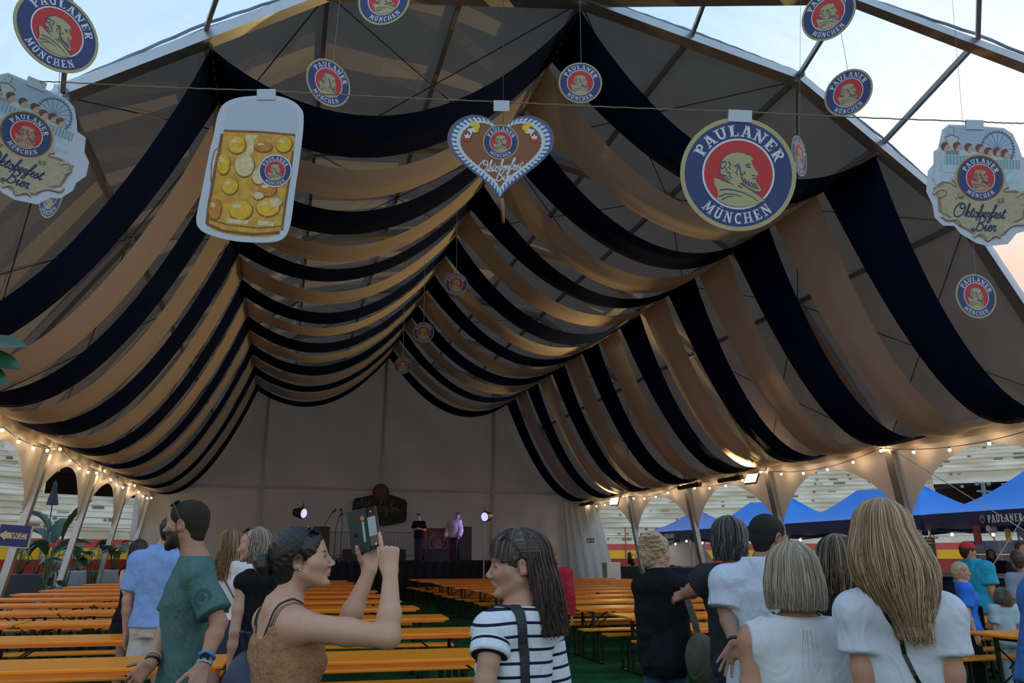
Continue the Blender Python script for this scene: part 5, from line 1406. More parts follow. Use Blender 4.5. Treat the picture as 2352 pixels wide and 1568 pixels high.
# --- blond woman in black
P = mk('blond woman with a messy updo in a black blouse', 1507, 1268, 5.6, (.08, 1), (.93, .28), bx=1514, tone=PINK, cell=.008, build=.80)
P.relax(-1, out=.0); P.relax(1, out=.0); P.legs(); P.body()
P.brow = (.30, .22, .14)
P.cap(h_blond, grow=.016, front=.055, low=-.05, noise=.0022, nf=60, extra=lambda F, T, el: (el((0, -.07, .085), (.055, .055, .045), .02), el((.02, -.02, .115), (.045, .05, .03), .02)))
def upd(u, t, q):
    a = u * 2 * PI * 5; b = a + t * 1.6; z = .14 * u - .02; r = math.sqrt(max(0.05, 1 - ((z - .04) / .10) ** 2)); return np.array((.092 * r * math.sin(b) + q[0] * .004, -.03 - .095 * r * math.cos(b) * (1 if math.cos(b) > 0 else .55) + q[1] * .004, z + .012 * math.sin(t * 3) + q[2] * .005))
P.strands(upd, 260, [(.35, .25, .13), (.50, .39, .23), (.62, .52, .34)], r=.0032, name='messy_updo', seg=8, seed=8)
P.top('blouse', c_black, hem=.455, grow=.020, sleeve=1.75, wr=.003, neckr=0, collar=True); P.trousers(mat('blue_jeans_b', (.020, .045, .12), .8, noise=.25, nscale=15), loose=.02); P.shoes(c_shoe)
ringaround(P, P.T((0, -.01, -.115)), (0, .2, 1), .056, .004, mat('silver', (0, 0, 0)), 'necklace')
q = P.root.location; t = thing('shoulder_bag', 'olive green shoulder bag of the blond woman in black', 'bag', tuple(q), P.rz)
m_ol = mat('olive_canvas', (.075, .080, .055), .85, noise=.2, nscale=12, wrinkle=.45); H_ = P.H
mb = MB(); mb.grid([[(x - .02, y, z * H_), (x + .025, y + .01, z * H_)] for x, y, z in ((.115, .03, .81), (.12, -.06, .825), (.145, -.12, .77), (.19, -.13, .68), (.215, -.12, .60))]); mb.build('strap', m_ol, t)
F = Field(); F.ell((.225, -.13, .53 * H_), (.105, .075, .16), k=.03); F.ell((.27, -.13, .49 * H_), (.08, .06, .09), k=.03); mesh_obj('bag_body', [F.mesh(.01)], m_ol, t)

# --- brown-haired woman between the two blond ones
P = mk('woman with streaky brown hair in a black T-shirt, half hidden', 1918, 1290, 3.7, (-.2, 1), (-.55, .83), bx=1925, tone=PINK, cell=.009)
P.arm(-1, pl(P, 1868, 1420, 3.72), pl(P, 1868, 1392, 4.02)); P.relax(1); P.legs(); P.body()
hb2 = hpath(-.16, A=2.3, rx=.088, ryb=.110, ryf=.094, tc=.45, w=lambda s: 1 + .16 * math.sin(PI * min(1, s * 1.1)), wave=.010, jit=.006)
P.strands(hb2, 420, [(.05, .032, .022), (.09, .06, .042), (.16, .115, .08), (.28, .21, .15)], r=.0026, name='brown_hair', seg=12, seed=9); P.shell(hb2, h_brown, scale=.95)
P.top('tshirt', c_black, hem=.48, grow=.016, sleeve=.5, wr=.002, neckr=.08); P.trousers(c_jeans); P.shoes(c_shoe)

# --- people further back
def simple(P, hair, hcol, top, leg='trousers', lm=c_jeans, shoes=c_shoe, hair_kw=None, topkw=None, bare=False):
    P.legs(bare=bare) if not hasattr(P, 'lg') else None
    P.body()
    if hair == 'short': P.cap(hcol, grow=.008, front=.060, low=-.045, noise=.001)
    elif hair == 'long':
        k = dict(zend=-.26, A=2.0, rx=.090, ryb=.110, ryf=.09, tc=.45, w=lambda s: 1 + .12 * math.sin(PI * s), wave=.015, jit=.006); k.update(hair_kw or {}); hp = hpath(**k)
        c = [tuple(x * f for x in hcol) for f in (.5, .8, 1.1, 1.5)]; P.strands(hp, 380 if P.cell < .012 else 160, c, r=.0026 if P.cell < .012 else .0045, name='long_hair', seg=10); P.shell(hp, mat('hair_under_%d' % int(hcol[0] * 1000), tuple(x * .6 for x in hcol), .6), scale=.95)
    kw = dict(hem=.47, grow=.02, sleeve=.7, wr=.003, neckr=.08); kw.update(topkw or {}); P.top('top', top, **kw)
    if leg == 'trousers': P.trousers(lm)
    elif leg == 'shorts': P.trousers(lm, hem=.33, name='shorts', loose=.03)
    elif leg == 'skirt': P.skirt(lm)
    P.shoes(shoes)
P = mk('tall man in a light blue shirt and pale shorts seen from behind', 392, 1219, 7.8, (0, 1), bx=374, build=.92, sex='m', tone=PINK, snap='L', cell=.011, detail=False); P.relax(-1, out=.05); P.relax(1, out=.05); P.legs(bare=True)
simple(P, 'short', h_dark, mat('light_blue_linen', (.20, .36, .70), .85, noise=.06, nscale=12, wrinkle=.45), 'shorts', mat('pale_beige_cotton', (.52, .50, .47), .85, wrinkle=.45), mat('white_shoe', (.6, .6, .6), .6), topkw=dict(neckr=0, collar=True, grow=.026, sleeve=.75, hem=.50))
P = mk('woman with long brown hair and bare arms beside the man in light blue', 322, 1264, 8.6, (.3, .95), bx=320, tone=PINK, snap='L', cell=.011, detail=False)
P.arm(-1, pl(P, 284, 1336, 8.4), pl(P, 293, 1378, 8.3)); P.relax(1); P.legs(bare=True)
simple(P, 'long', (.09, .055, .04), c_black, 'skirt', c_black, hair_kw=dict(zend=-.44), topkw=dict(sleeve=0, armhole=.01, low=.08))
P = mk('woman with long wavy blond hair in a white blouse and dark skirt', 531, 1246, 6.9, (.1, 1), bx=538, tone=PINK, snap='L', cell=.010, detail=False); P.relax(-1); P.relax(1, out=.04); P.legs(bare=True)
simple(P, 'long', (.30, .19, .095), mat('white_cotton', (.60, .61, .64), .85, noise=.03), 'skirt', mat('navy_skirt', (.012, .02, .04), .8), hair_kw=dict(zend=-.33, wave=.02), topkw=dict(sleeve=.8, hem=.56, wr=.006, sgrow=.02))
mb = MB(); H_ = P.H; t = thing('handbag', 'black crossbody bag on the hip of the woman in the white blouse', 'bag', tuple(P.root.location), P.rz)
mb.box((.19, -.06, .52 * H_), (.06, .20, .18), bev=.02); mb.build('bag_body', g_black, t); mb = MB(); mb.tube([(.19, -.06, .57 * H_), (.09, -.135, .68 * H_), (-.02, -.13, .77 * H_), (-.09, -.085, .83 * H_), (-.09, .0, .845 * H_)], .006, 5); mb.build('strap', g_black, t)
P = mk('woman in a black dress with sunglasses on her fair hair facing left', 584, 1252, 6.4, (-.5, .85), (-.95, .1), bx=612, build=.85, tone=PINK, snap='L', cell=.010); P.relax(-1); P.relax(1)
simple(P, 'long', (.27, .22, .17), c_black, 'skirt', c_black, hair_kw=dict(zend=-.12, A=1.7, rx=.083, ryb=.104), topkw=dict(sleeve=0, armhole=.02, low=.04)); glasses(P, up=True)
q = atD(586, 1384, 6.0); mb = MB(); mb.ball(q, (.075, .06, .085), 14, 10); tag(mb.build('tan_bag', mat('tan_bag', (.30, .19, .09), .8, noise=.2), smooth=True), 'soft tan bag carried by the woman in the black dress', 'bag')
P = mk('woman in a red cardigan and dark trousers in the aisle', 1266, 1277, 10.8, (.35, .94), bx=1277, tone=PINK, cell=.014, detail=False); P.relax(-1); P.relax(1, out=.05)
simple(P, 'short', mat('reddish_hair', (.22, .12, .07), .6, noise=.4, nscale=60), mat('red_knit', (.36, .012, .03), .9, noise=.1, wrinkle=.45), lm=c_black, topkw=dict(sleeve=1.9, grow=.03, hem=.48, neck=.85))
P = mk('man in a red cap and turquoise polo shirt by the bar', 2224, 1266, 12.2, (.9, .35), (1, 0), bx=2233, sex='m', tone=(.45, .22, .16), build=1.22, snap='R', cell=.014, detail=False); P.relax(-1); P.relax(1, fwd=.05)
simple(P, 'short', h_dark, mat('turquoise_pique', (.01, .33, .52), .85, noise=.05, wrinkle=.45), 'shorts', mat('khaki', (.30, .26, .20), .85), topkw=dict(hem=.45, neckr=0, collar=True, grow=.03, sgrow=.03))
F = Field(); F.ell(P.T((0, -.008, .055)), (.086, .108, .085), P.R, k=.01); F.box((-2, -2, -1), (2, 2, P.T((0, 0, .035))[2]), k=.004); F.ell(P.T((0, .12, .045)), (.065, .075, .010), P.R, k=.008); mesh_obj('cap', [F.mesh(.007)], mat('red_cap', (.50, .01, .015), .7), P.root)
P = mk('blond boy in a bright blue T-shirt and dark dungarees', 2207, 1312, 10.2, (.85, -.35), (.9, -.25), bx=2211, sex='f', hs=.95, tone=PINK, snap='R', cell=.011); P.relax(-1); P.relax(1)
simple(P, 'short', h_blond, mat('bright_blue_jersey', (.012, .16, .75), .8), lm=c_black, topkw=dict(hem=.5, grow=.018))
P.strap([(-.06, .10, .62 * P.H), (-.065, .095, .74 * P.H), (-.06, .0, .82 * P.H)], .035, c_black); P.strap([(.06, .10, .62 * P.H), (.065, .095, .74 * P.H), (.06, .0, .82 * P.H)], .035, c_black)
mb = MB(); mb.box((0, .125, .60 * P.H), (.20, .02, .22), bev=.008); mb.build('dungaree_bib', c_black, P.root)
P = mk('bartender with long black hair behind the bar', 2276, 1273, 20.2, (-.35, -.93), bx=2290, tone=(.40, .20, .11), cell=.018, detail=False); P.relax(-1, fwd=.2, out=.08); P.relax(1, fwd=.2, out=.08)
simple(P, 'long', (.02, .014, .012), c_black, hair_kw=dict(zend=-.30, A=2.3), topkw=dict(sleeve=1.9, grow=.03))
P = mk('person in a grey-blue T-shirt with dark hair at the right edge', 2338, 1287, 8.5, (.4, .9), bx=2352, tone=PINK, snap='R', cell=.012, detail=False); P.relax(-1); P.relax(1)
simple(P, 'short', h_brown, mat('grey_blue_jersey', (.24, .30, .40), .85, noise=.05), topkw=dict(sleeve=.8, grow=.03))
P = mk('man in a dark brown cap behind the right edge crowd', 2348, 1262, 11.2, (-.2, -.9), bx=2352, sex='m', tone=(.40, .22, .15), snap='R', cell=.014, detail=False); P.relax(-1); P.relax(1)
simple(P, 'short', mat('brown_cap', (.06, .03, .025), .8), c_darkT)
P = mk('small girl in a pale blue top seen from behind', 2302, 1370, 9.4, (.2, 1), bx=2300, hs=.90, tone=PINK, snap='R', cell=.011, detail=False); P.relax(-1); P.relax(1)
simple(P, 'long', (.17, .13, .09), mat('pale_blue_cotton', (.38, .56, .64), .85), lm=mat('pale_blue_cotton', (0, 0, 0)), hair_kw=dict(zend=-.12))
P = mk('person in a denim shirt cut off by the right edge', 2490, 1222, 2.9, (.15, 1), bx=2500, sex='m', tone=PINK, cell=.009, detail=False); P.relax(-1, out=.06); P.relax(1)
simple(P, 'short', h_dark, mat('denim_blue', (.035, .13, .38), .85, noise=.15, nscale=60, wrinkle=.45), topkw=dict(sleeve=.95, neckr=0, collar=True, grow=.030, sgrow=.03, hem=.46))
for x, y, D, lab, f in ((1449, 1273, 35.5, 'far woman with long brown hair turned right outside the last arches', (.8, -.4)), (1480, 1271, 34.9, 'far woman with dark wavy hair raising an arm outside the last arches', (-.6, .6))):
    P = mk(lab, x, y, D, f, tone=PINK, cell=.022, detail=False)
    if 'raising' in lab: P.arm(-1, P.sh[-1] + (-.12, .22, .02), P.sh[-1] + (-.06, .34, .18)); P.relax(1)
    else: P.relax(-1); P.relax(1)
    simple(P, 'long', (.07, .04, .03), c_black, 'skirt', c_black, hair_kw=dict(zend=-.33), topkw=dict(sleeve=.5, grow=.015))
# on the stage
P = mk('performer in black with arms folded on the stage', 961, 1187, 29.6, (-.1, -1), bx=963, sex='m', z=1.38, tone=(.60, .30, .28), cell=.022, detail=False); P.arm(-1, P.sh[-1] + (-.07, .02, -.26), P.sh[-1] + (.12, .2, -.20)); P.arm(1, P.sh[1] + (.07, .02, -.26), P.sh[1] + (-.12, .2, -.20))
simple(P, 'short', h_dark, c_black)
P = mk('DJ in a pale long-sleeved top behind the wooden booth', 1052, 1184, 30.2, (-.3, -1), bx=1044, sex='m', z=1.38, tone=(.50, .25, .24), cell=.022, detail=False); P.relax(-1, fwd=.15, out=.10); P.relax(1, fwd=.15, out=.10)
simple(P, 'short', h_brown, mat('pale_sweater', (.48, .46, .52), .85), topkw=dict(sleeve=1.9, grow=.05, sgrow=.02))
# ================================================================ LOGOS AND LETTERING
def stroke_poly(pts, w0, w1=None):
    """ribbon polygon along a polyline, returns list of quads (2-D)"""
    w1 = w0 if w1 is None else w1; out = []; n = len(pts); L = []
    for i, p in enumerate(pts):
        a, b = pts[max(i - 1, 0)], pts[min(i + 1, n - 1)]; dx, dy = b[0] - a[0], b[1] - a[1]; m = math.hypot(dx, dy) + 1e-9; w = (w0 + (w1 - w0) * i / max(1, n - 1)) / 2
        L.append(((p[0] - dy / m * w, p[1] + dx / m * w), (p[0] + dy / m * w, p[1] - dx / m * w)))
    for (a, b), (c, d) in zip(L, L[1:]): out.append([a, c, d, b])
    return out
def arcp(cx, cy, rx, ry, a0, a1, n=10): return [(cx + rx * math.cos(rad(a0 + (a1 - a0) * i / n)), cy + ry * math.sin(rad(a0 + (a1 - a0) * i / n))) for i in range(n + 1)]
T_, S_ = .24, .105     # stem and serif thickness on a unit-high letter
def ser(x, y, w=.40): return [[(x - w / 2, y - S_ / 2), (x + w / 2, y - S_ / 2), (x + w / 2, y + S_ / 2), (x - w / 2, y + S_ / 2)]]
def glyph(c):
    """slab-serif capitals: (list of 2-D polygons, advance width)"""
    g = []; a = g.extend; st = lambda x0, y0, x1, y1, w=T_: a(stroke_poly([(x0, y0), (x1, y1)], w))
    lo, hi = S_ / 2, 1 - S_ / 2
    if c == 'P': st(.22, 0, .22, 1); a(ser(.24, lo)); a(ser(.16, hi, .3)); a(stroke_poly([(.22, .93), (.44, .93)] + arcp(.44, .71, .17, .22, 90, -90) + [(.22, .49)], .14)); w = .74
    elif c == 'A': st(.40, 1, .12, 0, .12); st(.44, 1, .74, 0, .20); st(.2, .32, .62, .32, .10); a(ser(.14, lo, .34)); a(ser(.72, lo, .40)); a(ser(.38, hi, .26)); w = .88
    elif c in 'UÜ':
        a(stroke_poly([(.2, 1), (.2, .36)] + arcp(.43, .30, .22, .22, 180, 360) + [(.66, 1)], .17)); a(ser(.2, hi)); a(ser(.66, hi, .34)); w = .88
        if c == 'Ü':
            for x in (.3, .56): a([[(x + .07 * math.cos(q), 1.18 + .07 * math.sin(q)) for q in [PI / 4 * i for i in range(8)]]])
    elif c == 'L': st(.24, 0, .24, 1); a(ser(.24, hi)); a(ser(.40, lo + .02, .68)); st(.68, .04, .71, .32, .09); w = .78
    elif c == 'N': st(.18, 0, .18, 1, .11); st(.72, 0, .72, 1, .11); st(.16, 1, .73, 0, .21); a(ser(.18, lo, .32)); a(ser(.12, hi, .26)); a(ser(.72, hi, .34)); w = .92
    elif c == 'E': st(.24, 0, .24, 1); a(ser(.38, lo, .64)); a(ser(.38, hi, .64)); a(ser(.38, .5, .34)); st(.67, .02, .69, .28, .08); st(.66, .98, .67, .74, .08); st(.54, .38, .54, .62, .07); w = .80
    elif c == 'R': st(.22, 0, .22, 1); a(ser(.24, lo, .38)); a(ser(.16, hi, .3)); a(stroke_poly([(.22, .93), (.44, .93)] + arcp(.44, .73, .16, .20, 90, -90) + [(.22, .53)], .14)); st(.40, .5, .68, .04, .18); a(ser(.72, lo, .22)); w = .84
    elif c == 'M': st(.16, 0, .18, 1, .11); st(.86, 0, .84, 1, .18); st(.18, 1, .50, .15, .17); st(.50, .15, .82, 1, .10); a(ser(.16, lo, .32)); a(ser(.86, lo, .34)); a(ser(.13, hi, .24)); a(ser(.89, hi, .24)); w = 1.06
    elif c == 'C': a(stroke_poly(arcp(.44, .5, .30, .43, 48, 312, 18), .17)); st(.66, .66, .68, .98, .08); w = .80
    elif c == 'H': st(.2, 0, .2, 1, .18); st(.70, 0, .70, 1, .18); a(ser(.45, .5, .4)); a(ser(.2, lo)); a(ser(.2, hi)); a(ser(.70, lo)); a(ser(.70, hi)); w = .92
    else: w = .45
    return g, w
class Flat:
    """printed layers stacked on a card in the card's own plane (x right, z up), front face towards -y"""
    def __init__(s): s.layers = {}
    def poly(s, key, pts, y): s.layers.setdefault(key, MB()).add([(p[0], -y, p[1]) for p in pts], [tuple(range(len(pts)))])
    def polys(s, key, L, y):
        for p in L: s.poly(key, p, y)
def ellp(cx, cy, rx, ry, n=40): return [(cx + rx * math.cos(2 * PI * i / n), cy + ry * math.sin(2 * PI * i / n)) for i in range(n)]
def ringtext(txt, R0, h, a_mid, inward, gap=.10, sx=1.0):
    """letters on a circle; a_mid in degrees at the middle; inward True = letter feet towards the centre (upper arc)"""
    gl = [glyph(c) for c in txt]; tot = sum(w for _, w in gl) + gap * (len(gl) - 1); out = []
    k = h * sx / R0; pos = -tot / 2
    for g, w in gl:
        for poly in g:
            q = []
            for (x, y) in poly:
                if inward: a = rad(a_mid) - (pos + x) * k; r = R0 + y * h
                else: a = rad(a_mid) + (pos + x) * k; r = R0 - y * h
                q.append((r * math.cos(a), r * math.sin(a)))
            out.append(q)
        pos += w + gap
    return out
# monk portrait in units of the inner (red) disc radius, traced as a left-of-centre bust looking right
MONK_HEAD = [(-.50, .16), (-.52, .30), (-.46, .44), (-.36, .54), (-.22, .61), (-.04, .64), (.12, .63), (.24, .58), (.34, .56), (.40, .50), (.41, .44), (.37, .42), (.39, .34), (.42, .26), (.50, .14), (.58, .04), (.58, -.01), (.53, -.03), (.54, -.08), (.50, -.11), (.53, -.15), (.50, -.19), (.56, -.26), (.64, -.36), (.68, -.46), (.64, -.51), (.52, -.50), (.38, -.44), (.24, -.36), (.12, -.26), (.02, -.30), (-.10, -.34), (-.24, -.28), (-.36, -.20), (-.44, -.10), (-.52, .0), (-.54, .08)]
MONK_BODY = [(-.72, -.18), (-.66, -.16), (-.40, -.26), (-.14, -.34), (.0, -.30), (.12, -.34), (.30, -.44), (.56, -.60), (.80, -.76), (.60, -.86), (.30, -.97), (0, -1.0), (-.30, -.96), (-.62, -.80), (-.58, -.66), (-.62, -.50), (-.70, -.34)]
MONK_LINES = [[(-.50, .30), (-.40, .36), (-.36, .28), (-.42, .20)], [(-.50, .12), (-.40, .18), (-.34, .10), (-.42, .04)], [(-.30, .36), (-.24, .26), (-.30, .18), (-.22, .12)], [(-.34, .04), (-.24, .0), (-.26, -.10), (-.16, -.14)], [(-.46, -.06), (-.36, -.08), (-.34, -.16), (-.24, -.20)],
              [(-.14, .22), (-.06, .26), (-.02, .14), (-.08, .04), (-.04, -.04)], [(-.02, .30), (.04, .16), (.06, .04), (.08, -.08), (.14, -.16)], [(.20, .26), (.28, .30), (.36, .28)], [(.24, .22), (.32, .22), (.35, .18)], [(.40, -.02), (.46, -.04), (.50, -.02)], [(.42, -.12), (.50, -.12)],
              [(.10, -.10), (.16, -.24), (.26, -.30)], [(.18, -.14), (.26, -.30), (.36, -.36)], [(.28, -.20), (.36, -.34), (.46, -.42)], [(.38, -.24), (.46, -.36), (.56, -.44)], [(.46, -.26), (.56, -.38), (.62, -.44)], [(.10, .02), (.14, -.06)], [(.16, .08), (.20, -.02)],
              [(-.54, -.52), (-.34, -.48), (-.10, -.50), (.16, -.56), (.40, -.66), (.60, -.80)], [(-.56, -.72), (-.36, -.62), (-.10, -.62), (.10, -.68)], [(-.46, -.80), (-.30, -.70), (-.12, -.68)], [(.0, -.36), (.14, -.42)]]
C_GOLD, C_NAVY, C_RED, C_WHITE = (.40, .37, .20), (.022, .045, .17), (.48, .030, .035), (.62, .68, .78)
m_gold = mat('badge_gold', C_GOLD, .6); m_bnavy = mat('badge_navy', C_NAVY, .6); m_bred = mat('badge_red', C_RED, .6); m_bwhite = mat('badge_white', C_WHITE, .6)
def badge(F, cx, cz, R, y, rim=True, cols=None, thin=1.0, dy=.0006):
    """round badge: rim, navy ring with the two words, white circle, red field, monk"""
    o = lambda L, k=1.0: [(cx + p[0] * k, cz + p[1] * k) for p in L]
    gk, nk, rk, wk, mk_ = cols or ('gold', 'navy', 'red', 'white', 'gold')
    F.poly(gk if rim else wk, o(ellp(0, 0, R, R)), y)
    F.poly(nk, o(ellp(0, 0, R * .925, R * .925)), y + dy)
    F.poly(wk, o(ellp(0, 0, R * .625, R * .625)), y + 2 * dy)
    F.poly(rk, o(ellp(0, 0, R * .59, R * .59)), y + 3 * dy)
    for L in (ringtext('PAULANER', R * .66, R * .205, 88, True, .11, 1.02), ringtext('MÜNCHEN', R * .875, R * .19, 270, False, .15, 1.0)): F.polys(wk, [o(p) for p in L], y + 2 * dy)
    k = R * .585
    F.poly(nk, o([(p[0] * 1.03 - .006, p[1] * 1.03) for p in MONK_HEAD], k), y + 4 * dy); F.poly(mk_, o(MONK_HEAD, k), y + 5 * dy)
    F.poly(nk, o([(p[0], p[1] + (.03 if p[1] > -.8 else 0)) for p in MONK_BODY], k), y + 4 * dy); F.poly(mk_, o(MONK_BODY, k), y + 6 * dy)
    for L in MONK_LINES: F.polys(nk, [o(q, k) for q in stroke_poly(L, .040 * thin, .018)], y + 7 * dy)
KEYM = {'gold': m_gold, 'navy': m_bnavy, 'red': m_bred, 'white': m_bwhite}
KEYN = {'gold': 'gold_print', 'navy': 'navy_print', 'red': 'red_print', 'white': 'white_print'}
def flat_build(F, t, mats=None, names=None, split=()):
    for k, mb in list(F.layers.items()):
        if k in split:
            del F.layers[k]
            for f in mb.f: m1_ = MB(); m1_.add([mb.v[i] for i in f], [tuple(range(len(f)))]); m1_.build((names or {}).get(k, k), (mats or {}).get(k) or KEYM[k], t)
    for k, mb in F.layers.items(): mb.build((names or {}).get(k, KEYN.get(k, k)), (mats or {}).get(k) or KEYM[k], t)
# script lettering, drawn as pen strokes on a slanted grid (x, y with x-height 1)
SCR = {
 'O': ([[(1.5, 2.3), (.9, 2.5), (.3, 1.9), (.0, 1.0), (.25, .1), (.9, -.1), (1.6, .5), (1.85, 1.4), (1.6, 2.2), (1.1, 2.4), (.85, 1.9), (1.2, 1.5), (1.9, 1.7)]], 1.95),
 'B': ([[(.75, 2.2), (.65, 1.1), (.4, .2), (.0, -.1), (-.3, .15), (.1, .35)], [(.1, 1.7), (.3, 2.3), (1.0, 2.55), (1.6, 2.2), (1.4, 1.5), (.8, 1.25), (1.45, 1.0), (1.5, .3), (1.0, -.1), (.5, .1)]], 1.75),
 'S': ([[(1.1, 2.1), (.8, 2.4), (.4, 2.0), (.6, 1.4), (.8, .7), (.4, -.1), (-.1, .2), (.1, .6)]], 1.15),
 'k': ([[(.0, .2), (.45, 1.2), (.62, 2.3), (.42, 2.3), (.32, 1.0), (.25, 0)], [(.28, .6), (.75, 1.05), (.75, .75), (.4, .55), (.7, .05), (1.0, .2)]], .95),
 't': ([[(.0, .3), (.35, 1.0), (.5, 1.7), (.28, .4), (.42, 0), (.75, .35)], [(.1, 1.15), (.8, 1.25)]], .68),
 'o': ([[(.55, 1.0), (.2, .8), (.1, .3), (.35, 0), (.65, .3), (.68, .8), (.5, 1.0), (.6, .75), (.95, .8)]], .82),
 'b': ([[(.0, .2), (.4, 1.2), (.55, 2.3), (.36, 2.2), (.2, .6), (.4, 0), (.72, .4), (.62, .95), (.9, .85)]], .82),
 'e': ([[(.0, .3), (.4, .55), (.58, .85), (.4, 1.02), (.2, .6), (.28, .1), (.55, .02), (.85, .4)]], .72),
 'r': ([[(.0, .3), (.22, 1.0), (.3, .85), (.6, .95), (.42, .3), (.55, 0), (.8, .3)]], .70),
 'f': ([[(.0, .3), (.5, 1.4), (.75, 2.3), (.5, 2.4), (.3, 1.2), (.1, -.5), (-.25, -.9), (-.3, -.5), (.1, -.1), (.55, .35)], [(.05, .95), (.65, 1.05)]], .55),
 's': ([[(.0, .3), (.38, 1.05), (.45, .7), (.55, .3), (.35, 0), (.08, .12)], [(.4, .02), (.8, .35)]], .66),
 'i': ([[(.0, .3), (.28, 1.0), (.2, .3), (.35, 0), (.65, .35)], [(.38, 1.45), (.42, 1.55)]], .55),
 '1': ([[(.1, 1.6), (.4, 2.0), (.3, 0)]], .6), '6': ([[(.7, 2.0), (.2, 1.2), (.1, .4), (.4, 0), (.7, .4), (.5, .9), (.15, .6)]], .85), '3': ([[(.2, 1.8), (.6, 2.0), (.7, 1.5), (.35, 1.1), (.7, .7), (.5, .05), (.05, .2)]], .8), '4': ([[(.55, 2.0), (.05, .7), (.8, .7)], [(.65, 1.3), (.5, 0)]], .85), ' ': ([], .5)}
def smooth(pts, n=5):
    out = []; P = [pts[0]] + list(pts) + [pts[-1]]
    for i in range(1, len(P) - 2):
        for j in range(n):
            t = j / n; a, b, c, d = P[i - 1], P[i], P[i + 1], P[i + 2]
            out.append(tuple(.5 * (2 * b[q] + (c[q] - a[q]) * t + (2 * a[q] - 5 * b[q] + 4 * c[q] - d[q]) * t * t + (-a[q] + 3 * b[q] - 3 * c[q] + d[q]) * t ** 3) for q in (0, 1)))
    out.append(tuple(pts[-1])); return out
def script(txt, x0, z0, h, w=.20, slant=.22, rise=0.0):
    """h = x-height; returns polygons starting at x0, z0"""
    out = []; x = 0
    for c in txt:
        S, adv = SCR[c]
        for st in S:
            pts = [((x + px + py * slant) * h, py * h) for px, py in smooth(st)]
            pts = [(x0 + a, z0 + b + a * rise) for a, b in pts]; out += stroke_poly(pts, w * h)
        x += adv
    return out, x * h
# ---------------------------------------------------------------- twine with the cut-outs
ROPE_D = [(-60, 176, 3.05), (150, 189, 3.04), (610, 208, 3.0), (1152, 234, 2.98), (1700, 256, 2.98), (2238, 279, 3.0), (2420, 283, 3.02)]
mb = MB(); rp_ = [atD(*p) for p in ROPE_D]; pts = []
for a, b in zip(rp_, rp_[1:]):
    for i in range(30): t = i / 30; p = a.lerp(b, t); pts.append(p + Vector((0, 0, -.004 * math.sin(PI * t) + .0012 * math.sin(i * 2.1))))
ext = (rp_[0] - rp_[1]).normalized(); pts.insert(0, rp_[0] + ext * 2.0); ext = (rp_[-1] - rp_[-2]).normalized(); pts.append(rp_[-1] + ext * 3.0)
mb.tube(pts, .0028, 5)
tag(mb.build('jute_twine', mat('jute', (.36, .29, .19), .9, bump=1, bscale=400)), 'thin jute twine stretched across the front carrying the big cut-outs', 'twine')
def cutout(name, label, px, py, D, outline, yaw=0, roll=0, tab=(.05, .035), m=None, group='cut-outs hanging on the twine', th=.0022):
    """card hung under the twine; outline in metres, origin at the hanging point"""
    t = thing(name, label, 'hanging sign', atD(px, py, D), 0, group); t.rotation_euler = (rad(11), roll, -YAW + yaw)
    mb = MB(); mb.prism(outline, 0, th); mb.build('card', m or mat('card_white', (.50, .58, .70), .6), t)
    if tab:
        mb = MB(); w, h = tab; mb.prism([(-w, -h - .012), (w, -h - .012), (w, .004), (-w, .004)], -.0045, -.0005); mb.prism([(-w, -h), (w, -h), (w, .004), (-w, .004)], .0045, .0065); mb.box((0, .001, .0045), (2 * w, .010, .002)); mb.build('hanging_tab', mat('card_tab', (.46, .56, .66), .6), t)
    return t
S1 = zcam(atD(1176, 240, 3.0)) / 1800            # metres per photograph pixel at the twine
# round badge
Rb = 131 * S1; cz = -145 * S1
t = cutout('round_badge_cutout', 'largest round badge cut-out on the twine with a gold rim', 1700, 256, 2.98, [(p[0], p[1] + cz) for p in ellp(0, 0, Rb, Rb, 72)], m=m_gold, roll=rad(3))
F = Flat(); badge(F, 0, cz, Rb, .0004); flat_build(F, t)
# gingerbread heart
def heart(k, n=72):
    out = []
    for i in range(n):
        a = 2 * PI * i / n; x = 16 * math.sin(a) ** 3; z = 13 * math.cos(a) - 5 * math.cos(2 * a) - 2 * math.cos(3 * a) - math.cos(4 * a)
        x = x / 16 * 122; z = z / 16.5 * 115 - 122 + (0 if z > 0 else 2); out.append((x * k, (z + 118) * k - 118 + 8))
    return out
hs_ = lambda k: [(p[0] * S1, p[1] * S1) for p in heart(k)]
c_ging = mat('gingerbread_print', (.24, .10, .045), .7, noise=.06, nscale=60)
t = cutout('gingerbread_heart_cutout', 'gingerbread heart cut-out with blue and white icing border', 1152, 234, 2.98, hs_(1.0), m=c_ging, roll=rad(1), tab=(.034, .030))
F = Flat(); n = 96
def hpt(i, k, N=n * 1.0):
    a = 2 * PI * i / N; x = 16 * math.sin(a) ** 3 / 16 * 122; z = (13 * math.cos(a) - 5 * math.cos(2 * a) - 2 * math.cos(3 * a) - math.cos(4 * a)) / 16.5 * 115 - 122
    return (x * k * S1, ((z + 118) * k - 118 + 8) * S1)
lens = [hpt(i, 1, 720) for i in range(721)]; cum = [0]
for a, b in zip(lens, lens[1:]): cum.append(cum[-1] + math.hypot(a[0] - b[0], a[1] - b[1]))
def hparam(u): return float(np.interp(u * cum[-1], cum, range(721)))
NS = 62
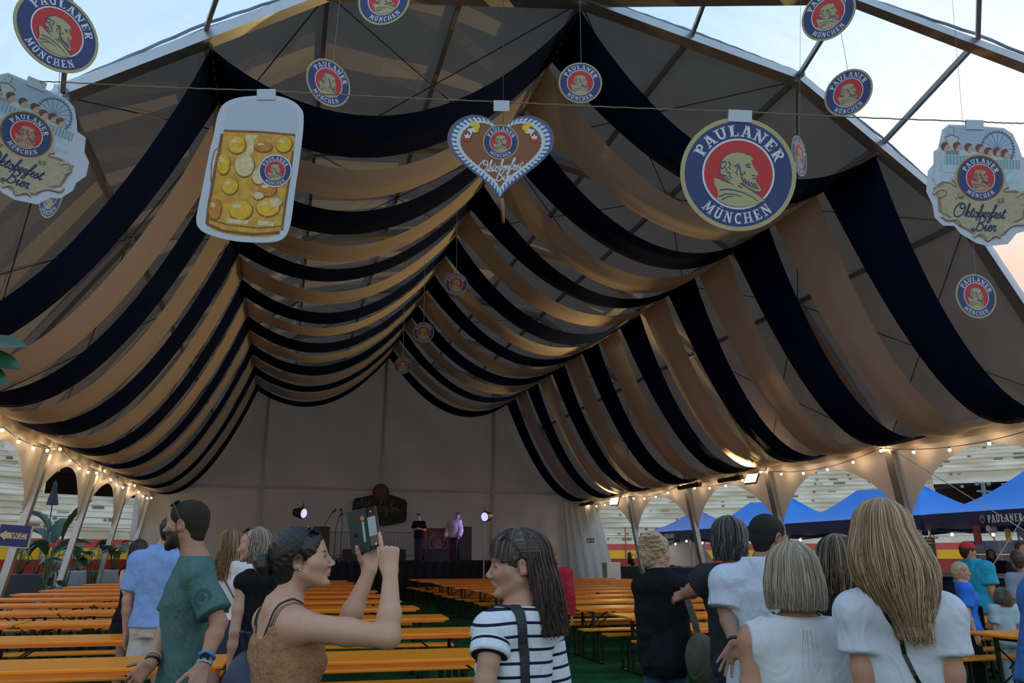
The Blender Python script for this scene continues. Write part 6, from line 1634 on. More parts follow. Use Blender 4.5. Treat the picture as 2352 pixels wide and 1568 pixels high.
for i in range(NS):
    u0, u1, u2 = i / NS, (i + .5) / NS, (i + 1) / NS; J = lambda u, k: hpt(hparam(u % 1), k, 720)
    F.poly('icing_blue', [J(u0, .965), J(u1, .985), J(u2, .965), J(u2, .84), J(u0, .84)], .0006)
    F.poly('icing_white', [J(u0 + .15 / NS, .80), J(u0 - .1 / NS, .90), J(u1 - .12 / NS, .935), J(u1 + .12 / NS, .90), J(u1 + .05 / NS, .80)], .0012)
    F.poly('icing_white', [J(u0, .83), J(u0, .765), J(u1, .750), J(u2, .765), J(u2, .83)], .0010)
bR = 41 * S1; badge(F, 0, -94 * S1, bR, .0016, thin=1.3)
pl_, w = script('Oktoberfest', 0, 0, .0205, .25); F.polys('white', [[(p[0] - w * .52, p[1] - 166 * S1) for p in q] for q in script('Oktoberfest', 0, 0, .0205, .25, rise=.10)[0]], .0018)
w = script('Bier', 0, 0, .0205, .25)[1]; F.polys('white', [[(p[0] - w * .35, p[1] - 184 * S1) for p in q] for q in script('Bier', 0, 0, .0205, .25, rise=.06)[0]], .0018)
for x, z, sg in ((-62, -60, 1), (62, -60, -1)):
    for i in range(3): a = rad(100 - 80 * i * sg); F.poly('yellow', ellp((x + 7 * math.cos(a)) * S1, (z + 7 * math.sin(a)) * S1, 7.5 * S1, 7.5 * S1, 14), .0016 + i * .0002)
    F.poly('white', [((x - sg * 16) * S1, (z - 5) * S1), ((x) * S1, (z - 2) * S1), ((x + sg * 4) * S1, (z - 14) * S1), ((x - sg * 3) * S1, (z - 10) * S1), ((x - sg * 5) * S1, (z - 19) * S1), ((x - sg * 10) * S1, (z - 12) * S1)], .0024)
    for i in range(3): a = rad(-30 - 60 * i); F.poly('red', ellp((x - sg * 14 + 5 * math.cos(a)) * S1, (z - 26 + 4 * math.sin(a)) * S1, 5 * S1, 4.5 * S1, 12), .0016 + i * .0002)
    F.poly('white', [((x - sg * 14 - 8) * S1, (z - 17) * S1), ((x - sg * 14 - 3) * S1, (z - 20) * S1), ((x - sg * 14) * S1, (z - 14) * S1), ((x - sg * 14 + 3) * S1, (z - 20) * S1), ((x - sg * 14 + 8) * S1, (z - 17) * S1), ((x - sg * 14 + 5) * S1, (z - 26) * S1), ((x - sg * 14 - 5) * S1, (z - 26) * S1)], .0024)
flat_build(F, t, {'icing_blue': mat('icing_blue', (.035, .11, .32), .5), 'icing_white': mat('icing_white', (.50, .64, .76), .5), 'yellow': mat('icing_yellow', (.68, .50, .03), .5)}, {'yellow': 'yellow_flower', 'red': 'red_flower'}, split=('yellow', 'red'))
# beer mug
def P_(L, ox, oy): return [((x - ox) * S1, -(y - oy) * S1) for x, y in L]
mug_out = [(586, 220), (634, 220), (672, 232), (694, 252), (699, 275), (697, 320), (690, 385), (683, 440), (677, 500), (670, 535), (655, 556), (620, 563), (550, 560), (490, 545), (466, 530), (459, 510), (463, 480), (472, 430), (480, 380), (487, 340), (492, 320), (500, 270), (514, 240), (545, 225)]
t = cutout('beer_mug_cutout', 'tall beer mug cut-out of golden beer with a white foam top', 612, 208, 3.0, P_(smooth(mug_out + mug_out[:1], 4)[:-1], 612, 208), tab=(.040, .030))
F = Flat()
foam = [(516, 300), (520, 265), (535, 240), (560, 228), (640, 232), (672, 245), (684, 268), (682, 310)]
F.poly('foam', P_(smooth(foam, 3), 612, 208), .0006)
body_ = [(516, 301), (600, 304), (681, 311), (679, 345), (674, 372), (670, 410), (664, 450), (660, 490), (655, 530), (645, 545), (615, 551), (550, 547), (500, 535), (484, 522), (482, 505), (488, 470), (494, 430), (500, 385), (508, 345)]
F.poly('beer', P_(body_, 612, 208), .0010)
F.polys('dark_amber', [P_([(a, b) for a, b in q], 612, 208) for q in stroke_poly([(517, 303), (600, 306), (680, 313)], 5) + stroke_poly([(513, 310), (508, 345), (500, 385), (494, 430), (487, 480), (484, 520)], 7) + stroke_poly([(676, 350), (670, 410), (662, 470), (655, 535)], 5) + stroke_poly([(484, 520), (520, 536), (590, 545), (650, 540)], 7) + stroke_poly([(486, 508), (530, 522), (600, 530), (655, 525)], 3)], .0014)
for i, (x, y, rx, ry, kk) in enumerate(((547, 336, 19, 20, 'bright'), (518, 381, 14, 24, 'bright'), (566, 384, 22, 26, 'pale_beer'), (534, 433, 18, 18, 'bright'), (501, 486, 14, 24, 'orange'), (560, 488, 26, 22, 'bright'), (622, 482, 26, 20, 'bright'), (620, 440, 20, 16, 'orange'), (600, 410, 16, 18, 'pale_beer'), (655, 335, 18, 18, 'bright'), (608, 340, 20, 12, 'orange'), (640, 470, 14, 10, 'pale_beer'), (600, 455, 12, 8, 'pale_beer'))):
    F.poly('dark_amber', P_(ellp(x + 1, y + 2, rx + 2, ry + 2, 24), 612, 208), .0012 + i * .00002); F.poly(kk, P_(ellp(x, y, rx, ry, 24), 612, 208), .0016 + i * .00002)
    F.poly('pale_beer', P_(ellp(x - rx * .3, y - ry * .4, rx * .4, ry * .25, 14), 612, 208), .0022)
F.poly('pale_beer', P_([(566, 312), (596, 314), (585, 330), (586, 352), (575, 364), (562, 372), (572, 345)], 612, 208), .0020)
for a in ([(530, 508), (580, 512), (575, 522), (528, 518)], [(600, 512), (640, 516), (636, 526), (598, 524)]): F.poly('pale_beer', P_(a, 612, 208), .0020)
rg = random.Random(4)
for i in range(90): x, y = rg.uniform(496, 660), rg.uniform(318, 535); F.poly('bubble', P_(ellp(x, y, 1.1, 1.3, 6), 612, 208), .0024)
F.polys('dark_amber', [P_(q, 612, 208) for q in stroke_poly([(508, 340), (496, 350), (490, 380), (490, 420), (496, 440)], 2.2)], .0008)
badge(F, (637 - 612) * S1, -(397 - 208) * S1, 38 * S1, .0028, rim=False, thin=1.4, dy=.0004)
flat_build(F, t, {'bubble': mat('bubble_print', (.66, .60, .36), .5), 'foam': mat('foam_print', (.44, .54, .68), .6), 'beer': mat('beer_print', (.52, .25, .02), .5, color2=(.62, .38, .04), nscale=30), 'dark_amber': mat('dark_amber_print', (.20, .075, .012), .5, noise=.3, nscale=60), 'bright': mat('bright_beer_print', (.68, .42, .015), .5, noise=.25, nscale=40), 'pale_beer': mat('pale_beer_print', (.62, .55, .30), .5, noise=.2, nscale=50), 'orange': mat('orange_beer_print', (.50, .20, .012), .5, noise=.3, nscale=50)}, {'beer': 'beer_print', 'bright': 'dimple_print', 'orange': 'dimple_print', 'pale_beer': 'highlight_print', 'bubble': 'bubble_print'}, split=('bright', 'orange', 'pale_beer'))
# carved cartouche cut-out (twice: cut by the left edge, and at the right)
cart_out = [(2216, 288), (2180, 288), (2165, 300), (2155, 345), (2145, 352), (2145, 380), (2132, 398), (2128, 445), (2142, 475), (2147, 505), (2165, 522), (2190, 522), (2205, 540), (2240, 560), (2265, 566), (2310, 560), (2330, 535), (2352, 528), (2372, 500), (2374, 480), (2390, 455), (2388, 420), (2372, 400), (2366, 365), (2345, 358), (2338, 335), (2325, 305), (2305, 292), (2262, 290)]
def cartouche(px, py, D, label, roll):
    t = cutout('cartouche_cutout', label, px, py, D, P_(cart_out, 2238, 279), roll=roll, yaw=rad(44) if px < 1000 else 0, tab=(.037, .024)); o = (2238, 279); F = Flat()
    F.poly('sky', P_([(2168, 345), (2175, 300), (2200, 293), (2300, 296), (2325, 320), (2332, 360)], *o), .0006)
    F.polys('line', [P_(q, *o) for q in stroke_poly(ellp(2290, 341, 35, 38, 40) + [(2325, 341)], 2.0)] + [P_(q, *o) for i in range(16) for q in stroke_poly([(2290, 341), (2290 + 34 * math.cos(i * PI / 8), 341 + 37 * math.sin(i * PI / 8))], .9)], .0010)
    for i in range(34): a = 2 * PI * i / 34; F.poly('line', P_(ellp(2290 + 37 * math.cos(a), 341 + 40 * math.sin(a), 2.6, 2.6, 8), *o), .0011)
    F.poly('tower', P_([(2172, 358), (2172, 318), (2190, 310), (2202, 318), (2202, 358)], *o), .0012); F.poly('tower', P_([(2180, 294), (2191, 294), (2190, 309), (2180, 309)], *o), .0012)
    F.polys('line', [P_(q, *o) for q in stroke_poly([(2170, 318), (2187, 312), (2204, 320)], 2.5) + stroke_poly([(2174, 322), (2174, 350)], 1.5) + stroke_poly([(2200, 322), (2200, 350)], 1.5) + stroke_poly([(2180, 294), (2190, 295), (2190, 309)], 1.5)], .0014)
    # waiters carrying a row of mugs
    for sg, L in ((0, [(2150, 372), (2160, 352), (2200, 345), (2240, 350), (2290, 360), (2330, 366), (2338, 382), (2330, 400), (2345, 430), (2350, 450), (2318, 445), (2300, 400), (2170, 400), (2170, 425), (2150, 430), (2140, 412), (2146, 395)]),): F.poly('shirt', P_(L, *o), .0012)
    for i in range(9): x = 2168 + i * 7.5; F.poly('mug', P_([(x, 360), (x + 6.5, 359), (x + 7, 380), (x + .5, 381)], *o), .0016); F.polys('line', [P_(q, *o) for q in stroke_poly([(x + 6.8, 359), (x + 7.2, 380)], 1.0)], .0018)
    for i in range(9): x = 2276 + i * 7; F.poly('mug', P_([(x, 366), (x + 6, 366), (x + 6.5, 387), (x + .5, 387)], *o), .0016); F.polys('line', [P_(q, *o) for q in stroke_poly([(x + 6.3, 366), (x + 6.6, 387)], 1.0)], .0018)
    for i, (x, y) in enumerate(((2170, 341), (2197, 340), (2223, 342), (2248, 343), (2268, 350), (2287, 350), (2305, 354))):
        F.poly('face', P_(ellp(x + 3, y + 1, 8, 9.5, 16), *o), .0020 + i * .00005); F.poly('face', P_([(x + 9, y - 3), (x + 14, y + 2), (x + 9, y + 4)], *o), .0020)
        F.poly('hair', P_([(x - 8, y + 2), (x - 9, y - 5), (x - 4, y - 11), (x + 4, y - 12), (x + 9, y - 7), (x + 3, y - 5), (x - 1, y + 2), (x - 3, y + 8)], *o), .0024)
    # wooden panel with scrolls
    pan = [(2150, 440), (2170, 425), (2190, 428), (2236, 430), (2320, 440), (2352, 445), (2348, 470), (2340, 500), (2318, 512), (2300, 535), (2268, 548), (2240, 538), (2205, 520), (2180, 500), (2162, 490), (2160, 460)]
    F.poly('scroll', P_([(2250 + (x - 2250) * 1.07, 485 + (y - 485) * 1.08) for x, y in pan], *o), .0026); F.poly('wood', P_(pan, *o), .0030)
    for q in ([(2142, 450), (2156, 438), (2170, 440), (2166, 452), (2152, 456)], [(2160, 500), (2175, 508), (2196, 505), (2202, 520)], [(2232, 545), (2250, 535), (2262, 552), (2280, 540), (2292, 545)], [(2330, 448), (2346, 440), (2356, 456), (2344, 466)], [(2300, 530), (2320, 515), (2345, 512), (2352, 500)], [(2178, 420), (2196, 430), (2185, 412)], [(2312, 425), (2300, 436), (2330, 436)]):
        F.polys('scroll_light', [P_(z, *o) for z in stroke_poly(smooth(q, 4), 7, 3)], .0034); F.polys('scroll_dark', [P_(z, *o) for z in stroke_poly(smooth([(a + 2, b + 4) for a, b in q], 4), 2)], .0036)
    F.poly('scroll_light', P_(ellp(2249, 411, 56, 57, 48), *o), .0038)
    badge(F, (2249 - 2238) * S1, -(411 - 279) * S1, 53 * S1, .0042, rim=True, cols=('scroll_dark', 'navy', 'red', 'white', 'bronze'), thin=1.2, dy=.0004)
    F.polys('ink', [[(p[0] + (2187 - 2238) * S1, p[1] - (500 - 279) * S1) for p in q] for q in script('Oktoberfest', 0, 0, .0235, .25, rise=-.02)[0]], .0040)
    F.polys('ink', [[(p[0] + (2232 - 2238) * S1, p[1] - (531 - 279) * S1) for p in q] for q in script('Bier', 0, 0, .025, .25, rise=-.02)[0]], .0040)
    F.polys('scroll_dark', [[(p[0] + (2193 - 2238) * S1, p[1] - (460 - 279) * S1) for p in q] for q in script('Seit', 0, 0, .0105, .2)[0]], .0040)
    F.polys('scroll_dark', [[(p[0] + (2285 - 2238) * S1, p[1] - (467 - 279) * S1) for p in q] for q in script('1634', 0, 0, .0105, .2)[0]], .0040)
    flat_build(F, t, {'sky': mat('pale_blue_print', (.34, .47, .64), .6), 'line': mat('grey_blue_line', (.10, .15, .22), .6), 'tower': mat('tower_print', (.48, .52, .55), .6), 'shirt': mat('shirt_print', (.42, .56, .66), .6, noise=.15, nscale=40), 'mug': mat('mug_print', (.30, .46, .56), .6), 'face': mat('face_print', (.48, .34, .27), .6), 'hair': mat('hair_print', (.14, .06, .05), .6), 'scroll': mat('scroll_print', (.26, .20, .13), .6, noise=.3, nscale=50), 'wood': mat('wood_print', (.40, .36, .25), .6, noise=.12, nscale=60), 'scroll_light': mat('scroll_light', (.46, .39, .28), .6), 'scroll_dark': mat('scroll_dark', (.14, .09, .055), .6), 'bronze': mat('bronze_print', (.42, .25, .16), .6, noise=.2, nscale=80), 'ink': mat('navy_ink', (.03, .04, .12), .6)}, {k: k + '_print' for k in ('sky', 'line', 'tower', 'shirt', 'mug', 'face', 'hair', 'scroll', 'wood', 'scroll_light', 'scroll_dark', 'bronze', 'ink')}, split=('mug', 'face', 'hair'))
cartouche(2238, 279, 3.0, 'carved cartouche cut-out with a ferris wheel hanging at the right end', rad(2))
cartouche(86, 186, 3.04, 'carved cartouche cut-out with a ferris wheel, cut by the left edge', rad(4))
# carved cut-out seen edge-on below the heart
p0 = atD(1155, 458, 4.2); t = thing('edge_on_cutout', 'brown cut-out seen edge-on just below the gingerbread heart', 'hanging sign', p0, -YAW + rad(86))
mb = MB(); mb.prism([(.075 * math.sin(a), -.072 + .072 * math.cos(a)) for a in [2 * PI * i / 30 for i in range(30)]], -.006, .006); mb.build('card', c_ging, t)
mb = MB(); mb.tube([(0, 0, 0), (0, 0, 3.0)], .002, 4); mb.build('cord', m_cord, t)
# ---------------------------------------------------------------- round badges hung from the roof
hang = [(132, 74, 2.75, 92, 54, 5, 'largest round badge at the top left, tilted'), (882, 0, 4.6, 62, -10, -3, 'round badge cut by the top edge left of the apex'), (755, 190, 7.3, 56, 42, 4, 'tilted round badge above the mug cut-out'),
        (1333, 190, 8.6, 50, 0, 3, 'round badge hanging under the apex'), (1902, 32, 5.6, 62, -42, 8, 'tilted round badge at the top right, cut by the top edge'), (1948, 213, 7.0, 55, -44, 8, 'tilted round badge in front of the clear film on the right'),
        (1836, 358, 9.0, 47, 50, 0, 'narrow turned round badge just behind the largest twine badge'), (118, 446, 4.9, 56, -33, 12, 'round badge half hidden below the left cartouche cut-out'), (2242, 680, 8.3, 52, 10, 4, 'round badge low at the right in front of the roof skin'),
        (1048, 652, 17.0, 26, 0, 0, 'small shaded round badge, nearest of three along the ridge'), (973, 763, 19.6, 24, 0, 0, 'small shaded round badge, middle of three along the ridge'), (925, 839, 22.5, 20, 0, 0, 'small shaded round badge, farthest of three along the ridge')]
for x, y, D, rpx, yaw, roll, lab in hang:
    c = atD(x, y, D); R = rpx * zcam(c) / 1800
    t = thing('round_badge', lab, 'hanging sign', c, 0, 'round badges hung from the roof'); t.rotation_euler = (rad(6), rad(roll), -YAW + rad(yaw))
    mb = MB(); mb.prism(ellp(0, 0, R, R, 48), 0, .003); mb.build('card', m_gold, t)
    F = Flat(); badge(F, 0, 0, R, .0012, thin=1.15, dy=.0008 if D < 12 else .002); flat_build(F, t)
    # thread up to whatever is above
    dx, dy_ = c.x - TX, c.y - Y0; r = abs(dx) if dy_ > 0 else math.hypot(dx, dy_); top = prof_z(min(r, 9.3)) if D < 12 else 10.2
    mb = MB(); mb.tube([(0, 0, R * .98), (math.sin(rad(roll)) * -(top - c.z), 0, (top - c.z) * math.cos(rad(roll)))], .0025 if D < 12 else .006, 4); mb.build('thread', mat('thread', (.25, .25, .26), .8), t)
# lettering on the canopy valances, on the side facing the tent
for (tt, L), off in zip(CANOPIES, (0.6, 1.2, 1.35, -.55)):
    F = Flat(); hh = .17; gl = [glyph(c) for c in 'PAULANER']; x = 0; P = []
    for g, w in gl:
        P += [[((x + a) * hh * .72, b * hh) for a, b in q] for q in g]; x += w + .10
    W_ = x * hh * .72
    F.polys('white', [[(a - W_ / 2, b - .09) for a, b in q] for q in P], 0); F.polys('emblem', [[(a - W_ / 2 - .14, b) for a, b in ellp(0, 0, .075, .10, 8)]], 0); F.polys('navy', [[(a - W_ / 2 - .14, b) for a, b in ellp(0, -.02, .03, .05, 8)]], .003)
    e_ = bpy.data.objects.new('valance_print', None)
    for k, mb in F.layers.items():
        Mx = Matrix.Translation((-.035, -off, 2.35)) @ Matrix.Rotation(-PI / 2, 4, 'Z'); mb.v = [tuple(Mx @ Vector(v)) for v in mb.v]
        mb.build('valance_lettering' if k != 'emblem' else 'valance_emblem', {'white': m_letter, 'navy': m_val, 'emblem': mat('emblem_brick', (.30, .10, .06), .7)}[k], tt)
    COL.objects
# text on the emergency sign
def fonttext(txt, size, M, m, name, parent, shear=0, align='CENTER'):
    cu = bpy.data.curves.new(name, 'FONT'); cu.body = txt; cu.size = size; cu.align_x = align; cu.align_y = 'CENTER'; cu.shear = shear; cu.offset = size * .012
    o = bpy.data.objects.new(name, cu); COL.objects.link(o); o.parent = parent; o.matrix_local = M; cu.materials.append(m)
    me = bpy.data.meshes.new_from_object(o.evaluated_get(bpy.context.evaluated_depsgraph_get())); q = bpy.data.objects.new(name, me); bpy.data.objects.remove(o); COL.objects.link(q); q.parent = parent; q.matrix_local = M
    if not me.materials: me.materials.append(m)
    return q
for i, tx_ in enumerate(('SALIDA DE', 'EMERGENCIA')): fonttext(tx_, .10, Matrix.Translation((-.34, -.02, .06 - i * .11)) @ Matrix.Rotation(PI / 2, 4, 'X'), m_bwhite, 'lettering', EMSIGN, align='LEFT')
# W.C sign on the left leg
t = thing('toilet_sign', 'navy sign with a beige arrow pointing left and the letters W.C', 'sign', atD(33, 1230, 9.2), -YAW + .12); t.rotation_euler[1] = rad(4)
mb = MB(); mb.box((0, 0, 0), (.335, .02, .235), bev=.004); mb.build('board', mat('sign_navy', (.012, .022, .13), .5), t)
mb = MB(); mb.box((.008, .004, -.006), (.345, .02, .245)); mb.build('edge', mat('sign_edge', (.5, .42, .25), .6), t)
F = Flat(); F.poly('arrow', [(-.165, .0), (-.085, .055), (-.085, .032), (.14, .032), (.14, -.032), (-.085, -.032), (-.085, -.055)], .0115); flat_build(F, t, {'arrow': mat('sign_beige', (.52, .42, .20), .6)})
fonttext('W.C', .075, Matrix.Translation((.045, -.0135, .0)) @ Matrix.Rotation(PI / 2, 4, 'X'), mat('sign_navy', (0, 0, 0)), 'lettering', t)
# fire exit plate on the white curtain
t = thing('exit_plate', 'small green exit plate on the white curtain at the back right', 'sign', atD(1356, 1241, 31.5), -YAW)
mb = MB(); mb.box((0, 0, 0), (.30, .02, .17)); mb.build('board', mat('exit_green2', (.02, .20, .12), .6), t); F = Flat(); F.poly('white', [(-.12, -.05), (-.02, -.05), (-.05, .05), (-.12, .03)], .012); F.polys('white', stroke_poly([(.0, .0), (.12, .0)], .03) + stroke_poly([(.06, .05), (.12, 0), (.06, -.05)], .025), .012); flat_build(F, t)
# ================================================================ STAGE
SZ = 1.38; SY = 29.4; m_skirt = mat('stage_skirt', (.006, .006, .008), .9)
def bx(name, lab, cat, c, size, m, bev=.02, group=None, rz=0): mb = MB(); mb.box((0, 0, 0), size, Matrix.Rotation(rz, 3, 'Z'), bev=bev); mb.v = [(v[0] + c[0], v[1] + c[1], v[2] + c[2]) for v in mb.v]; return tag(mb.build(name, m), lab, cat, group)
t = thing('stage', 'low black draped stage platform at the back of the tent', 'stage', (3.6, SY + 2.3, 0))
mb = MB(); mb.box((0, 0, SZ - .05), (9.4, 4.6, .10), bev=.01); mb.build('deck', mat('stage_deck', (.02, .02, .022), .7), t)
mb = MB(); n = 160; P = [[(-4.7 + 9.4 * i / n, -2.32 + .03 * math.sin(i * 1.1), z) for z in (SZ - .02, SZ * .5, .01)] for i in range(n + 1)]
P += [[(4.72 + .03 * math.sin(i), -2.32 + 4.6 * i / 30, z) for z in (SZ - .02, .5, .01)] for i in range(31)]; mb.grid(P); mb.build('skirt', m_skirt, t)
# DJ booth
q = atD(1023, 1240, 29.2); t = thing('dj_booth', 'reddish wooden DJ booth with a round badge on its front', 'booth', (q.x, 30.12, SZ), -.02)
m_bw = mat('booth_wood', (.20, .055, .035), .6, noise=.25, nscale=3, stretch=(8, 1, .5))
mb = MB(); mb.box((0, .3, .57), (1.45, .6, 1.14)); mb.build('body', m_bw, t)
mb = MB()
for i in range(8): mb.box((-.65 + i * .186, -.012, .57), (.176, .02, 1.12), bev=.004)
mb.build('front_boards', m_bw, t); mb = MB(); mb.box((0, .28, 1.16), (1.55, .7, .05)); mb.build('worktop', m_bw, t)
F = Flat(); badge(F, 0, .66, .36, .03, rim=False, cols=('gold', 'booth_purple', 'red', 'pale', 'booth_rose'), dy=.003); flat_build(F, t, {'booth_purple': mat('booth_purple', (.05, .035, .09), .6), 'pale': mat('booth_pale', (.34, .28, .36), .6), 'booth_rose': mat('booth_rose', (.30, .16, .15), .6), 'red': mat('booth_red', (.22, .05, .06), .6)}, {'booth_purple': 'ring_print', 'pale': 'letters_print', 'booth_rose': 'portrait_print'})
bx('speaker', 'tall black loudspeaker right of the DJ booth', 'speaker', (atD(1079, 1230, 29.5).x + .1, 30.2, SZ + .62), (.5, .5, 1.24), m_black)
bx('speaker', 'black loudspeaker at the left of the stage beside the microphones', 'speaker', (atD(740, 1230, 30).x, 31.6, SZ + .62), (.62, .5, 1.24), m_black)
for k, (px, w) in enumerate(((800, .95), (905, .55), (1003, .95))):
    q = atD(px, 1270, 28); t = thing('stage_monitor', ['wedge monitor with a violet gleam at the left of the stage edge', 'wedge monitor in the middle of the stage edge behind the hands', 'wedge monitor in front of the DJ booth'][k], 'monitor speaker', (q.x + .35, SY + .26, SZ), 0, 'wedge monitors on the stage edge')
    mb = MB(); mb.prism([(-w / 2, 0), (w / 2, 0), (w / 2, .40), (-w / 2, .40)], -.22, .10); mb.v = [(x, y if z < .2 else y + .12, z) for x, y, z in mb.v]; mb.build('cabinet', m_black, t)
    mb = MB(); mb.add([(-w * .42, -.12, .412), (w * .42, -.12, .412), (w * .42, .18, .412), (-w * .42, .18, .412)], [(0, 1, 2, 3)]); mb.build('grille', mat('monitor_grille', (.10, .09, .16), .3), t)
# crowd barriers behind
for k, px in enumerate((775, 968, 1085)):
    q = atD(px, 1240, 31.6); t = thing('barrier', ['grey barred barrier at the left of the stage', 'grey barred barrier between the performer and the booth', 'short barred barrier right of the tall loudspeaker'][k], 'barrier', (q.x, 33.4, SZ), 0, 'barred barriers at the rear of the stage'); w = (2.4, 2.3, .7)[k]; m_ = mat('galvanised', (.34, .34, .33), .5, .4)
    mb = MB(); mb.tube([(-w / 2, 0, .05), (-w / 2, 0, 1.1), (w / 2, 0, 1.1), (w / 2, 0, .05)], .025, 6); mb.tube([(-w / 2, 0, .18), (w / 2, 0, .18)], .02, 6); mb.build('rail', m_, t)
    mb = MB()
    for i in range(int(w / .13)): x = -w / 2 + .1 + i * .13; mb.tube([(x, 0, .18), (x, 0, 1.1)], .011, 5)
    mb.build('bars', m_, t)
# microphones on stands
for k, (px, h, ln) in enumerate(((745, 1.75, .25), (770, 1.6, .1), (783, 1.75, -.05))):
    q = atD(px, 1240, 30); t = thing('microphone_stand', ['microphone stand with a long boom, leftmost of three', 'microphone stand in the middle of three', 'straight microphone stand, rightmost of three'][k], 'microphone stand', (q.x, 31.0 - k * .3, SZ), 0, 'microphone stands on the stage')
    mb = MB(); mb.tube([(0, 0, .02), (0, 0, h * .75), (ln, -.05, h)], .014, 6)
    for a in range(3): mb.tube([(0, 0, .12), (.3 * math.cos(a * 2.1), .3 * math.sin(a * 2.1), .01)], .012, 5)
    mb.build('stand', m_black, t); mb = MB(); mb.tube([(ln, -.05, h), (ln + .12 * (1 if ln > 0 else -.3), -.1, h + .10)], [.022, .036], 8); mb.build('microphone', m_black, t)
# stage lamps on poles
for k, (px, py, s) in enumerate(((697, 1178, 1), (1112, 1186, -1))):
    q = atY(px, py, 28.98); t = thing('stage_light', ['blue-white stage lamp on a pole at the left of the stage', 'blue-white stage lamp on a pole at the right of the stage'][k], 'stage light', (q.x, q.y, 0), 0, 'stage lamps on poles'); z = q.z
    mb = MB(); mb.tube([(0, 0, 0), (0, 0, z + .45)], .03, 8); mb.bar((-.16, 0, z + .36), (.16, 0, z + .36), .05, .05)
    for a in range(3): mb.tube([(0, 0, .9), (.26 * math.cos(a * 2.1 + .4), .26 * math.sin(a * 2.1 + .4), .02)], .02, 6)
    mb.build('pole', mat('galvanised', (0, 0, 0)), t)
    d = Vector((s * .75, -.62, -.12)).normalized(); c = Vector((-s * .08, -.05, z)); mb = MB(); mb.tube([c - d * .28, c, c + d * .12], [.13, .19, .20], 14); mb.bar((0, 0, z + .36), c, .04, .04); mb.build('housing', m_black, t)
    mb = MB(); mb.tube([c + d * .115, c + d * .13], .16, 14); mb.build('lens', mat('blue_lens', (.2, .3, 1), .3, emit=(.34, .38, 1.0), estr=1.7), t)
    L = lamp_light('SPOT', 'stage_beam', Vector((q.x, q.y, 0)) + c + d * .2, 60, (.45, .30, 1.0), spot_size=rad(110), spot_blend=.7, shadow_soft_size=.12); aim = (Vector((3.6, 29.6, 2.2)) - L.location).normalized(); L.rotation_euler = (-aim).to_track_quat('Z', 'Y').to_euler()
# Oktoberfest board on the back wall
q = atY(875, 1165, 34.2); t = thing('festival_board', 'dark shield-shaped board with script lettering and a round badge on the back wall', 'sign', (q.x, 34.55, q.z), 0)
k = 34.2 / 1866
bd = [(x * k, z * k) for x, z in ((-63, 10), (-60, 20), (-18, 30), (20, 32), (58, 20), (63, 12), (63, -25), (58, -32), (20, -40), (-20, -40), (-58, -30), (-63, -22))]
mb = MB(); mb.prism(bd, -.03, .03); mb.build('board', mat('board_dark', (.014, .020, .016), .7), t)
F = Flat(); F.polys('script', [[(p[0] - 1.05, p[1] - .17) for p in z] for z in script('Oktoberfest', 0, 0, .205, .18)[0]], .035); badge(F, 0, 36 * k, 20 * k, .05, cols=('board_bronze', 'board_brown', 'board_rust', 'board_bronze', 'board_bronze'), dy=.004)
flat_build(F, t, {'script': mat('board_script', (.16, .14, .09), .7), 'board_bronze': mat('board_bronze', (.16, .10, .06), .7), 'board_brown': mat('board_brown', (.05, .035, .025), .7), 'board_rust': mat('board_rust', (.20, .07, .035), .7)}, {'script': 'lettering', 'board_bronze': 'badge_print', 'board_brown': 'ring_print', 'board_rust': 'field_print'})
# ================================================================ PLANTS ON THE LEFT
m_leaf = mat('banana_leaf', (.030, .095, .045), .45, noise=.25, nscale=6, trans=.2); m_leaf2 = mat('blue_green_leaf', (.075, .165, .140), .5, noise=.2, nscale=5, trans=.15); m_stem = mat('plant_stem', (.10, .12, .05), .7)
def leaf(L, W_, base, az, up, droop, mb, cut=0, n=10, fold=.25, tw=0, rl=0):
    az = rad(az); P = []; d = Vector((math.cos(az), math.sin(az), 0)); s = Vector((-math.sin(az + tw), math.cos(az + tw), 0)); p = Vector(base); ang = rad(up)
    for i in range(n + 1):
        t = i / n; w = W_ * math.sin(PI * min(.98, .04 + t * .96)) ** .75; 
        if cut: w *= 1 - cut * .5 * (math.sin(t * 34) > .2)
        u = d * math.cos(ang) + Vector((0, 0, math.sin(ang))); nn_ = Vector((0, 0, math.cos(ang))) - d * math.sin(ang)
        s0 = s; s, nn_ = s0 * math.cos(rl) + nn_ * math.sin(rl), nn_ * math.cos(rl) - s0 * math.sin(rl)
        P.append([p - s * w / 2 + nn_ * w * fold, p - s * w / 4 + nn_ * w * fold * .4, p, p + s * w / 4 + nn_ * w * fold * .4, p + s * w / 2 + nn_ * w * fold]); p = p + u * L / n; ang -= rad(droop) / n; s = s0
    mb.grid(P)
def plant(name, lab, x, y, z0, h, n, kind, seed, group=None):
    t = thing(name, lab, 'plant', (x, y, z0), 0, group); rg = random.Random(seed); st = MB()
    for i in range(n):
        az = i * 137 + rg.uniform(-25, 25); hh = h * rg.uniform(.45, .75); b = Vector((rg.uniform(-.1, .1), rg.uniform(-.1, .1), 0)); top = b + Vector((math.cos(rad(az)) * .18, math.sin(rad(az)) * .18, hh)); st.tube([b, (b + top) / 2 + Vector((0, 0, .05)), top], [.022, .018, .010], 6)
        lf = MB()
        if kind == 'b': leaf(h * rg.uniform(.42, .60), h * .22, top, az, rg.uniform(40, 85), rg.uniform(40, 120), lf, cut=.25, n=14)
        else: leaf(h * rg.uniform(.28, .38), h * .30, top, az, rg.uniform(0, 40), rg.uniform(50, 110), lf, cut=.7, n=16, fold=.1)
        lf.build('leaf', m_leaf if rg.random() < .5 else m_leaf2, t, smooth=True)
    st.build('stem', m_stem, t, smooth=True); return t
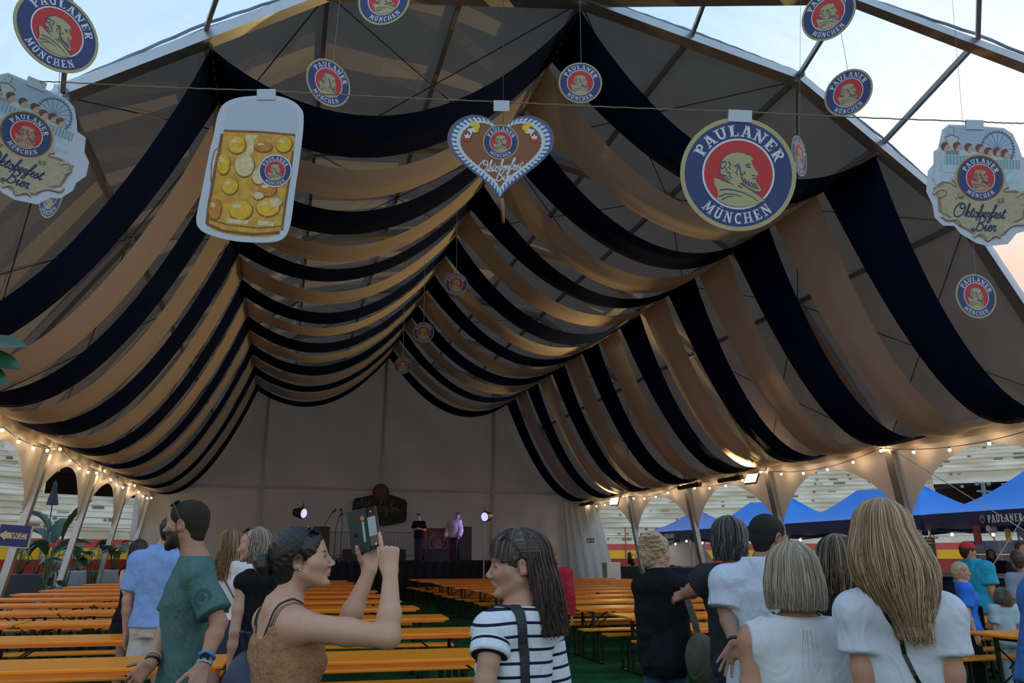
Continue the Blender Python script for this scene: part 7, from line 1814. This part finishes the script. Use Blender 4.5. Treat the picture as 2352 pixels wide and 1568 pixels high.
def planter(name, lab, x, y, sz, m, rz=0): return bx(name, lab, 'planter', (x, y, sz[2] / 2), sz, m, .03, 'planters by the left arches', rz)
m_pd = mat('planter_dark', (.022, .028, .038), .6, noise=.1); m_pl = mat('planter_grey', (.30, .34, .38), .7, noise=.08)
def gD(px, D): p = atD(px, 1300, D); return p.x, p.y
for lab, px, D, sz, m in (('dark slate planter behind the toilet sign', 66, 25.5, (1.3, 1.0, 1.0), m_pd), ('tall pale grey planter in the gap after the second left leg', 170, 28.5, (1.15, 1.0, 1.05), m_pl), ('pale grey planter near the far left legs', 262, 30.5, (1.1, .9, 1.05), m_pl)):
    x, y = gD(px, D); planter('planter', lab, x, y, sz, m)
for k, (px, D, h, n, kind, z0, lab) in enumerate(((42, 25.5, 1.35, 9, 'b', .9, 'broad-leaved plant behind the toilet sign'), (84, 25.3, .9, 6, 'm', .9, 'low split-leaf plant in the dark planter'), (112, 23.2, 2.45, 7, 'b', .3, 'tallest banana plant with upright leaves, left'), (148, 24.6, 1.7, 8, 'm', .3, 'blue-green leafy plant right of the tall banana plant'),
                                      (176, 28.5, 1.3, 9, 'm', .95, 'split-leaf plant in the tall grey planter'), (216, 27.0, 2.1, 8, 'm', .3, 'dark green split-leaf plant between the left legs'), (262, 30.5, 1.7, 9, 'm', .95, 'split-leaf plant near the far left legs'), (128, 22.0, .8, 6, 'm', .3, 'low bushy plant at the foot of the banana plant'))):
    x, y = gD(px, D); plant('potted_plant', lab, x, y, z0, h, n, kind, k + 3, 'plants by the left arches')
for k, (px, D) in enumerate(((112, 23.2), (148, 24.6), (216, 27.0), (128, 22.0))):
    mb = MB(); mb.lathe([(0, 0), (.20, 0), (.27, .32), (.24, .32), (.22, .28), (0, .28)], 16, (*gD(px, D), 0)); tag(mb.build('flower_pot', m_pl), ['round pot under the tallest banana plant', 'round pot under the blue-green leafy plant', 'round pot under the dark green split-leaf plant', 'round pot under the low bushy plant'][k], 'pot', 'round pots by the left arches')
# leaves poking in at the left edge, on a tall plant standing just outside
q = atD(-78, 822, 3.2); t = thing('rubber_plant', 'glossy dark green leaves poking in at the left edge', 'plant', (q.x, q.y, 0))
mb = MB(); mb.tube([(0, 0, 0), (.02, .01, 1.2), (0, 0, q.z - .1)], [.03, .025, .015], 8); mb.build('stem', m_stem, t)
for i, (ty, L_, W_, up, az) in enumerate(((.062, .245, .085, 8, -14), (.012, .24, .10, -4, -14), (-.035, .215, .09, -12, -18), (.1, .22, .1, 40, 160), (-.2, .22, .1, 10, 200))):
    lf = MB(); leaf(L_, W_, (0, 0, q.z + ty), az, up, 22, lf, fold=.08, n=14, rl=rad(55)); lf.build('leaf', mat('glossy_leaf', (.018, .075, .035), .25, noise=.15, nscale=6, spec=.6, trans=.1), t, smooth=True)
mb = MB(); mb.lathe([(0, 0), (.2, 0), (.27, .4), (.24, .4), (0, .36)], 16); mb.build('pot', m_pl, t)
